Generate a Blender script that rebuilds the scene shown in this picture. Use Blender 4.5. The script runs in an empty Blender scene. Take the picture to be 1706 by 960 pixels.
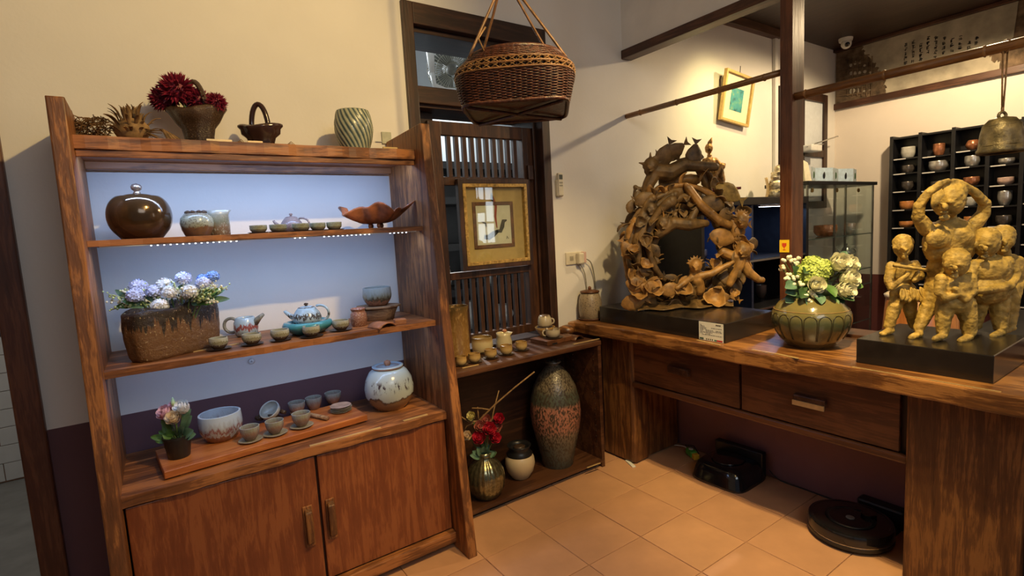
import bpy, math, random
from mathutils.geometry import tessellate_polygon
from mathutils import Vector, Matrix, Euler, noise
random.seed(11)
sc = bpy.context.scene
COL = sc.collection
PI = math.pi
# ------------------------------------------------------------------ camera
CAMZ = 1.5
YAW, PITCH, ROLL, FPX = 0.59855807, 0.11028915, 0.05559327, 868.611
_f = Vector((math.sin(YAW)*math.cos(PITCH), math.cos(YAW)*math.cos(PITCH), -math.sin(PITCH)))
_r = Vector((math.cos(YAW), -math.sin(YAW), 0))
_d = _f.cross(_r)
RIGHT = math.cos(ROLL)*_r + math.sin(ROLL)*_d
DOWN = -math.sin(ROLL)*_r + math.cos(ROLL)*_d
FWD = _f
CPOS = Vector((0, 0, CAMZ))
cam_d = bpy.data.cameras.new('camera'); cam = bpy.data.objects.new('camera', cam_d); COL.objects.link(cam)
cam_d.sensor_width = 36; cam_d.lens = FPX/1706*36; cam_d.clip_start = 0.05; cam_d.clip_end = 60
up = -DOWN; back = -FWD
cam.matrix_world = Matrix(((RIGHT.x, up.x, back.x, 0), (RIGHT.y, up.y, back.y, 0), (RIGHT.z, up.z, back.z, CAMZ), (0, 0, 0, 1)))
sc.camera = cam
# ------------------------------------------------------------------ world, lights, exposure
sc.view_settings.view_transform = 'Standard'; sc.view_settings.look = 'None'
sc.view_settings.gamma = 1; sc.view_settings.use_curve_mapping = False
sc.view_settings.exposure = 0.0
sc.cycles.transparent_max_bounces = 32; sc.cycles.max_bounces = 10
world = bpy.data.worlds.new('world'); sc.world = world; world.use_nodes = True
bg = world.node_tree.nodes['Background']; bg.inputs[0].default_value = (0.62, 0.72, 0.9, 1); bg.inputs[1].default_value = 0.12

def lamp(name, kind, loc, energy, color, target=None, size=0.1, angle=60, blend=0.6, sy=None):
    d = bpy.data.lights.new(name, kind); d.energy = energy; d.color = color
    o = bpy.data.objects.new(name, d); COL.objects.link(o); o.location = loc
    if kind == 'SPOT':
        d.spot_size = math.radians(angle); d.spot_blend = blend; d.shadow_soft_size = size
    elif kind == 'POINT':
        d.shadow_soft_size = size
    elif kind == 'AREA':
        d.size = size
        if sy: d.shape = 'RECTANGLE'; d.size_y = sy
    if target is not None:
        o.rotation_euler = (Vector(target)-Vector(loc)).to_track_quat('-Z', 'Y').to_euler()
    return o
WARM = (1.0, 0.70, 0.30); YEL = (1.0, 0.80, 0.33); COOL = (0.36, 0.56, 1.0); DAY = (0.86, 0.94, 1.0)
lamp('shelf_spot_light', 'SPOT', (1.15, 0.30, 3.08), 165, (1.0, 0.68, 0.25), target=(0.25, 2.5, 1.75), size=0.03, angle=84, blend=0.75)
lamp('floor_spot_light', 'SPOT', (1.60, 0.55, 3.10), 185, WARM, target=(1.95, 2.05, 0.2), size=0.03, angle=66, blend=0.6)
lamp('yard_sun_beam', 'SPOT', (1.95, 3.9, 2.35), 120, (1.0, 0.97, 0.9), target=(1.85, 2.6, 0.85), size=0.01, angle=40, blend=0.2)
lamp('desk_spot_light', 'SPOT', (1.70, 0.55, 3.12), 230, (1.0, 0.75, 0.31), target=(2.5, 0.95, 1.1), size=0.03, angle=54, blend=0.7)
lamp('room_glow_light', 'POINT', (1.0, -0.2, 2.95), 14, (1.0, 0.68, 0.25), size=0.15)
lamp('gallery_lamp_light', 'SPOT', (4.75, 1.25, 3.06), 150, (1.0, 0.74, 0.42), target=(4.6, 1.35, 0), size=0.05, angle=168, blend=0.3)
lamp('statue_spot_light', 'SPOT', (3.75, 1.95, 3.04), 60, YEL, target=(3.9, 2.63, 1.8), size=0.05, angle=90, blend=1.0)
lamp('room_fill_light', 'AREA', (0.6, -1.6, 2.9), 20, DAY, target=(1.4, 2.2, 0.9), size=1.6, sy=1.0)
lamp('window_daylight', 'AREA', (1.7, 4.3, 2.9), 60, DAY, target=(1.7, 3.6, 1.2), size=2.2, sy=0.8)
lamp('corridor_daylight', 'AREA', (-0.9, 3.7, 2.8), 9, (1.0, 0.93, 0.85), target=(-0.9, 3.8, 0), size=0.8, sy=0.8)

# ------------------------------------------------------------------ pixel helpers (placing things on real surfaces)
def ray(px, py):
    return RIGHT*((px-853)/FPX) + DOWN*((py-480)/FPX) + FWD
def hit(px, py, ax, v):
    r = ray(px, py); t = (v-CPOS[ax])/r[ax]; return CPOS + r*t
def atz(px, py, z, r=0.0):
    p = hit(px, py, 2, z); h = Vector((p.x, p.y, 0)).normalized(); return p + h*r
def aty(px, py, y): return hit(px, py, 1, y)
def atx(px, py, x): return hit(px, py, 0, x)
KX = 1.0
def mpp(p):                                              # metres per pixel at a point
    global KX
    d = Vector(p)-CPOS; z = d.dot(FWD); KX = math.cos(math.atan(d.dot(RIGHT)/z)); return z/FPX
def face(p): return math.atan2(-p[1], -p[0])             # angle of the direction towards the camera

# ------------------------------------------------------------------ tags
def tag(o, label=None, cat=None, group=None, kind=None):
    if label: o['label'] = label
    if cat: o['category'] = cat
    if group: o['group'] = group
    if kind: o['kind'] = kind
    return o
def thing(name, label, cat, loc=(0, 0, 0), rotz=0.0, group=None, kind=None):
    o = bpy.data.objects.new(name, None); COL.objects.link(o); o.empty_display_size = 0.05
    o.location = loc; o.rotation_euler = (0, 0, rotz)
    return tag(o, label, cat, group, kind)

# ------------------------------------------------------------------ mesh builder
def frame(d):
    d = Vector(d).normalized()
    a = Vector((0, 0, 1)) if abs(d.z) < 0.9 else Vector((1, 0, 0))
    u = d.cross(a).normalized(); v = d.cross(u).normalized()
    return u, v
class MB:
    def __init__(s): s.v = []; s.f = []
    def add(s, vs, fs):
        n = len(s.v); s.v += [tuple(p) for p in vs]; s.f += [tuple(i+n for i in f) for f in fs]; return s
    def box(s, x0, x1, y0, y1, z0, z1):
        vs = [(x0,y0,z0),(x1,y0,z0),(x1,y1,z0),(x0,y1,z0),(x0,y0,z1),(x1,y0,z1),(x1,y1,z1),(x0,y1,z1)]
        return s.add(vs, [(3,2,1,0),(4,5,6,7),(0,1,5,4),(1,2,6,5),(2,3,7,6),(3,0,4,7)])
    def bar(s, a, b, w, h, upv=(0,0,1)):
        a, b = Vector(a), Vector(b); d = (b-a).normalized(); u = d.cross(Vector(upv))
        if u.length < 1e-5: u = d.cross(Vector((1,0,0)))
        u.normalize(); v = u.cross(d).normalized(); vs = []
        for p in (a, b):
            for i, j in ((-1,-1),(1,-1),(1,1),(-1,1)): vs.append(p+u*i*w/2+v*j*h/2)
        return s.add(vs, [(3,2,1,0),(4,5,6,7),(0,1,5,4),(1,2,6,5),(2,3,7,6),(3,0,4,7)])
    def prism(s, poly, ax, a, b):
        def P(p, t):
            q = list(p); q.insert(ax, t); return q
        n = len(poly); vs = [P(p, a) for p in poly]+[P(p, b) for p in poly]
        if n > 12:      # concave outlines: triangulated caps
            tri = tessellate_polygon([[Vector((p[0], p[1], 0)) for p in poly]])
            caps = [tuple(t) for t in tri]+[tuple(n+i for i in reversed(t)) for t in tri]
        else: caps = [tuple(range(n-1, -1, -1)), tuple(range(n, 2*n))]
        fs = caps+[(i, (i+1) % n, n+(i+1) % n, n+i) for i in range(n)]
        return s.add(vs, fs)
    def lathe(s, prof, seg=32, c=(0,0,0), mod=None, sx=1, sy=1, rot=None):
        vs = []; fs = []; rings = []
        for k, (r, z) in enumerate(prof):
            if r <= 1e-6:
                rings.append([len(vs)]); vs.append((0, 0, z))
            else:
                rg = []
                for i in range(seg):
                    a = 2*PI*i/seg; rr = r*(mod(a, z, k) if mod else 1)
                    rg.append(len(vs)); vs.append((rr*math.cos(a)*sx, rr*math.sin(a)*sy, z))
                rings.append(rg)
        for A, B in zip(rings, rings[1:]):
            for i in range(seg):
                j = (i+1) % seg
                if len(A) == 1 and len(B) == 1: break
                if len(A) == 1: fs.append((A[0], B[j], B[i]))
                elif len(B) == 1: fs.append((A[i], A[j], B[0]))
                else: fs.append((A[i], A[j], B[j], B[i]))
        if rot is not None: vs = [rot @ Vector(p) for p in vs]
        vs = [Vector(p)+Vector(c) for p in vs]
        return s.add(vs, fs)
    def tube(s, pts, rad, seg=8, closed=False):
        pts = [Vector(p) for p in pts]; n = len(pts)
        if not hasattr(rad, '__len__'): rad = [rad]*n
        vs = []; fs = []; u = None
        for i, p in enumerate(pts):
            if closed: d = pts[(i+1) % n]-pts[i-1]
            else: d = pts[min(i+1, n-1)]-pts[max(i-1, 0)]
            if d.length < 1e-9: d = Vector((0, 0, 1))
            d.normalize()
            if u is None: u, v = frame(d)
            else:
                u = u-d*u.dot(d)
                if u.length < 1e-6: u, v = frame(d)
                u.normalize(); v = d.cross(u)
            for k in range(seg):
                a = 2*PI*k/seg; vs.append(p+(u*math.cos(a)+v*math.sin(a))*rad[i])
        m = n if closed else n-1
        for i in range(m):
            j = (i+1) % n
            for k in range(seg):
                l = (k+1) % seg; fs.append((i*seg+k, i*seg+l, j*seg+l, j*seg+k))
        if not closed:
            fs.append(tuple(range(seg-1, -1, -1))); fs.append(tuple((n-1)*seg+k for k in range(seg)))
        return s.add(vs, fs)
    def ell(s, c, r, seg=14, rings=9, rot=None):
        if not hasattr(r, '__len__'): r = (r, r, r)
        prof = [(math.sin(PI*i/rings), -math.cos(PI*i/rings)) for i in range(rings+1)]
        prof[0] = (0, -1); prof[-1] = (0, 1)
        t = MB().lathe(prof, seg)
        vs = [Vector((p[0]*r[0], p[1]*r[1], p[2]*r[2])) for p in t.v]
        if rot is not None: vs = [rot @ p for p in vs]
        return s.add([p+Vector(c) for p in vs], t.f)
    def sheet(s, fn, nu, nv, thick=0.0, closeu=False):
        vs = []; fs = []; M = nu if closeu else nu+1
        for j in range(nv+1):
            for i in range(M): vs.append(Vector(fn(i/nu, j/nv)))
        for j in range(nv):
            for i in range(nu):
                k = (i+1) % M; fs.append((j*M+i, j*M+k, (j+1)*M+k, (j+1)*M+i))
        return s.add(vs, fs)
    def xf(s, mat):
        s.v = [tuple(mat @ Vector(p)) for p in s.v]; return s
    def build(s, name, mat, parent=None, smooth=False, bevel=0.0, w=False, sub=0, solid=0.0, remesh=0.0, disp=None, ang=None, loc=None, recalc=False):
        off = Vector((0, 0, 0))
        if w and parent is not None:
            pl = parent.location.copy()
            if parent.parent is not None: pl = pl+parent.parent.location
            off = pl
        if loc is not None: off = Vector(loc)
        me = bpy.data.meshes.new(name); me.from_pydata([tuple(Vector(p)-off) for p in s.v], [], s.f); me.update()
        if recalc:
            import bmesh
            bm = bmesh.new(); bm.from_mesh(me); bmesh.ops.recalc_face_normals(bm, faces=bm.faces); bm.to_mesh(me); bm.free()
        if mat is not None: me.materials.append(mat)
        if smooth: me.polygons.foreach_set('use_smooth', [True]*len(me.polygons))
        o = bpy.data.objects.new(name, me); COL.objects.link(o)
        if loc is not None: o.location = loc
        if parent is not None: o.parent = parent
        if smooth and ang: me.set_sharp_from_angle(angle=math.radians(ang))
        if bevel:
            b = o.modifiers.new('bevel', 'BEVEL'); b.width = bevel; b.segments = 2; b.limit_method = 'ANGLE'
        if solid:
            b = o.modifiers.new('solid', 'SOLIDIFY'); b.thickness = solid; b.offset = 0
        if remesh:
            b = o.modifiers.new('remesh', 'REMESH'); b.mode = 'VOXEL'; b.voxel_size = remesh; b.use_smooth_shade = True
            c = o.modifiers.new('smooth', 'SMOOTH'); c.iterations = 3; c.factor = 0.5
        if disp:
            t = bpy.data.textures.get('lumps%g' % disp[1]) or bpy.data.textures.new('lumps%g' % disp[1], 'CLOUDS')
            t.noise_scale = disp[1]; d = o.modifiers.new('lumps', 'DISPLACE'); d.texture = t; d.strength = disp[0]; d.texture_coords = 'LOCAL'
        if sub:
            b = o.modifiers.new('sub', 'SUBSURF'); b.levels = sub; b.render_levels = sub
        return o
def copy_tree(o, parent=None):
    c = o.copy(); COL.objects.link(c); c.parent = parent
    for ch in list(o.children): copy_tree(ch, c)
    return c

# ------------------------------------------------------------------ materials
def _mat(name):
    m = bpy.data.materials.new(name); m.use_nodes = True
    nt = m.node_tree; b = nt.nodes['Principled BSDF']; return m, nt, b
def _n(nt, t, **kw):
    n = nt.nodes.new(t)
    for k, v in kw.items(): setattr(n, k, v)
    return n
def c4(c): return (c[0], c[1], c[2], 1)
def _ramp(nt, stops, interp='LINEAR'):
    r = _n(nt, 'ShaderNodeValToRGB'); cr = r.color_ramp; cr.interpolation = interp
    while len(cr.elements) < len(stops): cr.elements.new(0.5)
    for e, (p, c) in zip(cr.elements, stops): e.position = p; e.color = c4(c)
    return r
def _coord(nt, kind, scale=(1,1,1)):
    t = _n(nt, 'ShaderNodeTexCoord'); mp = _n(nt, 'ShaderNodeMapping'); mp.inputs['Scale'].default_value = scale
    nt.links.new(t.outputs[kind], mp.inputs['Vector']); return mp.outputs[0]
def _noise(nt, vec, scale, detail=4, rough=0.55, dist=0.0):
    n = _n(nt, 'ShaderNodeTexNoise'); n.inputs['Scale'].default_value = scale; n.inputs['Detail'].default_value = detail
    n.inputs['Roughness'].default_value = rough; n.inputs['Distortion'].default_value = dist
    nt.links.new(vec, n.inputs['Vector']); return n.outputs['Fac']
def _bump(nt, b, h, strength, dist=0.01):
    bp = _n(nt, 'ShaderNodeBump'); bp.inputs['Strength'].default_value = strength; bp.inputs['Distance'].default_value = dist
    nt.links.new(h, bp.inputs['Height']); nt.links.new(bp.outputs[0], b.inputs['Normal'])
def plain(name, col, rough=0.6, metal=0.0, var=0.12, nscale=30, bump=0.0, spec=0.5, kind='Object', trans=0.0, coat=0.0, sss=0.0):
    m, nt, b = _mat(name); b.inputs['Roughness'].default_value = rough; b.inputs['Metallic'].default_value = metal
    b.inputs['Specular IOR Level'].default_value = spec
    if coat: b.inputs['Coat Weight'].default_value = coat; b.inputs['Coat Roughness'].default_value = 0.08
    if trans: b.inputs['Transmission Weight'].default_value = trans
    v = _coord(nt, kind); f = _noise(nt, v, nscale)
    lo = [max(0, x*(1-var*2)) for x in col]; hi = [min(1, x*(1+var*2)) for x in col]
    r = _ramp(nt, [(0.25, lo), (0.75, hi)]); nt.links.new(f, r.inputs[0]); nt.links.new(r.outputs[0], b.inputs['Base Color'])
    if bump: _bump(nt, b, f, bump)
    return m
def wood(name, dark, mid, light, axis='x', scale=1.0, rough=0.42, bump=0.25, coat=0.0):
    m, nt, b = _mat(name); s = {'x': (1.2, 14, 14), 'y': (14, 1.2, 14), 'z': (14, 14, 1.2)}[axis]
    v = _coord(nt, 'Object', [q*scale for q in s]); g = _noise(nt, v, 1.6, 6, 0.62, 0.9)
    v2 = _coord(nt, 'Object', [q*scale*5 for q in s]); g2 = _noise(nt, v2, 2.2, 3, 0.6)
    v3 = _coord(nt, 'Object', (3, 3, 3)); g3 = _noise(nt, v3, 1.5, 3)
    a = _n(nt, 'ShaderNodeMath', operation='MULTIPLY_ADD'); a.inputs[1].default_value = 0.35; nt.links.new(g2, a.inputs[0]); nt.links.new(g, a.inputs[2])
    a2 = _n(nt, 'ShaderNodeMath', operation='MULTIPLY_ADD'); a2.inputs[1].default_value = 0.5; nt.links.new(g3, a2.inputs[0]); nt.links.new(a.outputs[0], a2.inputs[2])
    r = _ramp(nt, [(0.62, dark), (0.9, mid), (1.25 if False else 1.0, light)]); nt.links.new(a2.outputs[0], r.inputs[0])
    nt.links.new(r.outputs[0], b.inputs['Base Color']); b.inputs['Roughness'].default_value = rough
    if coat: b.inputs['Coat Weight'].default_value = coat; b.inputs['Coat Roughness'].default_value = 0.25
    _bump(nt, b, a.outputs[0], bump, 0.004)
    return m
def glaze(name, stops, wob=0.12, nscale=6, stretch=0.35, rough=0.22, metal=0.0, speck=None, speck_scale=90, bump=0.05, coat=0.3, interp='LINEAR', sthr=0.55):
    """glaze colours run along the pot's height (0 foot, 1 rim) with running, uneven borders"""
    m, nt, b = _mat(name); t = _n(nt, 'ShaderNodeTexCoord'); sp = _n(nt, 'ShaderNodeSeparateXYZ'); nt.links.new(t.outputs['Generated'], sp.inputs[0])
    mp = _n(nt, 'ShaderNodeMapping'); mp.inputs['Scale'].default_value = (1, 1, stretch); nt.links.new(t.outputs['Generated'], mp.inputs[0])
    f = _noise(nt, mp.outputs[0], nscale, 4, 0.6)
    s1 = _n(nt, 'ShaderNodeMath', operation='SUBTRACT'); s1.inputs[1].default_value = 0.5; nt.links.new(f, s1.inputs[0])
    a = _n(nt, 'ShaderNodeMath', operation='MULTIPLY_ADD'); a.inputs[1].default_value = wob*2; nt.links.new(s1.outputs[0], a.inputs[0]); nt.links.new(sp.outputs[2], a.inputs[2])
    r = _ramp(nt, stops, interp); nt.links.new(a.outputs[0], r.inputs[0]); out = r.outputs[0]
    f2 = _noise(nt, t.outputs['Generated'], speck_scale if speck else 25, 3)
    if speck:
        rr = _ramp(nt, [(sthr, (0, 0, 0)), (sthr+0.09, (1, 1, 1))]); nt.links.new(f2, rr.inputs[0])
        mx = _n(nt, 'ShaderNodeMix', data_type='RGBA'); nt.links.new(rr.outputs[0], mx.inputs[0]); nt.links.new(out, mx.inputs[6]); mx.inputs[7].default_value = c4(speck); out = mx.outputs[2]
    nt.links.new(out, b.inputs['Base Color']); b.inputs['Roughness'].default_value = rough; b.inputs['Metallic'].default_value = metal
    b.inputs['Coat Weight'].default_value = coat; b.inputs['Coat Roughness'].default_value = 0.08
    if bump: _bump(nt, b, f2, bump, 0.01)
    return m
def emit(name, col, strength):
    m, nt, b = _mat(name); b.inputs['Base Color'].default_value = c4(col); b.inputs['Emission Color'].default_value = c4(col); b.inputs['Emission Strength'].default_value = strength
    return m
def glassmat(name, tint=(0.93, 0.97, 0.96), rough=0.02):
    m, nt, b = _mat(name); nt.nodes.remove(b)
    tr = _n(nt, 'ShaderNodeBsdfTransparent'); tr.inputs[0].default_value = c4(tint)
    gl = _n(nt, 'ShaderNodeBsdfGlossy'); gl.inputs['Roughness'].default_value = rough
    lw = _n(nt, 'ShaderNodeLayerWeight'); lw.inputs[0].default_value = 0.5
    p5 = _n(nt, 'ShaderNodeMath', operation='POWER'); p5.inputs[1].default_value = 5; nt.links.new(lw.outputs['Facing'], p5.inputs[0])
    fr = _n(nt, 'ShaderNodeMath', operation='MULTIPLY_ADD'); fr.inputs[1].default_value = 0.95; fr.inputs[2].default_value = 0.04; nt.links.new(p5.outputs[0], fr.inputs[0])
    mx = _n(nt, 'ShaderNodeMixShader'); nt.links.new(fr.outputs[0], mx.inputs[0]); nt.links.new(tr.outputs[0], mx.inputs[1]); nt.links.new(gl.outputs[0], mx.inputs[2])
    nt.links.new(mx.outputs[0], nt.nodes['Material Output'].inputs[0]); return m
def wallpaint(name, upper, lower, zsplit, stain=None):
    """emulsion wall with a painted dado up to zsplit (object space = world space)"""
    m, nt, b = _mat(name); t = _n(nt, 'ShaderNodeTexCoord'); sp = _n(nt, 'ShaderNodeSeparateXYZ'); nt.links.new(t.outputs['Object'], sp.inputs[0])
    g = _n(nt, 'ShaderNodeMath', operation='GREATER_THAN'); g.inputs[1].default_value = zsplit; nt.links.new(sp.outputs[2], g.inputs[0])
    f = _noise(nt, t.outputs['Object'], 2.5, 5)
    r1 = _ramp(nt, [(0.3, [q*0.93 for q in upper]), (0.7, upper)]); nt.links.new(f, r1.inputs[0])
    r2 = _ramp(nt, [(0.3, [q*0.85 for q in lower]), (0.7, lower)]); nt.links.new(f, r2.inputs[0])
    mx = _n(nt, 'ShaderNodeMix', data_type='RGBA'); nt.links.new(g.outputs[0], mx.inputs[0]); nt.links.new(r2.outputs[0], mx.inputs[6]); nt.links.new(r1.outputs[0], mx.inputs[7])
    nt.links.new(mx.outputs[2], b.inputs['Base Color']); b.inputs['Roughness'].default_value = 0.75; b.inputs['Specular IOR Level'].default_value = 0.3
    f2 = _noise(nt, t.outputs['Object'], 60, 4); _bump(nt, b, f2, 0.12, 0.004)
    return m
M = {}
M['wallA'] = wallpaint('cream_wall_paint', (0.78, 0.75, 0.70), (0.15, 0.075, 0.085), 0.835)
M['wallP'] = plain('plum_wall_paint', (0.24, 0.12, 0.13), 0.7, var=0.08, nscale=3, bump=0.05)
M['wallW'] = plain('white_wall_paint', (0.76, 0.74, 0.70), 0.75, var=0.05, nscale=3, bump=0.04)
M['wallF'] = wallpaint('far_wall_paint', (0.80, 0.72, 0.64), (0.16, 0.05, 0.045), 0.86)
M['ceil2'] = wood('dark_ceiling_wood', (0.018, 0.009, 0.007), (0.028, 0.013, 0.010), (0.038, 0.018, 0.013), 'y')
M['beamx'] = wood('dark_beam_wood_x', (0.03, 0.012, 0.006), (0.06, 0.022, 0.011), (0.1, 0.04, 0.02), 'x')
M['beamy'] = wood('dark_beam_wood_y', (0.03, 0.012, 0.006), (0.06, 0.022, 0.011), (0.1, 0.04, 0.02), 'y')
M['beamz'] = wood('dark_beam_wood_z', (0.05, 0.016, 0.008), (0.09, 0.028, 0.013), (0.14, 0.05, 0.022), 'z')
M['frame'] = wood('window_frame_wood', (0.015, 0.007, 0.004), (0.029, 0.012, 0.007), (0.052, 0.021, 0.011), 'z')
M['framex'] = wood('window_rail_wood', (0.015, 0.007, 0.004), (0.029, 0.012, 0.007), (0.052, 0.021, 0.011), 'x')
M['lattice'] = wood('lattice_wood', (0.022, 0.009, 0.005), (0.042, 0.016, 0.008), (0.078, 0.031, 0.013), 'z')
M['shz'] = wood('shelf_side_wood', (0.065, 0.024, 0.009), (0.16, 0.058, 0.018), (0.34, 0.135, 0.04), 'z', 1.3, 0.48, 0.5)
M['shx'] = wood('shelf_board_wood', (0.06, 0.022, 0.009), (0.18, 0.066, 0.022), (0.38, 0.15, 0.05), 'x', 0.8, 0.45, 0.5)
M['door'] = wood('cabinet_door_veneer', (0.13, 0.033, 0.011), (0.19, 0.052, 0.017), (0.27, 0.085, 0.028), 'z', 1.8, 0.4, 0.12)
M['lowx'] = wood('low_cabinet_wood', (0.03, 0.011, 0.006), (0.06, 0.022, 0.010), (0.11, 0.045, 0.02), 'x', 0.8, 0.4, 0.2)
M['desky'] = wood('desk_top_wood', (0.045, 0.016, 0.006), (0.15, 0.058, 0.017), (0.34, 0.15, 0.045), 'y', 1.2, 0.32, 0.45, 0.25)
M['deskz'] = wood('desk_leg_wood', (0.045, 0.016, 0.007), (0.105, 0.040, 0.014), (0.21, 0.088, 0.027), 'z', 1.3, 0.42, 0.5)
M['drawer'] = wood('drawer_front_wood', (0.055, 0.02, 0.009), (0.10, 0.036, 0.014), (0.16, 0.06, 0.022), 'y', 0.8, 0.4, 0.2)
M['board'] = wood('tea_board_wood', (0.26, 0.07, 0.018), (0.40, 0.12, 0.03), (0.52, 0.19, 0.055), 'x', 0.7, 0.35, 0.15)
M['tile'] = plain('terracotta_tile', (0.54, 0.285, 0.15), 0.5, var=0.08, nscale=4, bump=0.08)
M['tile2'] = plain('terracotta_tile_darker', (0.515, 0.268, 0.143), 0.5, var=0.08, nscale=4, bump=0.08)
M['grout'] = plain('floor_grout', (0.37, 0.20, 0.115), 0.9, var=0.15, nscale=40)
M['concrete'] = plain('grey_corridor_floor', (0.2, 0.195, 0.175), 0.55, var=0.12, nscale=6)
M['wtile'] = plain('white_wall_tile', (0.62, 0.60, 0.55), 0.35, var=0.05, nscale=5)
M['black'] = plain('black_paint', (0.012, 0.012, 0.014), 0.35, var=0.2, nscale=20)
M['blackgl'] = plain('black_gloss_plastic', (0.008, 0.008, 0.01), 0.12, var=0.1, nscale=20, coat=0.5)
M['blackpl'] = plain('black_plastic', (0.015, 0.014, 0.014), 0.4, var=0.1)
M['plinth'] = plain('black_lacquer', (0.014, 0.011, 0.010), 0.25, var=0.2, nscale=12, coat=0.2)
M['white'] = plain('white_plastic', (0.72, 0.71, 0.67), 0.4, var=0.04)
M['cream'] = plain('cream_plastic', (0.66, 0.60, 0.46), 0.45, var=0.05)
M['gold'] = plain('gold_label_strip', (0.62, 0.44, 0.2), 0.35, var=0.08, metal=0.3)
M['bamboo'] = wood('bamboo_cane', (0.12, 0.05, 0.016), (0.22, 0.10, 0.03), (0.34, 0.17, 0.06), 'y', 1.5, 0.4, 0.2)
M['rattan'] = plain('brown_rattan', (0.06, 0.018, 0.009), 0.42, var=0.45, nscale=70, bump=0.3)
M['rattanL'] = plain('light_rattan', (0.24, 0.13, 0.05), 0.5, var=0.3, nscale=60, bump=0.2)
M['cane'] = plain('cane_strap', (0.15, 0.068, 0.025), 0.45, var=0.3, nscale=30, bump=0.2)
M['glass'] = glassmat('clear_glass')
M['metal'] = plain('brushed_metal', (0.6, 0.6, 0.58), 0.3, 1.0, 0.05)
M['brass'] = plain('brass', (0.75, 0.55, 0.22), 0.3, 1.0, 0.08)
M['led'] = emit('led_white', (0.85, 0.92, 1.0), 5)
# ================================================================== THE SETTING
W = 2.63          # room face of the long wall
PX = 2.81         # room face of the partition behind the desk
FX = 5.94         # face of the far wall of the second room
def struct(o): o['kind'] = 'structure'; return o
fl = MB().box(-2.4, 2.93, -2.2, 2.63, -0.08, -0.004).build('floor', M['grout']); struct(fl)
t0 = 0.337; gx, gy = 2.124, 1.303
tm = []
for k in range(4):
    e = 0.0012*k
    tm.append(MB().box(0.002, t0-0.002, 0.002, t0-0.002, -0.02, 0.0))
tmesh = []
for k, q in enumerate(tm):
    o = q.build('tile', M['tile'] if k % 2 == 0 else M['tile2'], fl, bevel=0.002); tmesh.append(o)
n = 0
for i in range(-7, 3):
    for j in range(-5, 4):
        x = gx+i*t0; y = gy+j*t0
        if x > 2.7 or y > 2.6: continue
        if n < 4: o = tmesh[n]
        else:
            o = tmesh[random.randrange(4)].copy(); COL.objects.link(o); o.parent = fl
        o.location = (x, y, random.uniform(-0.0012, 0.0012)); o.rotation_euler = (0, 0, random.uniform(-0.002, 0.002)); n += 1
# long wall with the doorway end on the left and the window opening
wa = MB()
WT = 2.91
wa.box(-0.41, 1.20, W, WT, 0, 3.3); wa.box(2.12, FX, W, WT, 0, 3.3); wa.box(1.20, 2.12, W, WT, 0, 0.79); wa.box(1.20, 2.12, W, WT, 2.70, 3.3)
wa.box(-2.4, -1.45, W, WT, 0, 3.3); wa.box(-1.45, -0.41, W, WT, 2.5, 3.3)
struct(wa.build('wall_back', M['wallA']))
struct(MB().box(-2.4, 2.93, -2.2, WT, 3.3, 3.4).build('ceiling', M['wallW']))
struct(MB().box(-2.5, -2.4, -2.2, W, 0, 3.3).build('wall_left', M['wallA']))
pw = MB(); pw.box(PX+0.015, 2.93, -1.4, W, 2.685, 3.3)
struct(pw.build('wall_partition_upper', M['wallW']))
struct(MB().box(PX, 2.93, -1.4, W, 0, 0.875).build('wall_partition_lower', M['wallP']))
struct(MB().box(PX, 2.905, -1.4, W-0.005, 2.632, 2.69).build('trim_1', M['beamy'], bevel=0.004))
struct(MB().box(PX, 2.933, 1.453, 1.517, 0.876, 3.29).build('trim_2', M['beamz'], bevel=0.004))
struct(MB().box(PX-0.005, 2.96, -1.4, W, 0.875, 0.895).build('trim_3', M['beamy'], bevel=0.003))
# second room
struct(MB().box(2.93, FX+0.1, -1.4, WT, 3.13, 3.2).build('ceiling_gallery', M['ceil2']))
struct(MB().box(2.93, FX+0.1, -1.4, WT, -0.08, 0.0).build('floor_gallery', M['tile2']))
struct(MB().box(FX, FX+0.1, -1.4, WT, 0, 3.2).build('wall_far', M['wallF']))
struct(MB().box(3.0, 4.80, W-0.06, W, 3.06, 3.13).build('trim_4', M['beamx'], bevel=0.004))
struct(MB().box(FX-0.06, FX, -1.4, W, 3.10, 3.13).build('trim_5', M['beamy'], bevel=0.004))
struct(MB().box(FX-0.035, FX, -1.4, W, 2.54, 2.60).build('trim_6', M['beamy'], bevel=0.004))
wr = MB(); wr.box(2.93, 4.02, -1.5, -1.4, 0, 3.2); wr.box(4.40, FX+0.1, -1.5, -1.4, 0, 3.2); wr.box(4.02, 4.40, -1.5, -1.4, 0, 1.30); wr.box(4.02, 4.40, -1.5, -1.4, 2.32, 3.2)
struct(wr.build('wall_right', M['wallF']))
w3 = thing('window_3', 'bright narrow paned window in the side wall of the second room', None, (4.21, -1.45, 1.3), kind='structure')
for x in (4.02, 4.20, 4.36): MB().box(x, x+(0.04 if x != 4.20 else 0.015), -1.48, -1.42, 1.30, 2.32).build('mullion', M['frame'], w3, w=True)
for z in (1.30, 1.62, 1.95, 2.28): MB().box(4.02, 4.40, -1.475, -1.425, z, z+0.03).build('rail', M['framex'], w3, w=True)
MB().box(4.02, 4.40, -1.455, -1.445, 1.30, 2.32).build('daylight_pane', emit('daylit_frosted_pane', (0.85, 0.93, 1.0), 7), w3, w=True)
struct(MB().box(4.74, 4.79, W-0.035, W, 0.9, 3.07).build('trim_7', M['wallW'], bevel=0.01))
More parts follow.
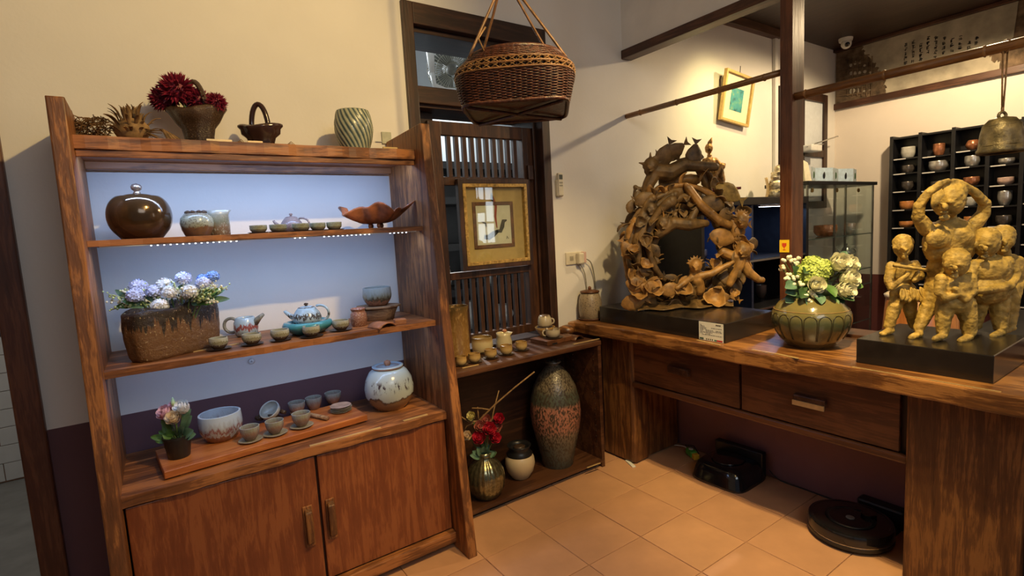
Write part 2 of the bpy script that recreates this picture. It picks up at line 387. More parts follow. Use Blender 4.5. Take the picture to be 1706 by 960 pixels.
# corridor behind the left doorway
struct(MB().box(-2.4, -0.41, WT-0.28, 5.2, -0.08, 0.0).build('floor_corridor', M['concrete']))
wt = struct(MB().box(-2.4, -0.2, 4.75, 4.85, 0, 3.0).build('wall_corridor', M['grout']))
struct(MB().box(-0.41, -0.33, WT, 4.75, 0, 3.0).build('wall_corridor_side', M['wallW']))
struct(MB().box(-2.4, -0.33, W, 4.85, 3.0, 3.08).build('ceiling_corridor', M['wallW']))
base = MB().box(0, 0.245, -0.012, 0, 0, 0.118).build('tile', M['wtile'], wt, bevel=0.002)
n = 0
for r in range(8):
    for c in range(6):
        o = base if n == 0 else base.copy()
        if n: COL.objects.link(o); o.parent = wt
        o.location = (-1.72+c*0.25-(0.125 if r % 2 else 0), 4.75, 0.012+r*0.122); n += 1
MB().box(-2.4, -0.41, 4.735, 4.75, 0.99, 1.03).build('border_strip', M['black'], wt)
MB().box(-2.4, -0.41, 4.74, 4.75, 1.03, 2.6).build('plaster_face', M['wallW'], wt)
# doorway jamb
dj = thing('door_1', 'dark brown wooden door jamb at the left edge', 'door', (-0.45, W, 0), kind='structure'); del dj['category']
MB().box(-0.485, -0.405, W-0.03, WT, 0, 2.5).build('jamb', M['beamz'], dj, w=True, bevel=0.006)
MB().box(-0.50, -0.47, W+0.08, W+0.13, 0, 2.5).build('stop_strip', M['beamz'], dj, w=True, bevel=0.004)
MB().box(-1.45, -0.405, W-0.03, WT, 2.44, 2.52).build('head', M['beamx'], dj, w=True, bevel=0.006)

# ---------------------------------------------------------------- window with lattice
w1 = thing('window_1', 'tall dark wooden window with a sliding lattice panel', None, (1.66, W, 0.79), kind='structure')
fy0, fy1 = W-0.025, WT
MB().box(1.19, 1.25, fy0, fy1, 0.79, 2.71).build('frame_stile', M['frame'], w1, w=True, bevel=0.004)
MB().box(2.07, 2.13, fy0, fy1, 0.79, 2.71).build('frame_stile', M['frame'], w1, w=True, bevel=0.004)
MB().box(2.052, 2.07, W+0.05, fy1, 0.79, 2.58).build('inner_stile', M['frame'], w1, w=True, bevel=0.003)
MB().box(1.25, 2.07, fy0, fy1, 2.60, 2.71).build('frame_head', M['framex'], w1, w=True, bevel=0.004)
MB().box(1.25, 2.07, W+0.02, fy1, 2.575, 2.60).build('inner_head', M['framex'], w1, w=True, bevel=0.003)
MB().box(1.25, 2.07, W, fy1, 2.205, 2.295).build('transom_bar', M['framex'], w1, w=True, bevel=0.004)
MB().box(1.25, 2.07, W+0.03, fy1, 2.19, 2.205).build('track', M['framex'], w1, w=True)
MB().box(1.19, 2.13, W-0.01, fy1, 0.775, 0.80).build('sill', M['framex'], w1, w=True, bevel=0.004)
MB().box(1.25, 1.275, W+0.04, W+0.06, 2.295, 2.58).build('transom_strip', M['frame'], w1, w=True)
# the sliding lattice panel
LY0, LY1 = 2.70, 2.74
for x0, x1, z0, z1, nm in ((1.336, 1.414, 0.837, 2.134, 'panel_stile'), (1.98, 2.052, 0.837, 2.134, 'panel_stile'), (1.414, 1.98, 2.058, 2.134, 'panel_rail'), (1.414, 1.98, 1.777, 1.824, 'panel_rail'), (1.414, 1.98, 1.228, 1.271, 'panel_rail'), (1.414, 1.98, 0.837, 0.889, 'panel_rail')):
    MB().box(x0, x1, LY0, LY1, z0, z1).build(nm, M['lattice'], w1, w=True, bevel=0.003)
su = MB().box(-0.0125, 0.0125, -0.012, 0.012, 0, 0.234).build('slat', M['lattice'], w1)
sl = MB().box(-0.0125, 0.0125, -0.012, 0.012, 0, 0.339).build('slat', M['lattice'], w1)
for k in range(10):
    x = 1.414+(k+1)*0.566/11
    for src, z in ((su, 1.824), (sl, 0.889)):
        o = src if k == 0 else src.copy()
        if k: COL.objects.link(o); o.parent = w1
        o.location = (x-1.66, 2.72-W, z-0.79)
MB().box(2.0, 2.04, 2.675, 2.70, 1.81, 1.90).build('pull_block', M['lattice'], w1, w=True, bevel=0.004)
MB().box(1.25, 1.40, 2.76, 2.78, 0.80, 2.19).build('fixed_panel', M['frame'], w1, w=True, bevel=0.003)
# yard behind the window
struct(MB().box(-0.33, 4.2, 4.7, 4.8, 0, 3.4).build('wall_yard', plain('pale_yard_wall', (0.68, 0.72, 0.73), 0.8, var=0.05, nscale=3)))
struct(MB().box(-0.33, 4.2, WT, 4.8, -0.08, 0.0).build('floor_yard', M['concrete']))
yc = thing('storage_rack', 'dark storage rack standing in the yard behind the lattice', 'rack', (2.3, 4.2, 0))
for x in (1.5, 3.3): MB().box(x-0.03, x+0.03, 4.0, 4.45, 0, 2.12).build('upright', M['black'], yc, w=True)
for z in (0.05, 0.55, 0.95, 1.35, 1.75, 2.05): MB().box(1.5, 3.3, 4.0, 4.45, z, z+0.06).build('shelf', M['black'], yc, w=True)
MB().box(1.5, 3.3, 4.44, 4.46, 0, 2.1).build('back_panel', M['black'], yc, w=True)
ypot = plain('pale_yard_pot', (0.62, 0.64, 0.62), 0.5)
for k, (x, z, r, h, lab) in enumerate(((2.02, 0.61, 0.09, 0.2, 'pale round pot low in the yard rack, leftmost behind the lattice'), (2.36, 0.61, 0.08, 0.26, 'pale tall pot low in the yard rack, between two others'), (2.75, 0.61, 0.1, 0.18, 'pale squat pot low in the yard rack, rightmost behind the lattice'), (2.15, 1.01, 0.06, 0.2, 'pale bottle shaped pot on the middle yard rack shelf'), (2.62, 1.01, 0.08, 0.22, 'pale jar on the middle yard rack shelf, right of the bottle'))):
    o = MB().lathe([(0, 0), (r*0.6, 0), (r, h*0.5), (r*0.7, h*0.9), (r*0.75, h), (r*0.6, h), (r*0.5, h*0.8), (0, h*0.7)], 20).build('yard_pot', ypot, smooth=True, loc=(0, 0, 0))
    o.location = (x, 4.2, z); tag(o, lab, 'pot', 'pots on the yard rack')
# wall fan seen through the transom
fp = aty(752, 116, 3.42)
fan = thing('wall_fan', 'white wall fan seen through the transom above the lattice', 'fan', fp)
s = mpp(fp)
fd = Vector((-0.35, -0.85, -0.35)).normalized(); rot = fd.to_track_quat('Z', 'Y').to_matrix()
MB().lathe([(0, -0.12), (0.05, -0.11), (0.06, -0.07), (0.04, 0.0), (0.03, 0.05), (0, 0.055)], 20, rot=rot).build('hub', plain('grey_fan_hub', (0.22, 0.21, 0.18), 0.5), fan, True)
gr = MB()
Rg = 0.17
for k in range(44):
    a = 2*PI*k/44
    pts = [rot @ Vector((math.cos(a)*r, math.sin(a)*r, z)) for r, z in ((0.05, 0.085), (0.11, 0.075), (Rg, 0.02), (Rg, -0.02), (0.1, -0.06), (0.04, -0.07))]
    gr.tube(pts, 0.0026, 5)
for r, z in ((Rg+0.003, 0.0), (0.115, 0.075), (0.05, 0.088)):
    gr.tube([rot @ Vector((math.cos(2*PI*k/36)*r, math.sin(2*PI*k/36)*r, z)) for k in range(36)], 0.003, 6, True)
gr.build('grille', plain('grey_beige_wire', (0.26, 0.25, 0.19), 0.45), fan, True)
for k in range(3):
    a0 = 2*PI*k/3
    def blade(u, v, a0=a0):
        r = 0.04+v*0.11; a = a0+(u-0.5)*(0.9+0.5*v); return rot @ Vector((math.cos(a)*r, math.sin(a)*r, 0.02*(u-0.5)*2))
    MB().sheet(blade, 6, 5).build('blade', plain('grey_fan_blade', (0.12, 0.125, 0.11), 0.4), fan, True, solid=0.003)
pa, pb, pc_ = aty(714, 58, 3.28)-fp, aty(720, 122, 3.26)-fp, aty(742, 150, 3.24)-fp
MB().tube([pa, pa.lerp(pb, 0.5), pb], [0.030, 0.026, 0.018], 12).build('arm', M['white'], fan, True)
MB().tube([pb, aty(724, 142, 3.25)-fp, pc_, aty(768, 152, 3.3)-fp], [0.018, 0.017, 0.016, 0.014], 10).build('yoke', M['white'], fan, True)
MB().lathe([(0, -0.012), (0.022, -0.012), (0.022, 0.0), (0, 0.004)], 16, c=pb, rot=Vector((0, -1, 0)).to_track_quat('Z', 'Y').to_matrix()).build('pivot', M['metal'], fan, True)
MB().tube([aty(700, 58, 3.36)-fp, aty(880, 88, 3.36)-fp], 0.035, 12).build('mounting_bar', plain('grey_bar', (0.5, 0.51, 0.5), 0.5), fan, True)
# ================================================================== SHELF UNIT (left)
XL, XR = -0.175, 1.05
def yfront(z): return 2.015+0.0925*z
sh = thing('display_shelf', 'tall open wooden display shelf with two cupboard doors below', 'shelf', (0.44, 2.35, 0))
def sidepanel(x0, x1, seed):
    random.seed(seed); n = 14; fr = []
    for i in range(n+1):
        z = 2.0*i/n; fr.append((yfront(z)+random.uniform(-0.003, 0.003), z))
    poly = [(W-0.015, 0.0)]+fr+[(W-0.015, 1.985)]
    return MB().prism(poly[::-1], 0, x0, x1)
sidepanel(XL-0.048, XL, 3).build('side_panel', M['shz'], sh, w=True, bevel=0.005, recalc=True)
sidepanel(XR, XR+0.046, 4).build('side_panel', M['shz'], sh, w=True, bevel=0.005, recalc=True)
SH = {'top': (1.895, 0.045, 2.275), 's2': (1.543, 0.021, 2.25), 's3': (1.105, 0.025, 2.18), 'cab': (0.676, 0.036, 2.14)}
def board(key, seed):
    z, t, y = SH[key]; random.seed(seed); n = 40
    poly = [(XL + (XR-XL)*i/n, y+random.uniform(-0.0025, 0.0025)+0.004*math.sin(i*0.7+seed)) for i in range(n+1)]
    poly += [(XR, W-0.02), (XL, W-0.02)]
    return MB().prism(poly, 2, z-t, z).build('shelf_board', M['shx'], sh, w=True, bevel=0.003, recalc=True)
for i, k in enumerate(SH): board(k, 10+i)
MB().box(XL, XR, 2.283, 2.30, 1.825, 1.85).build('under_rail', M['shx'], sh, w=True, bevel=0.003)
MB().box(XL, XR, W-0.06, W-0.025, 1.82, 1.85).build('under_rail', M['shx'], sh, w=True, bevel=0.003)
# cupboard
dz0, dz1 = 0.095, 0.632
for x0, x1, hx in ((XL+0.006, 0.452, 0.405), (0.462, XR-0.006, 0.495)):
    d = MB().box(x0, x1, 2.155, 2.178, dz0, dz1).build('cupboard_door', M['door'], sh, w=True, bevel=0.003)
    h = MB()
    h.prism([(2.155, 0.27), (2.128, 0.285), (2.122, 0.35), (2.128, 0.415), (2.155, 0.43)], 0, hx-0.014, hx+0.014)
    h.build('handle', M['deskz'], d, w=True, bevel=0.005)
    MB().box(hx-0.019, hx+0.019, 2.148, 2.156, 0.262, 0.438).build('handle_plate', M['shz'], d, w=True, bevel=0.004)
MB().box(0.452, 0.462, 2.175, 2.20, dz0, dz1).build('centre_post', M['frame'], sh, w=True)
MB().box(XL, XR, 2.125, 2.165, 0.035, 0.088).build('bottom_rail', M['shx'], sh, w=True, bevel=0.004)
MB().box(XL, XR, 2.165, W-0.02, 0.06, 0.085).build('cupboard_floor', M['lowx'], sh, w=True)
MB().box(XL, XR, W-0.03, W-0.02, 0.085, 0.64).build('cupboard_back', M['lowx'], sh, w=True)
# LED strips under the boards
def led(zb, y, lab, x0=XL+0.03, x1=XR-0.03, n=46, watts=3.0, parts=None):
    t = thing('led_strip', lab, 'led strip', ((x0+x1)/2, y, zb), group='led strips under the shelf boards')
    MB().box(x0, x1, y-0.005, y+0.005, zb-0.004, zb).build('strip_tape', M['white'], t, w=True)
    bd = MB()
    for k in range(n):
        x = x0+(k+0.5)*(x1-x0)/n; u = (x-x0)/(x1-x0)
        if parts and not any(a <= u <= b for a, b in parts): continue
        bd.box(x-0.0025, x+0.0025, y-0.0025, y+0.0025, zb-0.007, zb-0.004)
    bd.build('led_beads', M['led'], t, w=True)
    lamp('led_strip_light', 'AREA', ((x0+x1)/2, y, zb-0.012), watts, COOL, target=((x0+x1)/2, y+0.16, zb-0.4), size=x1-x0, sy=0.01)
led(1.85, 2.325, 'cool white led strip under the top board of the display shelf', watts=3.8)
led(1.522, 2.262, 'cool white led strip under the second board of the display shelf', watts=2.6, n=60, parts=((0.12, 0.36), (0.53, 0.58), (0.64, 0.82), (0.88, 0.97)))
led(1.08, 2.29, 'cool white led strip under the third board of the display shelf', watts=1.3)
# gold price strips lying along board fronts
def strip(p0, p1, lab, z=None, y=None, wd=0.012):
    if y is not None: a, b = aty(*p0, y), aty(*p1, y)
    else: a, b = atz(*p0, z), atz(*p1, z)
    if z is not None: a.z = b.z = z
    c = (a+b)/2; a.z = b.z = c.z
    o = MB().bar(a-c+Vector((0, 0, 0.0015)), b-c+Vector((0, 0, 0.0015)), wd, 0.003).build('label_strip', M['gold'], loc=None); o.location = c
    tag(o, lab, 'label', 'gold label strips on the furniture edges')
zt = SH['top'][0]
for a, b, l in (((345, 241), (387, 241), 'gold label strip below the flower filled basket on the top board'), ((413, 243), (438, 244), 'gold label strip below the empty handled basket on the top board'), ((638, 248), (662, 250), 'gold label strip at the right end of the top board')):
    A, B = aty(*a, 2.292), aty(*b, 2.292); A.z = B.z = zt
    c = (A+B)/2
    o = MB().box(A.x-c.x, B.x-c.x, -0.004, 0.004, 0, 0.009).build('label_strip', M['gold']); o.location = c
    tag(o, l, 'label', 'gold label strips on the furniture edges')
strip((315, 588), (398, 573), 'long gold label strip in front of the cups on the third board', z=1.105+0.0, wd=0.01)
strip((516, 744), (634, 713), 'long gold label strip on the cupboard top front edge', z=0.676, wd=0.012)
strip((672, 702), (712, 691), 'short gold label strip in front of the big round lidded jar', z=0.676, wd=0.012)
# hook below the third board
hp = aty(419, 602, W-0.008)
o = MB().lathe([(0.004, -0.004), (0.012, -0.003), (0.014, 0.0), (0.012, 0.003), (0.004, 0.004)], 16, rot=Euler((PI/2, 0, 0)).to_matrix()).build('wall_hook', M['white'], smooth=True); o.location = hp
tag(o, 'tiny white round hook on the wall under the third board', 'hook')
# small plate on the wall beside the unit
hp = aty(644, 230, W-0.006)
pl = thing('wall_tag', 'small grey square tag on the wall right of the green vase', 'tag', hp)
MB().box(-0.026, 0.026, -0.004, 0.006, -0.03, 0.03).build('plate', plain('grey_green_plate', (0.42, 0.43, 0.33), 0.5), pl, bevel=0.002)
MB().box(-0.06, -0.02, -0.002, 0.005, -0.022, -0.018).build('wire', M['metal'], pl)

# ================================================================== LOW CABINET
LC = thing('low_cabinet', 'low dark brown open cabinet under the lattice window', 'cabinet', (1.66, 2.45, 0))
lz = 0.803
MB().box(1.10, 2.19, 2.28, W-0.005, lz-0.028, lz).build('top_board', M['lowx'], LC, w=True, bevel=0.003)
MB().box(2.165, 2.19, 2.285, W-0.005, 0, lz-0.028).build('side_panel', M['lowx'], LC, w=True, bevel=0.002)
MB().box(1.10, 1.125, 2.285, W-0.005, 0, lz-0.028).build('side_panel', M['lowx'], LC, w=True, bevel=0.002)
MB().box(1.125, 2.165, W-0.02, W-0.005, 0.02, lz-0.028).build('back_panel', M['framex'], LC, w=True)
MB().box(1.125, 2.165, 2.285, W-0.02, 0.03, 0.05).build('bottom_board', M['lowx'], LC, w=True, bevel=0.002)
MB().box(1.125, 2.15, 2.32, 2.335, 0, 0.03).build('toe_kick', M['black'], LC, w=True)
peg = MB().lathe([(0.003, 0), (0.003, 0.002), (0, 0.002)], 6, rot=Euler((0, -PI/2, 0)).to_matrix()).build('shelf_pin', M['metal'], LC)
n = 0
for k in range(18):
    for y in (2.33, 2.52):
        o = peg if n == 0 else peg.copy()
        if n: COL.objects.link(o); o.parent = LC
        o.location = (2.165-1.66, y-2.45, 0.12+k*0.035); n += 1
strip((770, 614), (797, 608), 'gold label strip at the left end of the low cabinet top', z=lz, wd=0.01)
strip((955, 574), (998, 565), 'gold label strip at the right end of the low cabinet top', z=lz, wd=0.012)
strip((978, 780), (1000, 772), 'gold label strip on the low cabinet bottom board', z=0.05, wd=0.01)

# ================================================================== DESK
DZ = 0.88; DX = 2.24
dk = thing('console_desk', 'long heavy rustic wooden desk with two drawers against the plum wall', 'desk', (2.5, 1.2, 0))
def deskedge(seed):
    random.seed(seed); pts = []; n = 60
    for i in range(n+1):
        y = -0.3+(2.57+0.3)*i/n
        pts.append((DX+0.005*math.sin(i*0.3)+0.003*math.sin(i*1.3+1)+random.uniform(-0.0025, 0.0025), y))
    return pts
e = deskedge(5)
poly = e+[(2.20, 2.60), (2.30, W-0.01), (PX-0.006, W-0.01), (PX-0.006, -0.3)]
MB().prism(poly[::-1], 2, DZ-0.072, DZ).build('desk_top', M['desky'], dk, w=True, bevel=0.008, recalc=True)
lv = MB().lathe([(0, 0), (0.035, 0.004), (0.05, 0.02), (0.045, 0.045), (0.02, 0.06), (0, 0.062)], 16, sx=1.3, mod=lambda a, z, k: 1+0.12*math.sin(3*a), c=(2.17, 2.575, DZ-0.075))
lv.build('burl_end', M['desky'], dk, True, w=True)
# legs
lg = MB().prism([(2.335, 2.19), (2.345, 2.17), (2.47, 2.175), (2.49, 2.19), (PX-0.03, 2.19), (PX-0.03, 2.47), (2.42, 2.48), (2.345, 2.45), (2.33, 2.42)], 2, 0.01, DZ-0.072)
lg.build('leg_block', M['deskz'], dk, w=True, bevel=0.01)
lg = MB().prism([(2.325, 0.76), (2.325, 0.42), (PX-0.03, 0.42), (PX-0.03, 0.76)], 2, 0.0, DZ-0.072)
lg.build('leg_block', M['deskz'], dk, w=True, bevel=0.01)
lg = MB().prism([(2.345, 0.405), (2.345, -0.25), (PX-0.03, -0.25), (PX-0.03, 0.405)], 2, 0.0, DZ-0.072)
lg.build('side_cupboard', M['drawer'], dk, w=True, bevel=0.008)
MB().box(2.36, 2.39, 0.40, 0.425, 0.0, DZ-0.08).build('leg_gap', M['black'], dk, w=True)
MB().box(2.362, PX-0.03, 0.76, 2.18, 0.492, 0.53).build('drawer_rail', M['drawer'], dk, w=True, bevel=0.006)
MB().box(2.34, 2.362, 0.755, 2.19, 0.50, 0.535).build('rail_front', M['drawer'], dk, w=True, bevel=0.008)
MB().box(2.375, PX-0.03, 0.76, 2.18, 0.53, DZ-0.075).build('drawer_case', M['frame'], dk, w=True)
for y0, y1, strip_on in ((1.476, 2.172, False), (0.79, 1.462, True)):
    d = MB().box(2.352, 2.376, y0, y1, 0.54, DZ-0.082).build('drawer', M['drawer'], dk, w=True, bevel=0.003)
    yc = (y0+y1)/2 if strip_on else 1.83
    MB().box(2.325, 2.352, yc-0.07, yc+0.07, 0.65, 0.69).build('handle', M['lowx'], d, w=True, bevel=0.005)
    if strip_on: MB().box(2.319, 2.326, yc-0.068, yc+0.068, 0.643, 0.665).build('handle_label', M['gold'], d, w=True)
for a, b, l in (((1003, 532), (1022, 537), 'gold label strip at the left corner of the desk front edge'), ((1161, 567), (1200, 576), 'gold label strip under the printed card on the desk'), ((1253, 583), (1298, 591), 'gold label strip on the desk left of the green flower vase'), ((1298, 591), (1330, 598), 'gold label strip on the desk directly before the green flower vase'), ((1420, 612), (1668, 654), 'long thin gold strip along the desk edge before the figure group')):
    strip(a, b, l, z=DZ, wd=0.01 if b[0] < 1500 else 0.004)
# little foot under the left leg block
o = MB().box(-0.05, 0.05, -0.012, 0.012, 0, 0.008).build('leg_shim', M['white'], bevel=0.002); o.location = (2.325, 2.2, 0.0); o.rotation_euler = (0, 0, 1.2)
tag(o, 'thin white shim on the floor by the desk leg', 'shim')
# ================================================================== POTTERY HELPERS
RZ = -YAW      # local +x points to the right in the picture, +y away from the camera
def pz_(x, yb, z, rb=0.0):
    p = atz(x, yb, z); return atz(x, yb, z, rb*mpp(p))
def py_(x, y, Y, z):
    p = aty(x, y, Y); p.z = z; return p
def sc_(prof, s): return [(r*s*KX, h*s) for r, h in prof]   # round things look wider off the lens axis
def vessel(R, H, foot=0.55, belly=None, rim=1.0, th=0.10, n=10):
    """outer then inner profile: R rim radius, H height; belly=(radius factor, height factor)"""
    bf, bh = belly or (1.0, 0.75)
    out = [(0, 0), (foot*R*0.9, 0), (foot*R, 0.02*H)]
    for i in range(1, n+1):
        t = i/n
        if t <= bh: r = foot+(bf-foot)*math.sin(PI/2*t/bh)
        else: r = bf+(rim-bf)*((t-bh)/(1-bh))**1.5
        out.append((r*R, H*(0.02+0.98*t)))
    inn = []
    for r, z in reversed(out[3:]):
        if z > 0.12*H: inn.append((max(r-th*R, 0.02*R), z if z < H else H*0.998))
    inn.append((0.0, 0.12*H))
    top = out[-1]; out.append((top[0]-th*R*0.5, top[1]+0.015*H))
    return out+inn
def arc(c, r, a0, a1, n=12, flat=(1, 1)):
    return [Vector((c[0]+r*flat[0]*math.cos(a0+(a1-a0)*i/n), c[1], c[2]+r*flat[1]*math.sin(a0+(a1-a0)*i/n))) for i in range(n+1)]
def simple(name, label, cat, pos, prof, mat, group=None, seg=36, mod=None, sx=1, sy=1, rz=RZ):
    o = MB().lathe(prof, seg, mod=mod, sx=sx, sy=sy).build(name, mat, None, True, ang=50); o.location = pos; o.rotation_euler = (0, 0, rz)
    return tag(o, label, cat, group)
def cup(label, pos, r, h, mat, group, foot=0.5, belly=(0.98, 0.7), name='tea_cup', mod=None):
    return simple(name, label, 'cup', pos, vessel(r*KX, h, foot, belly), mat, group, 28, mod)
def saucer(label, pos, r, mat, group, h=0.006):
    r = r*KX
    return simple('saucer', label, 'saucer', pos, [(0, 0), (r*0.6, 0), (r*0.95, h*0.7), (r, h), (r*0.93, h*1.05), (r*0.6, h*0.55), (0, h*0.5)], mat, group, 28, lambda a, z, k: 1+0.02*math.sin(5*a+1))

def fib(n, up=-1.0):
    ga = PI*(3-math.sqrt(5)); out = []
    for i in range(n):
        z = 1-(1-up)*(i+0.5)/n; r = math.sqrt(max(0, 1-z*z)); out.append(Vector((math.cos(ga*i)*r, math.sin(ga*i)*r, z)))
    return out
def petals(mb, c, R, n, ln, wd, up=-0.3, tilt=0.5, rnd=0.15, inner=0.35):
    """a head of many narrow petals radiating from c"""
    c = Vector(c)
    for d in fib(n, up):
        d = (d+Vector((random.uniform(-rnd, rnd) for _ in range(3)))).normalized()
        u, v = frame(d); a = random.uniform(0, PI); w = u*math.cos(a)+v*math.sin(a); q = d.cross(w)
        b = c+d*R*inner; t = c+d*(R*(1-ln)+R*ln*random.uniform(0.85, 1.1)); m = (b+t)/2+q*tilt*0.12*R
        mb.add([b, m+w*wd*R, t, m-w*wd*R], [(0, 1, 2, 3)])
def florets(mb, c, R, n, size, up=-0.4, squash=0.8):
    """a round head of small four-petalled florets"""
    c = Vector(c)
    for d in fib(n, up):
        d = (d+Vector((random.uniform(-.12, .12) for _ in range(3)))).normalized()
        p = c+Vector((d.x*R, d.y*R, d.z*R*squash))*random.uniform(0.88, 1.05); u, v = frame(d); a0 = random.uniform(0, PI)
        for k in range(4):
            a = a0+k*PI/2; e = u*math.cos(a)+v*math.sin(a); g = u*math.cos(a+PI/2)+v*math.sin(a+PI/2)
            mb.add([p, p+e*size*0.6+g*size*0.4+d*size*0.15, p+e*size+d*size*0.3, p+e*size*0.6-g*size*0.4+d*size*0.15], [(0, 1, 2, 3)])
def rosehead(mb, c, R, d=(0, 0, 1)):
    """a full bloom: a bud core wrapped in overlapping cupped petals that flare outwards"""
    c = Vector(c); d = Vector(d).normalized(); u, v = frame(d)
    mb.ell(c+d*R*0.15, (R*0.6,)*3, 10, 8)
    for n, el, rr, sz in ((6, -0.1, 0.78, 0.66), (6, 0.4, 0.72, 0.58), (5, 0.8, 0.66, 0.46), (4, 1.15, 0.62, 0.34), (3, 1.4, 0.66, 0.24)):
        for k in range(n):
            a = 2*PI*(k+el)/n+random.uniform(-.2, .2); e = u*math.cos(a)+v*math.sin(a); g = d.cross(e)
            o = (e*math.cos(el)+d*math.sin(el)).normalized(); t = (d*math.cos(el)-e*math.sin(el)*0.4+e*0.25).normalized()
            def fn(s_, t_):
                x = (s_-0.5)*2; return c+o*R*rr*(1-0.22*x*x)+g*x*R*sz*math.sin(PI*(0.2+0.6*t_))*1.05+t*(t_-0.45)*R*sz*1.7+o*R*0.22*(t_**2)
            mb.sheet(fn, 4, 3)
def leafm(a, b, wd, bend=0.15, upv=(0, 0, 1), n=6):
    a, b = Vector(a), Vector(b); d = b-a; L = d.length; d.normalize(); s = d.cross(Vector(upv))
    if s.length < 1e-4: s = Vector((1, 0, 0))
    s.normalize(); nrm = s.cross(d)
    def fn(u, v):
        w = math.sin(PI*min(1, v*0.94+0.03))**0.8*wd
        return a+d*L*v+s*(u-0.5)*2*w+nrm*(abs(u-0.5)*w*0.7+bend*L*math.sin(PI*v*0.7))
    return MB().sheet(fn, 4, n)
def gmat(name, c, rough=0.55, var=0.18): return plain(name, c, rough, var=var, nscale=40)
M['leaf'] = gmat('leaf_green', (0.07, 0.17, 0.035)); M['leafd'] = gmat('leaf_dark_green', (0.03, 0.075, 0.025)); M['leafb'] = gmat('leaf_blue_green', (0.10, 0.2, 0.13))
M['stem'] = gmat('stem_green', (0.10, 0.16, 0.05)); M['dry'] = gmat('dried_plant_brown', (0.16, 0.085, 0.032), 0.8, 0.35); M['dryl'] = gmat('dried_plant_tan', (0.27, 0.16, 0.065), 0.8, 0.3)
M['crimson'] = gmat('crimson_petal', (0.20, 0.008, 0.03)); M['lilac'] = gmat('pale_lilac_petal', (0.55, 0.58, 0.85)); M['whitep'] = gmat('white_petal', (0.85, 0.84, 0.78)); M['bluep'] = gmat('blue_petal', (0.22, 0.36, 0.75))
M['limef'] = gmat('lime_green_floret', (0.42, 0.52, 0.12)); M['creamp'] = gmat('cream_petal', (0.88, 0.82, 0.58)); M['pinkp'] = gmat('pink_petal', (0.80, 0.45, 0.47)); M['peach'] = gmat('peach_petal', (0.85, 0.62, 0.42)); M['redp'] = gmat('red_petal', (0.55, 0.02, 0.05)); M['dusty'] = gmat('dusty_rose_petal', (0.5, 0.18, 0.13)); M['palegreen'] = gmat('pale_green_sprig', (0.5, 0.6, 0.28)); M['yellowb'] = gmat('yellow_bud', (0.8, 0.68, 0.3))

# ================================================================== TOP BOARD OF THE SHELF
TZ = SH['top'][0]; Y1 = 2.44
# dried grass bundle
random.seed(21)
p = py_(152, 226, 2.42, TZ); s = mpp(p)
t = thing('dried_grass', 'bushy dried brown grass bundle at the left end of the top board', 'dried plant', p, RZ)
mb = MB()
for k in range(300):
    a = random.uniform(0, 2*PI); r = random.uniform(0.2, 1); c = Vector((random.uniform(-28, 28)*s, random.uniform(-14, 14)*s, random.uniform(4, 46)*s*(1-0.3*r)))
    d = Vector((math.cos(a), math.sin(a)*0.6, random.uniform(-0.15, 0.7))).normalized(); L = random.uniform(9, 20)*s
    m = c+d*L*0.5+Vector((0, 0, 2*s)); e = c+d*L+Vector((0, 0, -3*s)); e.z = max(e.z, 0.002); c.z = max(c.z, 0.002)
    mb.tube([c, m, e], [0.9*s, 0.8*s, 0.3*s], 4)
g = mb.build('grass_blades', M['dry'], t); g['kind'] = 'stuff'
# dried protea flower
p = py_(222, 229, 2.40, TZ); s = mpp(p)
t = thing('dried_protea', 'dried protea flower head with curled bracts on the top board', 'dried flower', p, RZ)
MB().ell((0, 0, 21*s), (27*s, 22*s, 20*s), 18, 12).build('flower_core', M['dryl'], t, True, disp=(0.012, 0.01))
for ring, (n, el, r0, ln) in enumerate(((13, -0.15, 20, 16), (13, 0.2, 20, 22), (13, 0.6, 20, 23), (10, 1.0, 18, 22), (6, 1.35, 16, 18))):
    for k in range(n):
        a = 2*PI*(k+0.5*ring)/n+random.uniform(-.2, .2); d = Vector((math.cos(a)*math.cos(el), math.sin(a)*math.cos(el), math.sin(el)))
        b = Vector((0, 0, 18*s))+d*r0*s; e = b+d*ln*s*random.uniform(0.8, 1.2)+Vector((random.uniform(-5, 5)*s, 0, random.uniform(2, 9)*s)); e.z = max(e.z, 0.003); b.z = max(b.z, 0.003)
        leafm(b, e, 3.0*s, 0.3).build('bract', M['dry'] if k % 2 else M['dryl'], t, True, solid=0.001)
for k in range(14):
    a = random.uniform(-0.8, 0.5); b = Vector((18*s, -4*s, 10*s)); e = Vector((random.uniform(34, 56)*s, random.uniform(-10, 6)*s, random.uniform(1, 22)*s))
    MB().tube([b, (b+e)/2+Vector((0, 0, 4*s)), e], [1.2*s, 1.0*s, 0.4*s], 5).build('leaf_blade', M['dryl'] if k % 2 else M['dry'], t)
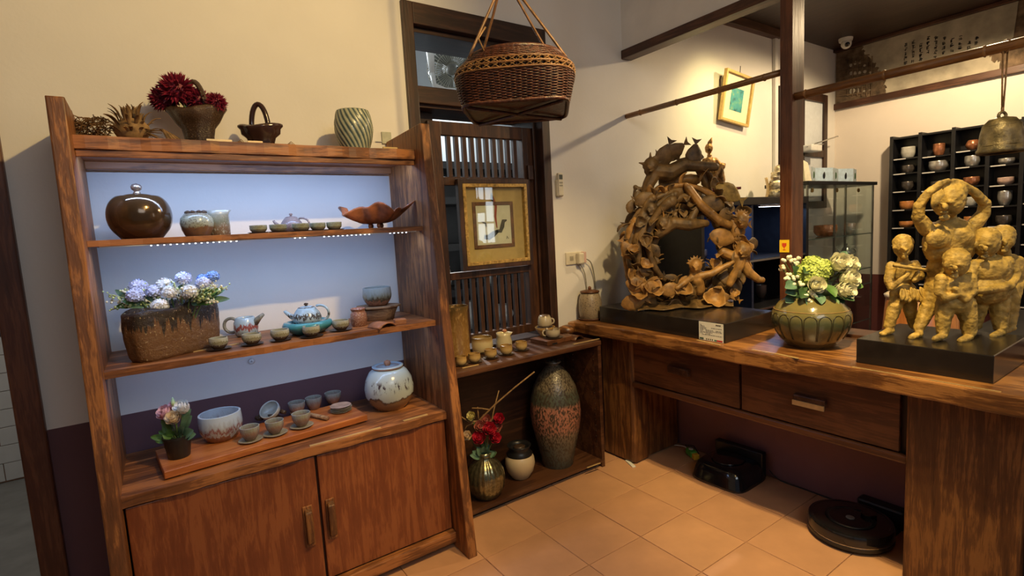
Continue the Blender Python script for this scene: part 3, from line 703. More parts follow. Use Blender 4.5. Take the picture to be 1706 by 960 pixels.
# folded dried palm leaf
p = py_(282, 231, 2.40, TZ); s = mpp(p)
t = thing('dried_palm_leaf', 'folded dried palm leaf left of the flower filled basket', 'dried leaf', p, RZ)
for k in range(9):
    f = k/8; MB().tube([(-14*s, 0, (26-2*f)*s), ((-6+10*f)*s, (k-4)*1.2*s, (24-8*f)*s), ((2+24*f)*s, (k-4)*1.5*s, (1+1.0*(1-f))*s)], [0.8*s, 1.8*s, 0.9*s], 5).build('frond_strip', M['dryl'] if k % 2 else M['dry'], t)
for nm, pts, lab in (('dried_twig', ((386, 233), (400, 227), (412, 236)), 'thin dried twig between the two handled baskets'), ('dried_twig', ((470, 238), (484, 234), (498, 239)), 'thin dried twig right of the empty handled basket')):
    P = [py_(x, y, 2.38, TZ) for x, y in pts]; b = P[0].copy(); hs = (0.002, 0.022, 0.002)
    o = MB()
    for dy in (0, 0.008): o.tube([P[i]-b+Vector((0.004*dy*100, dy, hs[i]+(dy if i == 1 else 0))) for i in range(3)], 0.0015, 5)
    root = thing(nm, lab, 'dried twig', b); 
    for dy in (0, 0.008): MB().tube([P[i]-b+Vector((0.004*dy*100, dy, hs[i]+(dy if i == 1 else 0))) for i in range(3)], 0.0016, 5).build('twig', M['dryl'], root)

M['brownglaze'] = glaze('dark_brown_glaze', [(0, (0.028, 0.016, 0.010)), (0.45, (0.05, 0.028, 0.015)), (1, (0.085, 0.045, 0.022))], 0.2, 7, 0.6, 0.2, speck=(0.14, 0.09, 0.05), speck_scale=45, bump=0.5)
def basket(label, p, s, rb, rt, h, hh, hw, mat, seedn, lobes=0.10):
    t = thing('pottery_basket', label, 'basket', p, RZ)
    prof = sc_([(0, 0), (rb*0.95, 0), (rb, 1), (rb*1.03, h*0.25), (rb*1.14, h*0.45), (rb*1.5, h*0.62), (rt*0.93, h*0.76), (rt*1.04, h*0.87), (rt*1.02, h*0.95), (rt*0.9, h), (rt*0.85, h*0.97), (rt*0.8, h*0.8), (rb*0.9, h*0.5), (rb*0.8, h*0.15), (0, h*0.12)], s)
    def mod(a, z, k): return 1+(lobes*max(0, z/(h*s)-0.4)*math.sin(4*a+0.6)+0.03*math.sin(9*a))*(1 if k else 0)
    b = MB().lathe(prof, 48, mod=mod, sy=0.72)
    b.v = [(x, y, z+(0.07*h*s*math.cos(2*math.atan2(y, x)) if z > h*s*0.7 else 0)) for x, y, z in b.v]
    b.build('body', mat, t, True)
    pts = [Vector((rt*0.35*s*0+hw*s*math.cos(a), rt*0.35*s*math.sin(a+PI/2)*0.0, h*s*0.8+hh*s*math.sin(a))) for a in [PI*i/16 for i in range(17)]]
    hm = MB().tube(pts, [s*(4.2 if 0 < i < 16 else 5.5) for i in range(17)], 10)
    hm.v = [(x, y*1.0, z) for x, y, z in hm.v]; hm.build('handle', mat, t, True)
    for sx in (-1, 1): MB().ell((sx*hw*s, -1.5*s, h*s*0.83), (6*s, 4*s, 6*s), 10, 8).build('handle_boss', mat, t, True)
    return t
p = py_(333, 233, 2.42, TZ); s = mpp(p)
t = basket('dark brown pottery basket holding crimson flowers on the top board', p, s, 26, 50, 62, 55, 17, M['brownglaze'], 1)
fl_ = thing('flower_bunch', 'three crimson chrysanthemum heads in the dark pottery basket', 'flowers', p+Vector((0, 0, 0.08)), RZ)
random.seed(31)
for c, R in (((-48, -6, 44), 24), ((-22, -10, 56), 30), ((36, -4, 34), 18), ((2, 6, 42), 22)):
    mb = MB(); petals(mb, Vector(c)*s, R*s, 260, 0.6, 0.09, -0.9); mb.ell(Vector(c)*s, R*s*0.62, 12, 8); mb.build('flower_head', M['crimson'], fl_)
    MB().tube([Vector(c)*s, (c[0]*0.3*s, 0, 0.0)], 1.5*s, 6).build('stem', M['stem'], fl_)
p = py_(436, 237, 2.42, TZ); s = mpp(p)
basket('small empty dark pottery basket with a tall handle on the top board', p, s, 22, 36, 38, 42, 14, glaze('black_brown_glaze', [(0, (0.02, 0.012, 0.012)), (1, (0.05, 0.022, 0.018))], 0.2, 7, 0.6, 0.15), 2, 0.13)
# spiral green vase
mt, nt, b = _mat('spiral_green_glaze')
tc = _n(nt, 'ShaderNodeTexCoord'); nf = _noise(nt, tc.outputs['Object'], 40, 3); r = _ramp(nt, [(0.35, (0.09, 0.12, 0.10)), (0.65, (0.38, 0.40, 0.28))]); nt.links.new(nf, r.inputs[0]); nt.links.new(r.outputs[0], b.inputs['Base Color']); b.inputs['Roughness'].default_value = 0.25
p = py_(592, 244, 2.42, TZ); s = mpp(p)
prof = []
for r_, z in ((0, 0), (21, 0), (22, 1)): prof.append((r_, z))
for i in range(1, 23):
    t_ = i/22; prof.append((22+9.5*math.sin(PI*min(1, t_*0.85+0.0)), 1+66*t_))
prof += [(21, 68), (18, 66), (22, 55), (24, 35), (18, 8), (0, 5)]
o = MB().lathe(sc_(prof, s), 96, mod=lambda a, z, k: 1+(0.035*math.sin(22*a+z/s*0.4) if 2 < k < 25 else 0))
ov = o.build('spiral_vase', None, None, True); o = ov; o.location = p; o.rotation_euler = (0, 0, RZ)
# ridged colours: darker in the grooves, paler on the ribs
mt2, nt, b = _mat('spiral_groove_glaze'); tc = _n(nt, 'ShaderNodeTexCoord'); sp = _n(nt, 'ShaderNodeSeparateXYZ'); nt.links.new(tc.outputs['Object'], sp.inputs[0])
at2 = _n(nt, 'ShaderNodeMath', operation='ARCTAN2'); nt.links.new(sp.outputs[1], at2.inputs[0]); nt.links.new(sp.outputs[0], at2.inputs[1])
m1 = _n(nt, 'ShaderNodeMath', operation='MULTIPLY'); m1.inputs[1].default_value = 22; nt.links.new(at2.outputs[0], m1.inputs[0])
m2 = _n(nt, 'ShaderNodeMath', operation='MULTIPLY_ADD'); m2.inputs[1].default_value = 0.4/s; nt.links.new(sp.outputs[2], m2.inputs[0]); nt.links.new(m1.outputs[0], m2.inputs[2])
sn = _n(nt, 'ShaderNodeMath', operation='SINE'); nt.links.new(m2.outputs[0], sn.inputs[0])
nz = _noise(nt, tc.outputs['Object'], 25, 3); m3 = _n(nt, 'ShaderNodeMath', operation='MULTIPLY_ADD'); m3.inputs[1].default_value = 1.6; m3.inputs[2].default_value = -0.8; nt.links.new(nz, m3.inputs[0])
ad = _n(nt, 'ShaderNodeMath', operation='ADD'); nt.links.new(sn.outputs[0], ad.inputs[0]); nt.links.new(m3.outputs[0], ad.inputs[1])
mr = _n(nt, 'ShaderNodeMapRange'); mr.inputs[1].default_value = -1.2; mr.inputs[2].default_value = 1.0; nt.links.new(ad.outputs[0], mr.inputs[0])
r = _ramp(nt, [(0.15, (0.06, 0.085, 0.085)), (0.5, (0.22, 0.26, 0.22)), (0.9, (0.42, 0.42, 0.29))]); nt.links.new(mr.outputs[0], r.inputs[0]); nt.links.new(r.outputs[0], b.inputs['Base Color']); b.inputs['Roughness'].default_value = 0.25
o.data.materials.clear(); o.data.materials.append(mt2); tag(o, 'green grey spiral ribbed vase at the right of the top board', 'vase')

# ================================================================== SECOND BOARD
Z2 = SH['s2'][0]
M['bronze'] = glaze('bronze_brown_glaze', [(0, (0.10, 0.05, 0.025)), (0.5, (0.075, 0.045, 0.022)), (1, (0.11, 0.065, 0.03))], 0.2, 4, 1, 0.14, metal=0.55, bump=0.04)
p = py_(238, 396, 2.42, Z2); s = mpp(p)
t = thing('lidded_jar', 'big shiny bronze brown round jar with a knobbed lid', 'jar', p, RZ)
prof = [(0, 0), (32, 0), (35, 1)]+[(56*math.sin(a)**0.62, 38-38*math.cos(a)) for a in [0.75+i*(PI-0.75-0.55)/16 for i in range(17)]]
MB().lathe(sc_(prof+[(0, prof[-1][1])], s), 48).build('body', M['bronze'], t, True)
l = MB().lathe(sc_([(31, 66), (31, 69), (22, 73), (8, 75), (0, 75)], s), 40).build('lid', M['bronze'], t, True)
MB().lathe(sc_([(0, 74), (8, 74), (6, 77), (5, 79), (9, 82), (10, 86), (7, 90), (0, 92)], s), 20).build('knob', plain('silver_knob', (0.45, 0.4, 0.36), 0.2, 0.8), l, True)
M['celadon'] = glaze('celadon_brown_glaze', [(0, (0.14, 0.07, 0.035)), (0.36, (0.16, 0.08, 0.04)), (0.44, (0.30, 0.32, 0.25)), (0.75, (0.34, 0.38, 0.31)), (1, (0.15, 0.12, 0.09))], 0.16, 5, 0.5, 0.2, speck=(0.1, 0.07, 0.05), speck_scale=20)
p = py_(331, 394, 2.41, Z2); s = mpp(p)
t = thing('round_pot', 'small round celadon pot with brown petals beside the bronze jar', 'pot', p, RZ)
MB().lathe(sc_([(0, 0), (20, 0), (22, 2), (27, 12), (29, 22), (27, 31), (20, 38), (12, 40), (9, 39), (8, 34), (0, 30)], s), 36).build('body', M['celadon'], t, True)
random.seed(5)
for k in range(9):
    a = 2*PI*k/9; MB().ell((13*s*math.cos(a), 13*s*math.sin(a), 40*s), (4*s, 4*s, 3.2*s), 8, 6).build('rim_bead', M['brownglaze'], t, True)
M['pitch'] = glaze('pitcher_glaze', [(0, (0.17, 0.10, 0.06)), (0.35, (0.22, 0.15, 0.09)), (0.55, (0.20, 0.22, 0.16)), (0.8, (0.33, 0.37, 0.33)), (1, (0.36, 0.38, 0.36))], 0.15, 6, 0.4, 0.25, speck=(0.42, 0.42, 0.36), speck_scale=14)
def pitcher(label, p, s, rb, rt, h, mat, spout=1, name='pitcher'):
    t = thing(name, label, 'pitcher', p, RZ)
    def mod(a, z, k): return 1+(0.30*max(0, math.cos(a if spout > 0 else a-PI))**14 if z > h*s*0.8 else 0)
    MB().lathe(sc_([(0, 0), (rb, 0), (rb*1.06, 2), (rb*1.1, h*0.4), (rt*0.95, h*0.8), (rt*1.02, h), (rt*0.9, h), (rt*0.85, h*0.8), (rb*0.9, h*0.3), (0, h*0.1)], s), 40, mod=mod).build('body', mat, t, True)
    return t
p = py_(367, 392, 2.44, Z2); s = mpp(p)
pitcher('small celadon and brown pouring jug behind the round pot', p, s, 17, 19, 42, M['pitch'])
M['mauve'] = glaze('mauve_glaze', [(0, (0.16, 0.11, 0.10)), (0.5, (0.22, 0.17, 0.19)), (1, (0.26, 0.22, 0.22))], 0.15, 8, 0.6, 0.25, speck=(0.34, 0.3, 0.3), speck_scale=20)
def teapot(label, p, s, R, H, mat, handle=1, hr=0.36, spoutl=0.55, lidmat=None, knob=None, name='teapot', foot=0.6, belly=(1.0, 0.45), rim=0.55, spz=0.35, hz=0.5):
    """handle=+1: handle on the right of the picture, spout left"""
    t = thing(name, label, 'teapot', p, RZ)
    out = [(0, 0), (foot*R*0.9, 0), (foot*R, 0.03*H)]
    for i in range(1, 11):
        u = i/10; bh = belly[1]
        r = foot+(belly[0]-foot)*math.sin(PI/2*u/bh) if u <= bh else rim+(belly[0]-rim)*math.cos(PI/2*(u-bh)/(1-bh))
        out.append((r*R, H*u))
    MB().lathe(sc_(out+[(rim*R*0.8, H*0.97), (0, H*0.95)], s), 40).build('body', mat, t, True)
    l = MB().lathe(sc_([(0, H*0.97), (rim*R*0.95, H*0.98), (rim*R*0.98, H*1.02), (rim*R*0.6, H*1.08), (0, H*1.1)], s), 30).build('lid', lidmat or mat, t, True)
    MB().lathe(sc_([(0, H*1.08), (R*0.10, H*1.09), (R*0.08, H*1.14), (R*0.16, H*1.22), (R*0.1, H*1.29), (0, H*1.3)], s), 14, mod=lambda a, z, k: 1+0.18*math.sin(5*a)).build('knob', knob or mat, l, True)
    hx = handle
    pts = arc((hx*R*0.92*s, 0, H*hz*s), R*hr*s, PI*0.62, -PI*0.62, 14, (1.15*1, 1.05))
    pts = [Vector((hx*(R*0.92*s+abs(0)+(q.x-hx*R*0.92*s)), q.y, q.z)) if hx > 0 else Vector((-(R*0.92*s+(q.x-hx*R*0.92*s)), q.y, q.z)) for q in pts]
    MB().tube(pts, R*0.085*s, 8).build('handle', mat, t, True)
    x0 = -hx*R*0.75; x1 = -hx*R*(1+spoutl)
    sp = [Vector((x0, 0, H*spz))*s, Vector(((x0+x1)/2, 0, H*(spz+0.15)))*s, Vector((x1*0.97, 0, H*(spz+0.42)))*s, Vector((x1, 0, H*(spz+0.52)))*s]
    MB().tube(sp, [R*0.26*s, R*0.17*s, R*0.11*s, R*0.10*s], 10).build('spout', mat, t, True)
    return t
p = py_(487, 384, 2.50, Z2); s = mpp(p)
teapot('small mauve teapot behind the row of celadon cups', p, s, 19, 25, M['mauve'], 1, 0.55, 0.55)
M['celcup'] = glaze('celadon_cup_glaze', [(0, (0.13, 0.08, 0.04)), (0.35, (0.22, 0.19, 0.11)), (0.55, (0.30, 0.33, 0.22)), (0.7, (0.20, 0.19, 0.11)), (1, (0.36, 0.40, 0.31))], 0.35, 9, 0.3, 0.2)
M['darksau'] = plain('dark_brown_saucer', (0.05, 0.03, 0.02), 0.4)
Gs2 = 'celadon cups on the second board'
for k, (x, yb, wd, hgt, sau, yy) in enumerate(((431, 386, 15, 12, 0, 2.37), (464, 384, 15, 12, 1, 2.37), (501, 382, 15, 12, 1, 2.37), (530, 382, 13.5, 12, 1, 2.40), (557, 381, 13, 12, 1, 2.40))):
    p = py_(x, yb, yy, Z2); s = mpp(p); nm = ('first', 'second', 'third', 'fourth', 'fifth')[k]
    if sau or True: saucer('dark saucer under the %s celadon cup from the left on the second board' % nm, p, (wd+4)*s, M['darksau'], 'saucers on the second board')
    cup('%s celadon cup from the left in the row before the mauve teapot' % nm, p+Vector((0, 0, 0.0045)), wd*s, hgt*s, M['celcup'], Gs2, 0.7, (1.0, 0.6))
# leaf bowl
M['leafbowl'] = plain('rust_leaf_glaze', (0.30, 0.105, 0.045), 0.32, var=0.4, nscale=18, bump=0.4, coat=0.2)
p = py_(626, 380, 2.40, Z2); s = mpp(p)
t = thing('leaf_bowl', 'rust brown leaf shaped bowl with a ragged rim on the second board', 'bowl', p, RZ)
def lb(u, v):
    a = 2*PI*u; r = 12+44*v**0.8; ww = 1+0.16*v*math.sin(5*a+0.5)+0.07*v*math.sin(11*a)
    return Vector((r*ww*math.cos(a)*s, r*ww*math.sin(a)*0.72*s, (9+24*v**1.6+v*v*6*math.sin(4*a+1)+v*4*math.sin(9*a))*s))
MB().sheet(lb, 60, 12, closeu=True).build('bowl', M['leafbowl'], t, True, solid=0.005)
MB().lathe(sc_([(0, 8), (14, 8), (14, 11), (0, 11)], s), 24, sy=0.72).build('bowl_floor', M['leafbowl'], t, True)
for a in (0.6, 2.4, 4.0, 5.4): MB().ell((11*s*math.cos(a), 8*s*math.sin(a), 4.5*s), (3.5*s, 3.5*s, 4.6*s), 8, 6).build('foot', M['leafbowl'], t, True)
# ================================================================== THIRD BOARD
Z3 = SH['s3'][0]
# textured slab vase
mt, nt, b = _mat('slab_vase_glaze'); tc = _n(nt, 'ShaderNodeTexCoord'); sp = _n(nt, 'ShaderNodeSeparateXYZ'); nt.links.new(tc.outputs['Generated'], sp.inputs[0])
mp = _n(nt, 'ShaderNodeMapping'); mp.inputs['Scale'].default_value = (34, 8, 0.5); nt.links.new(tc.outputs['Generated'], mp.inputs[0]); f = _noise(nt, mp.outputs[0], 1.0, 3, 0.6)
a = _n(nt, 'ShaderNodeMath', operation='MULTIPLY_ADD'); a.inputs[1].default_value = 0.95; nt.links.new(f, a.inputs[0]); nt.links.new(sp.outputs[2], a.inputs[2])
fr = _ramp(nt, [(0.96, (0.16, 0.075, 0.028)), (1.0, (0.022, 0.012, 0.007))])
sb = _n(nt, 'ShaderNodeMath', operation='SUBTRACT'); sb.inputs[1].default_value = 0.08; nt.links.new(a.outputs[0], sb.inputs[0]); nt.links.new(sb.outputs[0], fr.inputs[0])
f2 = _noise(nt, tc.outputs['Object'], 120, 4); rr = _ramp(nt, [(0.63, (0, 0, 0)), (0.70, (1, 1, 1))]); nt.links.new(f2, rr.inputs[0])
mx = _n(nt, 'ShaderNodeMix', data_type='RGBA'); nt.links.new(rr.outputs[0], mx.inputs[0]); nt.links.new(fr.outputs[0], mx.inputs[6]); mx.inputs[7].default_value = (0.5, 0.38, 0.22, 1); nt.links.new(mx.outputs[2], b.inputs['Base Color']); b.inputs['Roughness'].default_value = 0.35
f3 = _noise(nt, tc.outputs['Object'], 70, 5, 0.7); _bump(nt, b, f3, 0.9, 0.008); b.inputs['Coat Weight'].default_value = 0.25
M['slab'] = mt
pl_, pr_ = atz(212, 612, Z3), atz(350, 578, Z3); p = (pl_+pr_)/2+Vector((0.02, 0.06, 0)); p.z = Z3; s = mpp(p)
ang = math.atan2((pr_-pl_).y, (pr_-pl_).x)
t = thing('slab_vase', 'wide flat brown slab vase with dripping black glaze on the third board', 'vase', p, ang)
hwd = (pr_-pl_).length/2
prof = [(0, 0), (0.97, 0), (1.0, 0.01)]
for i in range(1, 13):
    u = i/12; prof.append((1.0+0.06*math.sin(PI*u*0.9)+0.05*u, 0.185*u))
prof += [(0.99, 0.19), (0.95, 0.185), (0.95, 0.05), (0, 0.03)]
def sup(a, z, k):
    c_, s_ = abs(math.cos(a)), abs(math.sin(a)); return 1/((c_**3.2+s_**3.2)**(1/3.2))*(1+0.01*math.sin(7*a))
o = MB().lathe([(r*hwd, z) for r, z in prof], 64, mod=sup, sy=0.42)
o.v = [(x, y, z+(0.012*x/hwd*z/0.19)+0.006*math.sin(x*40)*(z > 0.15)) for x, y, z in o.v]
o.build('body', M['slab'], t, True, disp=(0.006, 0.012))
fb = thing('flower_arrangement', 'white, lilac and blue pompon flowers in the brown slab vase', 'flowers', p+Vector((0, 0, 0.19)), RZ)
random.seed(41)
bc = Vector((267, 497))
def fpos(x, y, dy): return Vector(((x-bc.x)*s, dy, (bc.y-y)*s))
for x, y, R, c, dy in ((217, 466, 14, 'lilac', 0.0), (222, 479, 14, 'lilac', -0.035), (242, 475, 12, 'lilac', 0.0), (255, 466, 13, 'whitep', 0.02), (277, 477, 13, 'whitep', -0.03), (266, 497, 13, 'whitep', -0.06), (292, 457, 13, 'lilac', 0.0), (309, 478, 13, 'whitep', -0.03), (324, 467, 12, 'lilac', 0.0), (333, 457, 10, 'bluep', 0.03), (313, 460, 8, 'bluep', 0.04)):
    mb = MB(); c_ = fpos(x, y, dy); florets(mb, c_, R*s*0.88, 70, 4.2*s, -0.7, 0.9); mb.ell(c_, R*s*0.8, 12, 8); mb.build('flower_head', M[c], fb)
    MB().tube([c_, Vector((c_.x*0.55, 0.0, -0.06))], 1.3*s, 5).build('stem', M['stem'], fb)
for k in range(64):
    sd = random.choice((-1, -1, 1, 1, 0)); x = 267+(random.uniform(50, 92)*sd if sd else random.uniform(-55, 55)); y = 497-random.uniform(4, 36)+(8 if abs(sd) else 0)
    b_ = Vector(((x-bc.x)*s*0.55, 0, 0.0)); e_ = fpos(x, y, random.uniform(-0.05, 0.05))
    if k % 3 == 0:
        leafm(b_*0.8+e_*0.2, e_, 6*s, 0.1, (0, -1, 0.5)).build('leaf', M['leaf'] if k % 2 else M['leafb'], fb, True)
    else:
        mb = MB(); mb.tube([b_, (b_+e_)/2+Vector((0, 0, 0.006)), e_], 0.8*s, 5)
        for q in range(12):
            u = 0.35+0.65*q/11; c_ = b_.lerp(e_, u)+Vector((random.uniform(-5, 5)*s, random.uniform(-5, 5)*s, random.uniform(-3, 5)*s)); mb.ell(c_, 1.9*s*random.uniform(0.7, 1.3), 6, 4)
        mb.build('sprig', M['palegreen'] if k % 2 else M['creamp'], fb, True)
# blue jug with red and brown drips
M['bluedrip'] = glaze('pale_blue_drip_glaze', [(0, (0.10, 0.05, 0.035)), (0.12, (0.30, 0.36, 0.38)), (0.34, (0.42, 0.52, 0.56)), (0.42, (0.28, 0.06, 0.045)), (0.58, (0.32, 0.10, 0.08)), (0.66, (0.42, 0.53, 0.58)), (1, (0.40, 0.52, 0.60))], 0.5, 11, 0.18, 0.2)
p = pz_(412, 563, Z3, 20); s = mpp(p)
t = thing('side_jug', 'pale blue jug with dark red splashes and a ring handle', 'jug', p, RZ)
MB().lathe(sc_([(0, 0), (15, 0), (19, 4), (21, 14), (20, 24), (16, 31), (15, 32), (13, 31), (16, 22), (14, 6), (0, 4)], s), 36).build('body', M['bluedrip'], t, True)
MB().lathe(sc_([(0, 29), (14, 29.5)], s), 30).build('dark_inside', M['darksau'], t, True)
M['greyglz'] = plain('grey_brown_glaze', (0.26, 0.25, 0.2), 0.3, var=0.2, nscale=80)
MB().tube([Vector((-24*s+12*s*math.cos(a), 0, 19*s+12*s*math.sin(a))) for a in [2*PI*i/20 for i in range(20)]], 2.6*s, 8, True).build('handle', M['greyglz'], t, True)
MB().tube([(15*s, 0, 21*s), (24*s, 0, 30*s), (31*s, 0, 35*s)], [6*s, 4*s, 2.6*s], 10).build('spout', M['greyglz'], t, True)
# cups with saucers
M['cup3'] = glaze('cream_brown_cup_glaze', [(0, (0.10, 0.055, 0.03)), (0.32, (0.12, 0.065, 0.035)), (0.42, (0.34, 0.33, 0.24)), (0.6, (0.22, 0.20, 0.11)), (0.75, (0.42, 0.42, 0.33)), (1, (0.44, 0.45, 0.38))], 0.42, 12, 0.2, 0.2)
for k, (x, yb, r, h, rs) in enumerate(((366, 586, 16, 18, 22), (421, 578, 16, 17, 20), (468, 571, 15.5, 17, 19), (520, 565, 14.5, 17, 20), (569, 554, 14, 16, 19))):
    p = pz_(x, yb, Z3, rs); s = mpp(p); nm = ('first', 'second', 'third', 'fourth', 'fifth')[k]
    saucer('dark saucer under the %s cream cup on the third board, counted from the slab vase' % nm, p, rs*s, M['darksau'], 'saucers on the third board')
    cup('%s cream and brown cup on the third board, counted from the slab vase' % nm, p+Vector((0, 0, 0.0045)), r*s, h*s, M['cup3'], 'cream cups on the third board', 0.62, (1.04, 0.6))
# turquoise stand with teapot
p = pz_(515, 561, Z3, 40); s = mpp(p)
M['turq'] = glaze('turquoise_glaze', [(0, (0.03, 0.13, 0.15)), (0.5, (0.05, 0.24, 0.28)), (1, (0.07, 0.30, 0.34))], 0.15, 6, 0.6, 0.15)
t = thing('teapot_stand', 'round turquoise pottery stand under the blue teapot', 'stand', p, RZ)
MB().lathe(sc_([(0, 0), (26, 0), (30, 3), (40, 10), (42, 15), (39, 20), (33, 21), (29, 18), (28, 15), (0, 15)], s), 48, mod=lambda a, z, k: 1+0.025*math.sin(6*a)).build('dish', M['turq'], t, True)
MB().lathe(sc_([(0, 15.2), (27.5, 15.2), (27.5, 16.5), (0, 16.5)], s), 40).build('inner_plate', M['black'], t, True)
M['bluepot'] = glaze('pale_blue_forest_glaze', [(0, (0.10, 0.09, 0.08)), (0.08, (0.42, 0.5, 0.55)), (0.30, (0.44, 0.54, 0.6)), (0.40, (0.06, 0.05, 0.04)), (0.55, (0.09, 0.08, 0.07)), (0.62, (0.42, 0.55, 0.63)), (1, (0.36, 0.52, 0.62))], 0.5, 15, 0.15, 0.2)
teapot('pale blue teapot with dark tree marks on the turquoise stand', p+Vector((0, 0, 16.6*s)), s, 24, 26, M['bluepot'], 1, 0.52, 0.5, knob=M['brownglaze'], foot=0.85, belly=(1.02, 0.3), rim=0.6, hz=0.6)
# reddish carved jar
p = pz_(599, 545, Z3, 12); s = mpp(p)
simple('carved_jar', 'small reddish carved jar between the teapot stand and the raised bowl', 'jar', p, sc_([(0, 0), (11, 0), (13, 3), (14.5, 12), (13.5, 21), (11, 25), (13, 29), (12, 30), (9, 27), (10, 20), (0, 4)], s), glaze('red_brown_carved', [(0, (0.20, 0.08, 0.05)), (0.5, (0.30, 0.13, 0.08)), (1, (0.30, 0.12, 0.08))], 0.2, 12, 1, 0.35, speck=(0.5, 0.36, 0.26), speck_scale=16, bump=0.4))
# wooden slab stand with bowl
p = pz_(643, 536, Z3, 0); p = p+Vector((0.0, 0.09, 0)); s = mpp(p)
t = thing('driftwood_stand', 'rough driftwood slab stand carrying the celadon bowl', 'stand', p, RZ)
M['drift'] = wood('driftwood', (0.12, 0.06, 0.03), (0.24, 0.13, 0.065), (0.4, 0.25, 0.13), 'x', 2.0, 0.6, 0.4)
random.seed(3)
poly = [(math.cos(a)*(36+3*math.sin(3*a)+random.uniform(-1, 1))*s, math.sin(a)*26*s) for a in [2*PI*i/30 for i in range(30)]]
MB().prism(poly, 2, 21*s, 24*s).build('slab', M['drift'], t, False, bevel=0.002, recalc=True)
MB().lathe(sc_([(0, 0), (24, 0), (26, 8), (32, 21), (0, 21)], s), 26, sy=0.7, mod=lambda a, z, k: 1+0.06*math.sin(5*a)+0.03*math.sin(11*a)).build('root_base', M['drift'], t, True)
p2 = pz_(640, 512, Z3+24*s, 0); p2 = p+Vector((0.0, 0, 24*s))
M['celbowl'] = glaze('celadon_tree_bowl_glaze', [(0, (0.22, 0.09, 0.05)), (0.22, (0.36, 0.16, 0.09)), (0.36, (0.08, 0.07, 0.045)), (0.5, (0.24, 0.24, 0.17)), (0.7, (0.34, 0.37, 0.33)), (1, (0.38, 0.42, 0.40))], 0.4, 12, 0.2, 0.2)
cup('celadon bowl with dark tree marks raised on the driftwood stand', p2, 23*s, 30*s, M['celbowl'], None, 0.7, (1.05, 0.55), 'tea_bowl')
# curved roof tile piece and block
p = pz_(646, 546, Z3, 0); s = mpp(p)
M['terra'] = plain('terracotta_piece', (0.36, 0.15, 0.07), 0.5, var=0.25, nscale=25, bump=0.2)
o = MB(); 
def tl(u, v): a = PI*(0.12+0.76*u); return Vector((math.cos(a)*18*s, -2*s+v*34*s, math.sin(a)*12*s-4.2*s))
o = o.sheet(tl, 12, 3).build('tile_shard', M['terra'], None, True, solid=0.005); o.location = p; o.rotation_euler = (0, 0, RZ+0.9); tag(o, 'curved terracotta tile piece leaning before the driftwood stand', 'tile piece')
p = pz_(668, 541, Z3, 0)
o = MB().box(-10*s, 10*s, 0, 16*s, 0, 9*s).build('terracotta_block', M['terra'], bevel=0.003); o.location = p; o.rotation_euler = (0, 0, RZ+0.4); tag(o, 'small terracotta block right of the curved tile piece', 'block')

# ================================================================== CUPBOARD TOP
Z4 = SH['cab'][0]
# tea board
A, B, C_ = atz(275, 802, Z4), atz(613, 703, Z4), atz(262, 756, Z4)
th = 0.034
d1 = (B-A); d2 = Vector((-d1.y, d1.x, 0)).normalized()
wd = 0.27
c = (A+B)/2; t = None
poly = [(0, 0), (d1.length, 0), (d1.length, wd), (0, wd)]
o = MB().prism([(x, y) for x, y in poly], 2, 0.006, th).build('plank', M['board'], None, bevel=0.003)
o.location = A; o.rotation_euler = (0, 0, math.atan2(d1.y, d1.x))
root = thing('tea_board', 'long orange brown wooden tea board on the cupboard top', 'board', A, math.atan2(d1.y, d1.x))
o.location = (0, 0, 0); o.rotation_euler = (0, 0, 0); o.parent = root
for x in (0.05, d1.length-0.08): MB().box(x, x+0.03, 0.01, wd-0.01, 0, 0.006).build('batten', M['board'], root)
ZB = Z4+th
# potted rose
p = pz_(300, 767, ZB, 20); s = mpp(p)
pt = thing('flower_pot', 'small black plastic pot at the left end of the tea board', 'pot', p, RZ)
MB().lathe(sc_([(0, 0), (18, 0), (19, 1), (24, 33), (25, 33), (25, 37), (22, 37), (21, 30), (0, 29)], s), 32).build('pot', M['blackpl'], pt, True, ang=40)
MB().lathe(sc_([(0, 30), (21.5, 30)], s), 24).build('soil', M['darksau'], pt, True)
pr = thing('mini_rose', 'mini rose plant with pink and cream blooms in the black pot', 'plant', p+Vector((0, 0, 30*s)), RZ)
random.seed(51)
base = Vector((300, 737))
def rp(x, y, dy=0): return Vector(((x-base.x)*s, dy*s, (base.y-y)*s))
for x, y, R, c, dy in ((288, 692, 12, 'pinkp', 0), (304, 699, 11, 'peach', -8), (313, 686, 12, 'whitep', 4), (296, 684, 8, 'pinkp', 8)):
    mb = MB(); rosehead(mb, rp(x, y, dy), R*s, (random.uniform(-.3, .3), -0.7, 0.7)); mb.build('rose_bloom', M[c], pr, True)
    MB().tube([(0, 0, 0), rp(x, y, dy)*0.6+Vector((2*s, 0, 0)), rp(x, y, dy)], 1.2*s, 5).build('stem', M['stem'], pr, True)
MB().lathe(sc_([(0, 0), (3.5, 4), (3.8, 8), (2, 14), (0, 17)], s), 8, c=rp(301, 682)).build('rose_bud', M['palegreen'], pr, True)
MB().tube([(0, 0, 0), rp(301, 684)], 1*s, 5).build('stem', M['stem'], pr)
for x, y, dy, w_ in ((262, 729, -6, 5), (272, 722, 0, 5), (278, 712, 4, 6), (284, 724, -10, 6), (328, 700, 5, 8), (334, 722, -5, 8), (322, 713, -8, 7), (312, 722, -12, 6), (270, 736, -8, 5), (330, 732, 4, 7), (292, 716, -8, 6), (318, 728, -12, 7), (276, 700, 8, 6), (325, 690, 10, 6)):
    e = rp(x, y, dy); b_ = e*0.35
    MB().tube([(0, 0, 0), b_], 1*s, 5).build('stem', M['stem'], pr)
    leafm(b_, e, w_*s*1.1, 0.12, (0, -1, 0.5)).build('leaf', M['leaf'] if x < 300 else M['leafb'], pr, True)
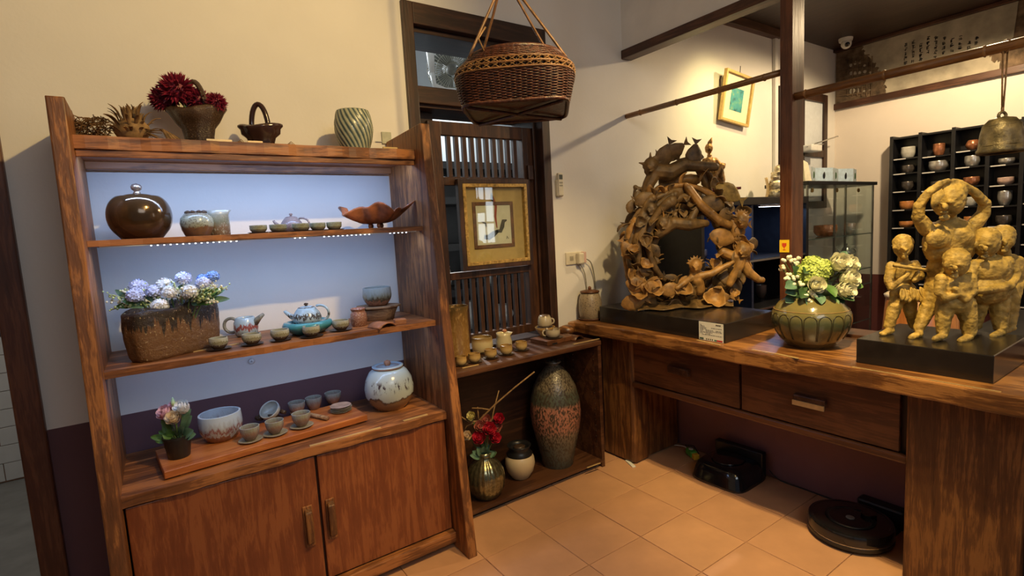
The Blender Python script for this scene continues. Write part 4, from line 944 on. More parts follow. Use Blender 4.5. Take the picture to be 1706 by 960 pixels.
# big bowl
M['bowl4'] = glaze('pale_blue_red_bowl_glaze', [(0, (0.20, 0.08, 0.035)), (0.22, (0.26, 0.11, 0.05)), (0.32, (0.44, 0.48, 0.50)), (0.45, (0.24, 0.07, 0.06)), (0.58, (0.40, 0.42, 0.44)), (0.8, (0.50, 0.57, 0.62)), (1, (0.50, 0.58, 0.64))], 0.5, 10, 0.22, 0.2)
p = pz_(371, 739, ZB, 28); s = mpp(p)
cup('large pale blue and red splashed bowl beside the potted rose', p, 36*s, 44*s, M['bowl4'], None, 0.72, (1.04, 0.55), 'tea_bowl', mod=lambda a, z, k: 1+0.02*math.sin(3*a))
# red-brown cups on round coasters
M['cup4'] = glaze('grey_red_cup_glaze', [(0, (0.16, 0.10, 0.07)), (0.3, (0.22, 0.12, 0.09)), (0.6, (0.25, 0.17, 0.14)), (0.8, (0.27, 0.27, 0.23)), (1, (0.32, 0.34, 0.31))], 0.4, 11, 0.22, 0.25)
M['coast'] = plain('grey_green_coaster', (0.30, 0.27, 0.20), 0.5, var=0.15, nscale=50)
for k, (x, yb, r, h, rs) in enumerate(((419, 742, 17, 23, 21), (460, 731, 16, 22, 21), (504, 718, 16, 22, 20))):
    p = pz_(x, yb, ZB, rs); s = mpp(p); nm = ('left', 'middle', 'right')[k]
    saucer('grey round coaster under the %s front cup on the tea board' % nm, p, rs*s, M['coast'], 'coasters on the tea board', 0.009)
    cup('%s of the three front cups standing on coasters on the tea board' % nm, p+Vector((0, 0, 0.006)), r*s, h*s, M['cup4'], 'tea board cups', 0.5, (0.98, 0.75))
for k, (x, yb, r, h) in enumerate(((496, 691, 14.5, 19), (524, 684, 14, 20), (556, 674, 14, 18))):
    p = pz_(x, yb, ZB, 9); s = mpp(p); nm = ('left', 'middle', 'right')[k]
    cup('%s of the three back cups near the stacked coasters on the tea board' % nm, p, r*s, h*s, M['cup4'], 'tea board cups', 0.6, (0.98, 0.75))
# strainer: tilted pale bowl on a stand with wooden handle
p = pz_(456, 701, ZB, 8); s = mpp(p)
t = thing('tea_strainer', 'pale tilted tea strainer bowl resting on a dark stand', 'strainer', p, RZ)
MB().lathe(sc_([(0, 0), (12, 0), (13, 3), (8, 6), (9, 9), (0, 9)], s), 24).build('stand', M['darksau'], t, True)
rot = Euler((0.75, 0.0, -0.2)).to_matrix()
MB().lathe(sc_(vessel(18, 15, 0.5, (1, 0.7)), s), 28, rot=rot, c=(0, 2*s, 9*s)).build('strainer_bowl', glaze('pale_celadon', [(0, (0.30, 0.3, 0.25)), (1, (0.52, 0.56, 0.54))], 0.2, 5, 0.5, 0.2), t, True)
MB().tube([(14*s, 0, 13*s), (22*s, -2*s, 11*s)], [4*s, 3*s], 8).build('handle_knob', M['brownglaze'], t, True)
MB().ell((-20*s, -4*s, 5.2*s), (9*s, 6*s, 5*s), 12, 8).build('pebble_foot', M['brownglaze'], t, True)
a_, b_ = atz(494, 690, ZB), atz(546, 701, ZB)
o = thing('wooden_scoop', 'brown wooden tea scoop lying behind the right front cup', 'scoop', a_)
MB().tube([Vector((0, 0, 0.008)), (b_-a_)*0.5+Vector((0, 0, 0.011)), (b_-a_)+Vector((0, 0, 0.010))], [0.006, 0.009, 0.010], 10).build('scoop_handle', M['drift'], o, True)
MB().lathe([(0, 0.002), (0.012, 0.004), (0.016, 0.012), (0.013, 0.012), (0.01, 0.007), (0, 0.006)], 16, c=(-0.012, 0.004, 0)).build('scoop_bowl', M['drift'], o, True)
# stacked coasters
M['coastr'] = plain('pinkish_coaster', (0.42, 0.30, 0.24), 0.5, var=0.2, nscale=25)
p = pz_(569, 690, ZB, 15); s = mpp(p)
for k in range(4):
    saucer('%s of the four pale coasters stacked at the right of the tea board' % ('lowest', 'second lowest', 'third', 'topmost')[k], p+Vector((random.uniform(-.002, .002), 0, k*0.0075)), 18*s, M['coast'] if k < 3 else M['coastr'], 'stacked coasters', 0.0073)
# round lidded jar
M['jar4'] = glaze('pale_jar_glaze', [(0, (0.22, 0.11, 0.05)), (0.28, (0.25, 0.13, 0.06)), (0.33, (0.09, 0.05, 0.03)), (0.37, (0.48, 0.54, 0.52)), (0.7, (0.50, 0.57, 0.55)), (1, (0.44, 0.55, 0.58))], 0.22, 3.4, 0.6, 0.2)
nt = M['jar4'].node_tree; bs = nt.nodes['Principled BSDF']
src = bs.inputs['Base Color'].links[0].from_socket
tc = _n(nt, 'ShaderNodeTexCoord'); mp = _n(nt, 'ShaderNodeMapping'); mp.inputs['Scale'].default_value = (11, 11, 3); nt.links.new(tc.outputs['Generated'], mp.inputs[0])
f = _noise(nt, mp.outputs[0], 1.0, 4, 0.7); rr = _ramp(nt, [(0.53, (0, 0, 0)), (0.58, (1, 1, 1))]); nt.links.new(f, rr.inputs[0])
sp = _n(nt, 'ShaderNodeSeparateXYZ'); nt.links.new(tc.outputs['Generated'], sp.inputs[0]); bandr = _ramp(nt, [(0.46, (0, 0, 0)), (0.54, (1, 1, 1)), (0.70, (1, 1, 1)), (0.80, (0, 0, 0))]); nt.links.new(sp.outputs[2], bandr.inputs[0])
mu = _n(nt, 'ShaderNodeMath', operation='MULTIPLY'); nt.links.new(rr.outputs[0], mu.inputs[0]); nt.links.new(bandr.outputs[0], mu.inputs[1])
mx = _n(nt, 'ShaderNodeMix', data_type='RGBA'); nt.links.new(mu.outputs[0], mx.inputs[0]); nt.links.new(src, mx.inputs[6]); mx.inputs[7].default_value = (0.07, 0.045, 0.05, 1); nt.links.new(mx.outputs[2], bs.inputs['Base Color'])
p = pz_(652, 686, Z4, 26); s = mpp(p)
t = thing('ginger_jar', 'round pale blue jar with brown foot and knobbed lid', 'jar', p, RZ)
MB().lathe(sc_([(0, 0), (24, 0), (26, 1), (35, 12), (40, 24), (41, 36), (38, 50), (31, 62), (24, 67), (22, 67), (20, 64), (0, 62)], s), 48).build('body', M['jar4'], t, True)
l = MB().lathe(sc_([(0, 65), (23, 66), (26, 68), (26, 71), (22, 72), (19, 69.5), (10, 70), (0, 71)], s), 36).build('lid', glaze('blue_lid_glaze', [(0, (0.26, 0.12, 0.07)), (0.6, (0.3, 0.16, 0.1)), (0.75, (0.36, 0.46, 0.52)), (1, (0.36, 0.46, 0.52))], 0.05, 5, 1, 0.2), t, True)
MB().lathe(sc_([(0, 69), (4, 69.5), (4, 71), (6, 74), (5, 78), (0, 80)], s), 14).build('knob', M['terra'], l, True)

# ================================================================== LOW CABINET TOP
Z5 = lz
M['amber'] = glaze('amber_glaze', [(0, (0.26, 0.13, 0.03)), (0.5, (0.34, 0.18, 0.05)), (0.85, (0.24, 0.13, 0.035)), (1, (0.14, 0.09, 0.03))], 0.2, 5, 0.6, 0.3, speck=(0.42, 0.25, 0.08), speck_scale=9, bump=0.5)
p = aty(764, 592, 2.60); p.z = Z5; s = mpp(p)
simple('amber_canister', 'tall amber cylinder jar at the left end of the low cabinet', 'jar', p, sc_([(0, 0), (20, 0), (21.5, 3), (20, 6), (20, 75), (21.5, 80), (21.5, 84), (19, 84), (18, 70), (18, 10), (0, 8)], s), M['amber'])
M['cream5'] = glaze('cream_amber_glaze', [(0, (0.035, 0.022, 0.014)), (0.12, (0.05, 0.03, 0.018)), (0.2, (0.48, 0.38, 0.21)), (0.7, (0.50, 0.40, 0.22)), (0.85, (0.30, 0.19, 0.07)), (1, (0.20, 0.13, 0.05))], 0.1, 4, 0.5, 0.25)
p = aty(804, 585, 2.57); p.z = Z5; s = mpp(p)
cup('cream bowl with amber rim right of the tall amber jar', p, 17*s, 26*s, M['cream5'], None, 0.9, (1.06, 0.45), 'tea_bowl')
p = aty(840, 578, 2.58); p.z = Z5; s = mpp(p)
t = pitcher('small cream jug standing behind the amber cups', p, s, 12.5, 12, 25, glaze('cream_glaze', [(0, (0.06, 0.04, 0.02)), (0.15, (0.50, 0.42, 0.26)), (1, (0.52, 0.44, 0.27))], 0.1, 5, 0.5, 0.3), 1)
MB().ell((2*s, 0, 28*s), (4*s, 4*s, 3*s), 10, 7).build('lid_knob', M['terra'], t, True)
M['cup5'] = glaze('amber_cup_glaze', [(0, (0.10, 0.055, 0.02)), (0.2, (0.44, 0.31, 0.14)), (0.6, (0.46, 0.31, 0.12)), (1, (0.30, 0.17, 0.05))], 0.15, 5, 0.5, 0.25)
for k, (x, yb, r, h, rs) in enumerate(((769, 612, 9, 14, 12), (791, 607, 10, 14, 13), (818, 600, 10, 14, 13), (844, 594, 10, 15, 13), (869, 587, 9.5, 14, 13))):
    p = pz_(x, yb, Z5, rs); s = mpp(p); nm = ('first', 'second', 'third', 'fourth', 'fifth')[k]
    saucer('wavy dark saucer under the %s amber cup from the left on the low cabinet' % nm, p, rs*s, M['darksau'], 'saucers on the low cabinet')
    cup('%s amber cup from the left along the low cabinet front' % nm, p+Vector((0, 0, 0.0045)), r*s, h*s, M['cup5'], 'amber cups on the low cabinet', 0.75, (1.05, 0.5))
# wooden block with two cups
p = atz(912, 577, Z5); p2 = atz(954, 567, Z5); dv = p2-p
t = thing('wood_block', 'dark brown wooden block under the stacked cups', 'block', p, math.atan2(dv.y, dv.x))
MB().box(0, dv.length, 0, 0.16, 0.0, 0.028).build('block_body', M['drawer'], t, bevel=0.003)
MB().box(0.04, 0.08, -0.001, 0.03, -0.0, 0.01).build('notch', M['black'], t)
bz = Z5+0.028
p = aty(921, 555, 2.47); p.z = bz; s = mpp(p)
M['cream6'] = glaze('cream_mug_glaze', [(0, (0.16, 0.10, 0.06)), (0.2, (0.42, 0.34, 0.22)), (0.7, (0.50, 0.42, 0.28)), (0.85, (0.5, 0.42, 0.28)), (1, (0.12, 0.07, 0.04))], 0.15, 5, 0.5, 0.3)
saucer('dark wavy saucer on the wooden block under the cream mug', p, 17*s, M['darksau'], None)
t = thing('cream_mug', 'low cream mug on the wooden block of the low cabinet', 'cup', p+Vector((0, 0, 0.005)), RZ)
MB().lathe(sc_(vessel(12, 14, 0.8, (1.02, 0.5)), s), 28).build('body', M['cream6'], t, True)
MB().tube(arc((-12*s, 0, 7*s), 5*s, PI*0.4, PI*1.6, 10), 1.5*s, 7).build('handle', M['cream6'], t, True)
p = aty(908, 548, 2.555); p.z = Z5+0.0005; s = mpp(p); zm = aty(911, 543, 2.555).z-p.z; p.x -= 0.0
t = thing('dish', 'brown footed dish behind the wooden block under the upturned mug', 'dish', p, RZ)
MB().lathe([(0, 0), (8*s, 0), (9*s, zm*0.4), (15*s, zm*0.75), (17*s, zm*0.97), (15.5*s, zm*0.97), (8*s, zm*0.6), (0, zm*0.55)], 28).build('dish_body', M['cup5'], t, True)
MB().lathe([(0, zm*0.86), (13*s, zm*0.86), (13*s, zm), (0, zm)], 28).build('dish_cover', M['darksau'], t, True)
t = thing('cream_mug', 'upturned cream mug with dark foot stacked on the brown footed dish', 'cup', p+Vector((0.0, 0, zm)), RZ)
MB().lathe(sc_([(0, 0), (11, 0), (12, 3), (11.5, 10), (9, 18), (8, 19), (0, 19)], s), 28).build('body', M['cream6'], t, True)
MB().tube(arc((11*s, 0, 8*s), 4.5*s, PI*0.6, -PI*0.6, 10), 1.4*s, 7).build('handle', M['cream6'], t, True)
p = pz_(966, 567, Z5, 0); s = mpp(p)
def tl2(u, v): a = PI*(0.08+0.84*u); return Vector((math.cos(a)*11*s, v*34*s, math.sin(a)*9*s-1.8*s))
o = MB().sheet(tl2, 12, 3).build('tile_shard', M['drawer'], None, True, solid=0.004); o.location = p; o.rotation_euler = (0, 0, RZ+0.75); tag(o, 'dark curved tile piece beside the wooden block on the low cabinet', 'tile piece')

# ================================================================== INSIDE THE LOW CABINET
ZI = 0.05
# tall speckled vase
M['tallv'] = glaze('speckled_banded_glaze', [(0, (0.07, 0.075, 0.06)), (0.22, (0.10, 0.10, 0.075)), (0.33, (0.20, 0.15, 0.10)), (0.40, (0.40, 0.17, 0.11)), (0.60, (0.42, 0.18, 0.115)), (0.635, (0.085, 0.10, 0.07)), (0.72, (0.09, 0.10, 0.07)), (0.78, (0.20, 0.16, 0.10)), (1, (0.14, 0.12, 0.085))], 0.03, 14, 1, 0.3, speck=(0.06, 0.045, 0.03), speck_scale=34, bump=0.3, coat=0.2, sthr=0.47)
p = pz_(930, 783, ZI, 26); p.y = min(p.y, 2.44); s = mpp(p)
prof = [(0, 0), (25, 0), (26, 2), (29, 20), (35, 45), (40, 70), (42, 90), (40.5, 110), (35, 132), (26, 150), (15, 163), (9, 167), (9, 169), (13, 172), (12, 174), (7, 172), (6, 165), (0, 150)]
o = simple('tall_vase', 'tall speckled vase with a salmon band inside the low cabinet', 'vase', p, sc_(prof, s), M['tallv'], seg=48)
# cream pot with black rim
p = pz_(868, 801, ZI, 15); s = mpp(p)
t = thing('cream_pot', 'round cream pot with a black rim inside the low cabinet', 'pot', p, RZ)
m_ = glaze('cream_tan_glaze', [(0, (0.50, 0.38, 0.22)), (0.45, (0.56, 0.44, 0.27)), (0.8, (0.58, 0.47, 0.30)), (1, (0.56, 0.44, 0.28))], 0.2, 3, 1, 0.4)
MB().lathe(sc_([(0, 0), (14, 0), (15, 1), (22, 12), (25, 24), (24, 34), (20, 41), (16, 44), (0, 44)], s), 40).build('body', m_, t, True)
MB().lathe(sc_([(21, 38), (22, 41), (18, 45), (17, 50), (20, 55), (19, 56), (15, 52), (14, 44), (0, 43)], s), 40).build('rim', M['black'], t, True)
MB().lathe(sc_([(0, 49), (8, 49), (10, 53), (5, 54), (0, 54)], s), 20).build('lid_disc', M['darksau'], t, True)
# ribbed mercury vase with twigs
p = pz_(812, 836, ZI, 22); s = mpp(p)
t = thing('ribbed_vase', 'ribbed silvery green vase at the left inside the low cabinet', 'vase', p, RZ)
MB().lathe(sc_([(0, 0), (20, 0), (22, 2), (29, 16), (31, 32), (29, 45), (22, 57), (14, 64), (12, 70), (13, 76), (11, 76), (10, 66), (0, 60)], s), 96, mod=lambda a, z, k: 1+(0.045*abs(math.sin(11*a)) if 2 < k < 8 else 0)).build('body', plain('mercury_glass', (0.26, 0.24, 0.14), 0.2, 0.85, 0.3, 60), t, True)
fw = thing('dried_bouquet', 'red flowers and bare twigs standing in the ribbed vase', 'flowers', p+Vector((0, 0, 66*s)), RZ)
random.seed(61)
bb = Vector((812, 766))
def tp(x, y, dy=0): return Vector(((x-bb.x)*s, dy*s, (bb.y-y)*s))
for pts, r in (([(806, 703, 0), (835, 677, 0), (868, 652, 4), (902, 628, 6)], 2.0), ([(826, 712, 0), (831, 690, 0), (842, 655, 2)], 1.6), ([(826, 686, 0), (812, 682, -2), (797, 680, -4)], 1.4), ([(806, 704, 0), (790, 704, 0), (778, 694, -2)], 1.5), ([(806, 704, 0), (806, 690, 0), (806, 680, 0)], 1.2), ([(800, 705, 0), (786, 712, 3), (780, 722, 3)], 1.2)):
    q = [tp(*a) for a in pts]
    if r > 1.5: q = [Vector((0, 0, -10*s)), q[0]*0.5]+q
    MB().tube(q, [r*s*(1-0.5*i/len(q)) for i in range(len(q))], 6).build('twig', M['dryl'], fw, True)
for x, y, R, c, dy in ((840, 700, 8, 'redp', -4), (823, 715, 10, 'redp', -8), (806, 729, 10, 'redp', -8), (831, 731, 9, 'redp', -6), (808, 712, 9, 'dusty', -4), (834, 715, 9, 'dusty', 0), (818, 703, 8, 'dusty', 2), (786, 726, 7, 'peach', -4), (795, 695, 7, 'yellowb', 0)):
    mb = MB(); rosehead(mb, tp(x, y, dy), R*s, (random.uniform(-.4, .4), -0.8, 0.5)); mb.build('flower_head', M[c], fw, True)
    MB().tube([(0, 0, -6*s), tp(x, y, dy)*0.6, tp(x, y, dy)], 1.0*s, 5).build('stem', M['stem'], fw)
for k in range(16):
    e = Vector((random.uniform(-24, 26)*s, random.uniform(-16, 10)*s, random.uniform(4, 26)*s)); leafm(e*0.2, e, 6*s, 0.15, (0, -1, 0.5)).build('leaf', M['leafb'] if k % 3 else M['leafd'], fw, True)
# ================================================================== ON THE DESK
def limb(mb, pts, rad, seg=9):
    """tapered limb with rounded ends"""
    mb.tube(pts, rad, seg)
    for q, r in ((pts[0], rad[0]), (pts[-1], rad[-1])): mb.ell(q, r, seg, 6)
    for q, r in zip(pts[1:-1], rad[1:-1]): mb.ell(q, r*1.0, seg, 6)
M['clay'] = plain('ochre_clay', (0.40, 0.26, 0.062), 0.6, var=0.3, nscale=30, bump=0.8)
M['clayb'] = plain('brown_clay', (0.135, 0.078, 0.027), 0.55, var=0.45, nscale=16, bump=0.5)
M['clayo'] = plain('orange_clay', (0.30, 0.155, 0.042), 0.5, var=0.35, nscale=18, bump=0.4)
# --- plinth and ring sculpture
PH = 0.10
o = MB().prism([(2.338, 2.44), (2.296, 1.512), (2.79, 1.53), (2.79, 2.44)][::-1], 2, 0, PH).build('plinth_block', M['plinth'], bevel=0.003); o.location = (0, 0, DZ)
root = thing('sculpture_plinth', 'long black lacquered plinth under the ring shaped sculpture', 'plinth', (2.5, 2.0, DZ))
o.parent = root; o.location = (-2.5, -2.0, 0)
# printed card on the plinth front
def card():
    y1, y0 = 1.665, 1.52; x = 2.297; z0, z1 = DZ+0.002, DZ+0.097
    slope = (2.338-2.296)/(2.44-1.512)
    t = thing('info_card', 'white printed card on the front of the ring sculpture plinth', 'card', (x, y0, z0))
    t.rotation_euler = (0, 0, math.atan2(y1-y0, slope*(y1-y0))-PI/2)
    w = y1-y0; h = z1-z0
    MB().box(-0.0055, -0.0035, 0, w, 0, h).build('card_sheet', plain('white_card', (0.72, 0.70, 0.64), 0.6, var=0.03), t)
    ink = plain('grey_ink', (0.12, 0.12, 0.12), 0.6); random.seed(71)
    mb = MB()
    for r in range(9):
        z = h*0.82-r*h*0.065; y = w*0.94
        while y > w*0.08:
            l = random.uniform(0.004, 0.016)
            if random.random() < 0.85: mb.box(-0.0059, -0.0054, max(y-l, w*0.06), y, z, z+h*0.032)
            y -= l+0.003
            if random.random() < 0.08: break
    g = mb.build('text_lines', ink, t); g['kind'] = 'stuff'
    mb = MB()
    for k in range(3): mb.box(-0.006, -0.0054, w*(0.1+k*0.07), w*(0.15+k*0.07), h*0.86, h*0.93)
    g = mb.build('title_text', M['black'], t); g['kind'] = 'stuff'
    MB().box(-0.006, -0.0054, w*0.03, w*0.26, h*0.03, h*0.11).build('red_band', plain('red_print', (0.45, 0.03, 0.03), 0.5), t)
    MB().box(-0.006, -0.0054, w*0.26, w*0.36, h*0.03, h*0.11).build('green_band', plain('green_print', (0.08, 0.2, 0.12), 0.5), t)
    MB().box(-0.006, -0.0054, w*0.80, w*0.97, h*0.03, h*0.13).build('dark_stamp', plain('dark_green_print', (0.05, 0.1, 0.08), 0.5), t)
    for k in range(4): MB().box(-0.006, -0.0054, w*(0.42+0.08*k), w*(0.455+0.08*k), h*0.03, h*0.12).build('mark', M['black'], t)
card()
SB = DZ+PH
p = atz(1150, 508, SB); p.z += 0.006; s = mpp(p)
sx0, sy0 = 1150, 512
sp_ = thing('ring_sculpture', 'ring shaped brown clay sculpture of tangled branches, fish and children', 'sculpture', p, RZ)
D0 = s*FPX
def q(x, y, dy=0):
    dw = dy*s; return Vector(((x-853)/FPX*(D0+dw)-(sx0-853)/FPX*D0, dw, max((sy0-y)/FPX*(D0+dw), 0.004)))
random.seed(81)
cx, cy, RM = 1147, 417, 76
def ringp(a, rr, tt):      # ring angle, cross-section radius, cross-section angle
    r = RM+rr*math.cos(tt); return q(cx+r*math.cos(a)*1.02, cy-r*math.sin(a)*1.12, rr*math.sin(tt))
cm = ['clayb', 'clayb', 'clayo', 'clayb']
for k in range(44):
    a0 = random.uniform(0, 2*PI); L = random.uniform(1.0, 2.4); t0_ = random.uniform(0, 2*PI); tw = random.uniform(-1.8, 1.8); r0 = random.uniform(8, 27) if k > 7 else 8
    R0 = random.uniform(5.5, 9.5) if k > 7 else 13
    if k <= 7: a0 = k*PI/4; L = 1.2
    n = 26; pts = []; rad = []
    for i in range(n+1):
        u = i/n; pts.append(ringp(a0+L*u, r0+3*math.sin(u*9+k), t0_+tw*u)); rad.append(R0*s*(1-0.55*u)*(1+0.15*math.sin(u*15+k)))
    m_ = MB(); m_.tube(pts, rad, 14); m_.ell(pts[0], rad[0], 10, 8); m_.build('branch', M[cm[k % 4]], sp_, True, disp=(0.016, 0.022))
def fish(L, m, at, d, upv=None, nm='fish'):
    d = Vector(d).normalized(); u, v = frame(d)
    if upv is not None:
        v = Vector(upv); v = (v-d*v.dot(d)).normalized(); u = d.cross(v)
    mb = MB(); rot = Matrix((d, v, u)).transposed()
    prof = [(0.0, -0.5), (0.14, -0.42), (0.27, -0.2), (0.30, 0.0), (0.24, 0.2), (0.12, 0.38), (0.07, 0.45), (0, 0.46)]
    b = MB().lathe(prof, 12); b.v = [(z, y*1.15, x*0.32) for x, y, z in b.v]
    mb.add([rot @ (Vector(pp)*L)+at for pp in b.v], b.f)
    for poly in ([(0.42, 0, 0.02), (0.68, 0.2, 0.02), (0.62, 0, 0.02), (0.68, -0.2, 0.02), (0.42, 0, -0.02), (0.68, 0.2, -0.02), (0.62, 0, -0.02), (0.68, -0.2, -0.02)], [(-0.2, 0.24, 0.015), (0.0, 0.42, 0.01), (0.2, 0.2, 0.015), (0.0, 0.2, 0.015), (-0.2, 0.24, -0.015), (0.0, 0.42, -0.01), (0.2, 0.2, -0.015), (0.0, 0.2, -0.015)]):
        mb.add([rot @ (Vector(pp)*L)+at for pp in poly], [(0, 1, 2, 3), (7, 6, 5, 4), (0, 4, 5, 1), (1, 5, 6, 2), (2, 6, 7, 3), (3, 7, 4, 0)])
    return mb.build(nm, m, sp_, True, ang=40)
for k in range(30):
    a = 2*PI*k/30+random.uniform(-.1, .1); tt = random.choice((random.uniform(-1.9, -0.4), random.uniform(-0.6, 0.9), random.uniform(2.3, 4.4)))
    pos = ringp(a, random.uniform(24, 32), tt); d = Vector((random.uniform(-1, 1), random.uniform(-0.5, 0.5), random.uniform(-1, 1)))
    fish(random.uniform(24, 36)*s, M[cm[(k*7) % 4]], pos, d)
for (x, y, dy, L, d, c) in ((1055, 500, -26, 40, (1, -.2, .2), 'clayo'), (1062, 470, -30, 38, (1, 0, -.3), 'clayo'), (1085, 478, -32, 40, (-1, -.2, .3), 'clayo'), (1050, 415, -16, 36, (-.5, 0, .8), 'clayo'), (1118, 480, -36, 34, (1, 0, .2), 'clayo'), (1195, 500, -26, 40, (1, -.3, .1), 'clayo'), (1215, 330, -18, 46, (1, 0, -.6), 'clay'), (1190, 345, -26, 40, (1, -.2, -.5), 'clayb'), (1205, 400, -28, 44, (1, 0, -.3), 'clayo'), (1232, 385, -20, 34, (1, .2, .1), 'clayo')):
    fish(L*s, M[c], q(x, y, dy), d)
for k in range(60):     # small curled leaves and fins round the rim
    a = 2*PI*k/60+0.2; tt = random.choice((-1.0, -1.6, -2.3, -2.8, -0.4)); b_ = ringp(a, 20, tt); e = ringp(a+random.uniform(-.25, .25), random.uniform(33, 44), tt+random.uniform(-.5, .5))
    leafm(b_, e, random.uniform(4, 8)*s, 0.3).build('leaf', M[cm[k % 3]], sp_, True, solid=0.004)
# open shells and a crumpled sheet at the foot of the ring
def shell(c, R, d, m):
    rot = Vector(d).normalized().to_track_quat('Z', 'Y').to_matrix(); ph = random.uniform(0, 6)
    prof = [(0.0, -0.55), (0.45, -0.48), (0.8, -0.2), (1.0, 0.15), (0.93, 0.15), (0.72, -0.14), (0.4, -0.38), (0.0, -0.44)]
    MB().lathe([(r*R, z*R) for r, z in prof], 18, rot=rot, c=c, mod=lambda a, z, k: 1+0.14*math.sin(3*a+ph)+0.06*math.sin(7*a)).build('shell', m, sp_, True, disp=(0.006, 0.015))
for k in range(26):
    a = 2*PI*k/26+random.uniform(-.12, .12); tt = random.choice((-1.2, -0.6, -1.8, -2.4)); c = ringp(a, random.uniform(26, 34), tt)
    shell(c, random.uniform(8, 13)*s, (random.uniform(-.7, .7), -1, random.uniform(-.3, .9)), M['clayo' if math.sin(a) < 0.1 else 'clayb'])
for (x, y, dy, R) in ((1060, 458, -30, 15), (1066, 478, -34, 16), (1090, 474, -36, 16), (1192, 497, -36, 17), (1140, 478, -38, 14), (1240, 420, -30, 14)): shell(q(x, y, dy), R*s, (random.uniform(-.4, .4), -1, 0.5), M['clayo'])
def crump(u, v):
    x = 1062+u*160; y = 516-26*(1-abs(2*u-1)**2)*v-8*v*math.sin(u*21)+4*math.sin(u*37+v*5); return q(x, y, -46+50*v+8*math.sin(u*17+3*v))
MB().sheet(crump, 60, 10).build('crumpled_sheet', M['clayb'], sp_, True, solid=0.006)
# figures among the branches
def fig(parts, heads, m, disp=0.006, vox=0.0045):
    mb = MB()
    for pts, rad in parts: limb(mb, [q(*a) for a in pts], [r*s for r in rad])
    for (x, y, dy, r, hr) in heads:
        mb.ell(q(x, y, dy), (r*s, r*0.95*s, r*1.15*s), 14, 10); mb.ell(q(x-r*0.15, y+r*0.2, dy-r*0.95), (r*0.18*s,)*3, 8, 6)
        for sgn in (-1, 1):
            mb.ell(q(x+sgn*r*0.95, y+r*0.1, dy), (r*0.2*s, r*0.15*s, r*0.3*s), 8, 6); mb.ell(q(x+sgn*r*0.4, y-r*0.1, dy-r*0.85), (r*0.16*s,)*3, 8, 6)
        mb.ell(q(x, y+r*0.6, dy-r*0.85), (r*0.3*s, r*0.15*s, r*0.1*s), 8, 6)
        for k in range(hr):
            a = PI*(0.1+0.8*k/max(1, hr-1)); mb.tube([q(x+r*0.7*math.cos(a), y-r*0.7*math.sin(a), dy), q(x+r*1.7*math.cos(a), y-r*1.75*math.sin(a), dy+random.uniform(-4, 4))], [r*0.3*s, r*0.1*s], 6)
    return mb.build('figure', m, sp_, True, remesh=vox)
fig([([(1078, 338, 0), (1086, 312, 0), (1098, 292, 0)], [9, 10, 12]), ([(1098, 292, 0), (1120, 296, 0), (1145, 284, 0)], [13, 14, 12]), ([(1140, 284, 0), (1165, 287, -4), (1194, 289, -8)], [11, 9, 7]), ([(1168, 290, 4), (1177, 310, 6), (1184, 330, 6)], [8, 7, 6]), ([(1078, 322, 2), (1064, 316, 4), (1062, 330, 4)], [4, 4, 3])], [(1090, 282, -4, 12, 3)], M['clayb'])
for (x, y, L, d) in ((1092, 282, 30, (.5, -.1, .9)), (1112, 268, 36, (.4, -.2, .9)), (1128, 262, 34, (.9, -.2, .6)), (1160, 270, 34, (.2, 0, 1)), (1056, 345, 20, (.3, 0, 1)), (1068, 330, 18, (.1, 0, 1))):
    fish(L*s*1.2, M['clayb'], q(x, y, -4), d, (1, 0, 0))
fig([([(1165, 485, -22), (1160, 468, -26), (1158, 455, -28)], [10, 12, 9]), ([(1160, 462, -30), (1185, 458, -34), (1214, 444, -36)], [7, 6, 4.5]), ([(1155, 463, -30), (1140, 470, -36), (1128, 478, -38)], [6, 5, 4]), ([(1214, 444, -36), (1222, 440, -37)], [4, 3])], [(1160, 443, -34, 10, 8)], M['clayo'])
fig([([(1205, 425, -22), (1225, 435, -24), (1237, 425, -26)], [8, 10, 10]), ([(1237, 428, -26), (1230, 450, -26), (1216, 478, -24)], [10, 9, 6]), ([(1234, 440, -20), (1248, 462, -22), (1264, 474, -24), (1270, 474, -28)], [9, 8, 6, 5])], [(1238, 424, -28, 13, 0)], M['clayo'])
fig([([(1150, 318, -24), (1170, 345, -30), (1200, 372, -32), (1216, 380, -30)], [7, 7, 7, 6]), ([(1150, 318, -24), (1146, 312, -26)], [6, 4])], [(1236, 374, -28, 11, 9)], M['clayo'])
fig([([(1100, 390, -24), (1125, 372, -30), (1150, 376, -30), (1178, 376, -26)], [8, 10, 10, 6]), ([(1150, 376, -28), (1162, 352, -24)], [7, 6])], [(1108, 372, -26, 12, 9)], M['clayb'])
fig([([(1085, 345, -10), (1072, 370, -14), (1064, 402, -14)], [10, 11, 9])], [(1088, 350, -16, 12, 5)], M['clayb'])

# --- round green vase with flowers
M['greenv'] = glaze('olive_green_glaze', [(0, (0.09, 0.06, 0.028)), (0.25, (0.10, 0.085, 0.035)), (0.5, (0.075, 0.085, 0.045)), (0.66, (0.15, 0.13, 0.05)), (0.8, (0.19, 0.155, 0.055)), (1, (0.16, 0.14, 0.055))], 0.15, 5, 0.6, 0.14, bump=0.08, coat=0.5)
p = pz_(1350, 583, DZ, 38); s = mpp(p)
t = thing('green_vase', 'round olive green glazed vase with carved arches on the desk', 'vase', p, RZ)
prof = [(0, 0), (38, 0), (40, 1), (54, 14), (64, 30), (68, 44), (67, 54), (63, 62), (55, 72), (44, 79), (36, 82), (35, 85), (33, 85), (32, 80), (0, 70)]
MB().lathe(sc_(prof, s), 64).build('body', M['greenv'], t, True)
def vr(h):
    for (r0, h0), (r1, h1) in zip(prof[1:], prof[2:11]):
        if h0 <= h <= h1: return r0+(r1-r0)*(h-h0)/(h1-h0)
    return 38
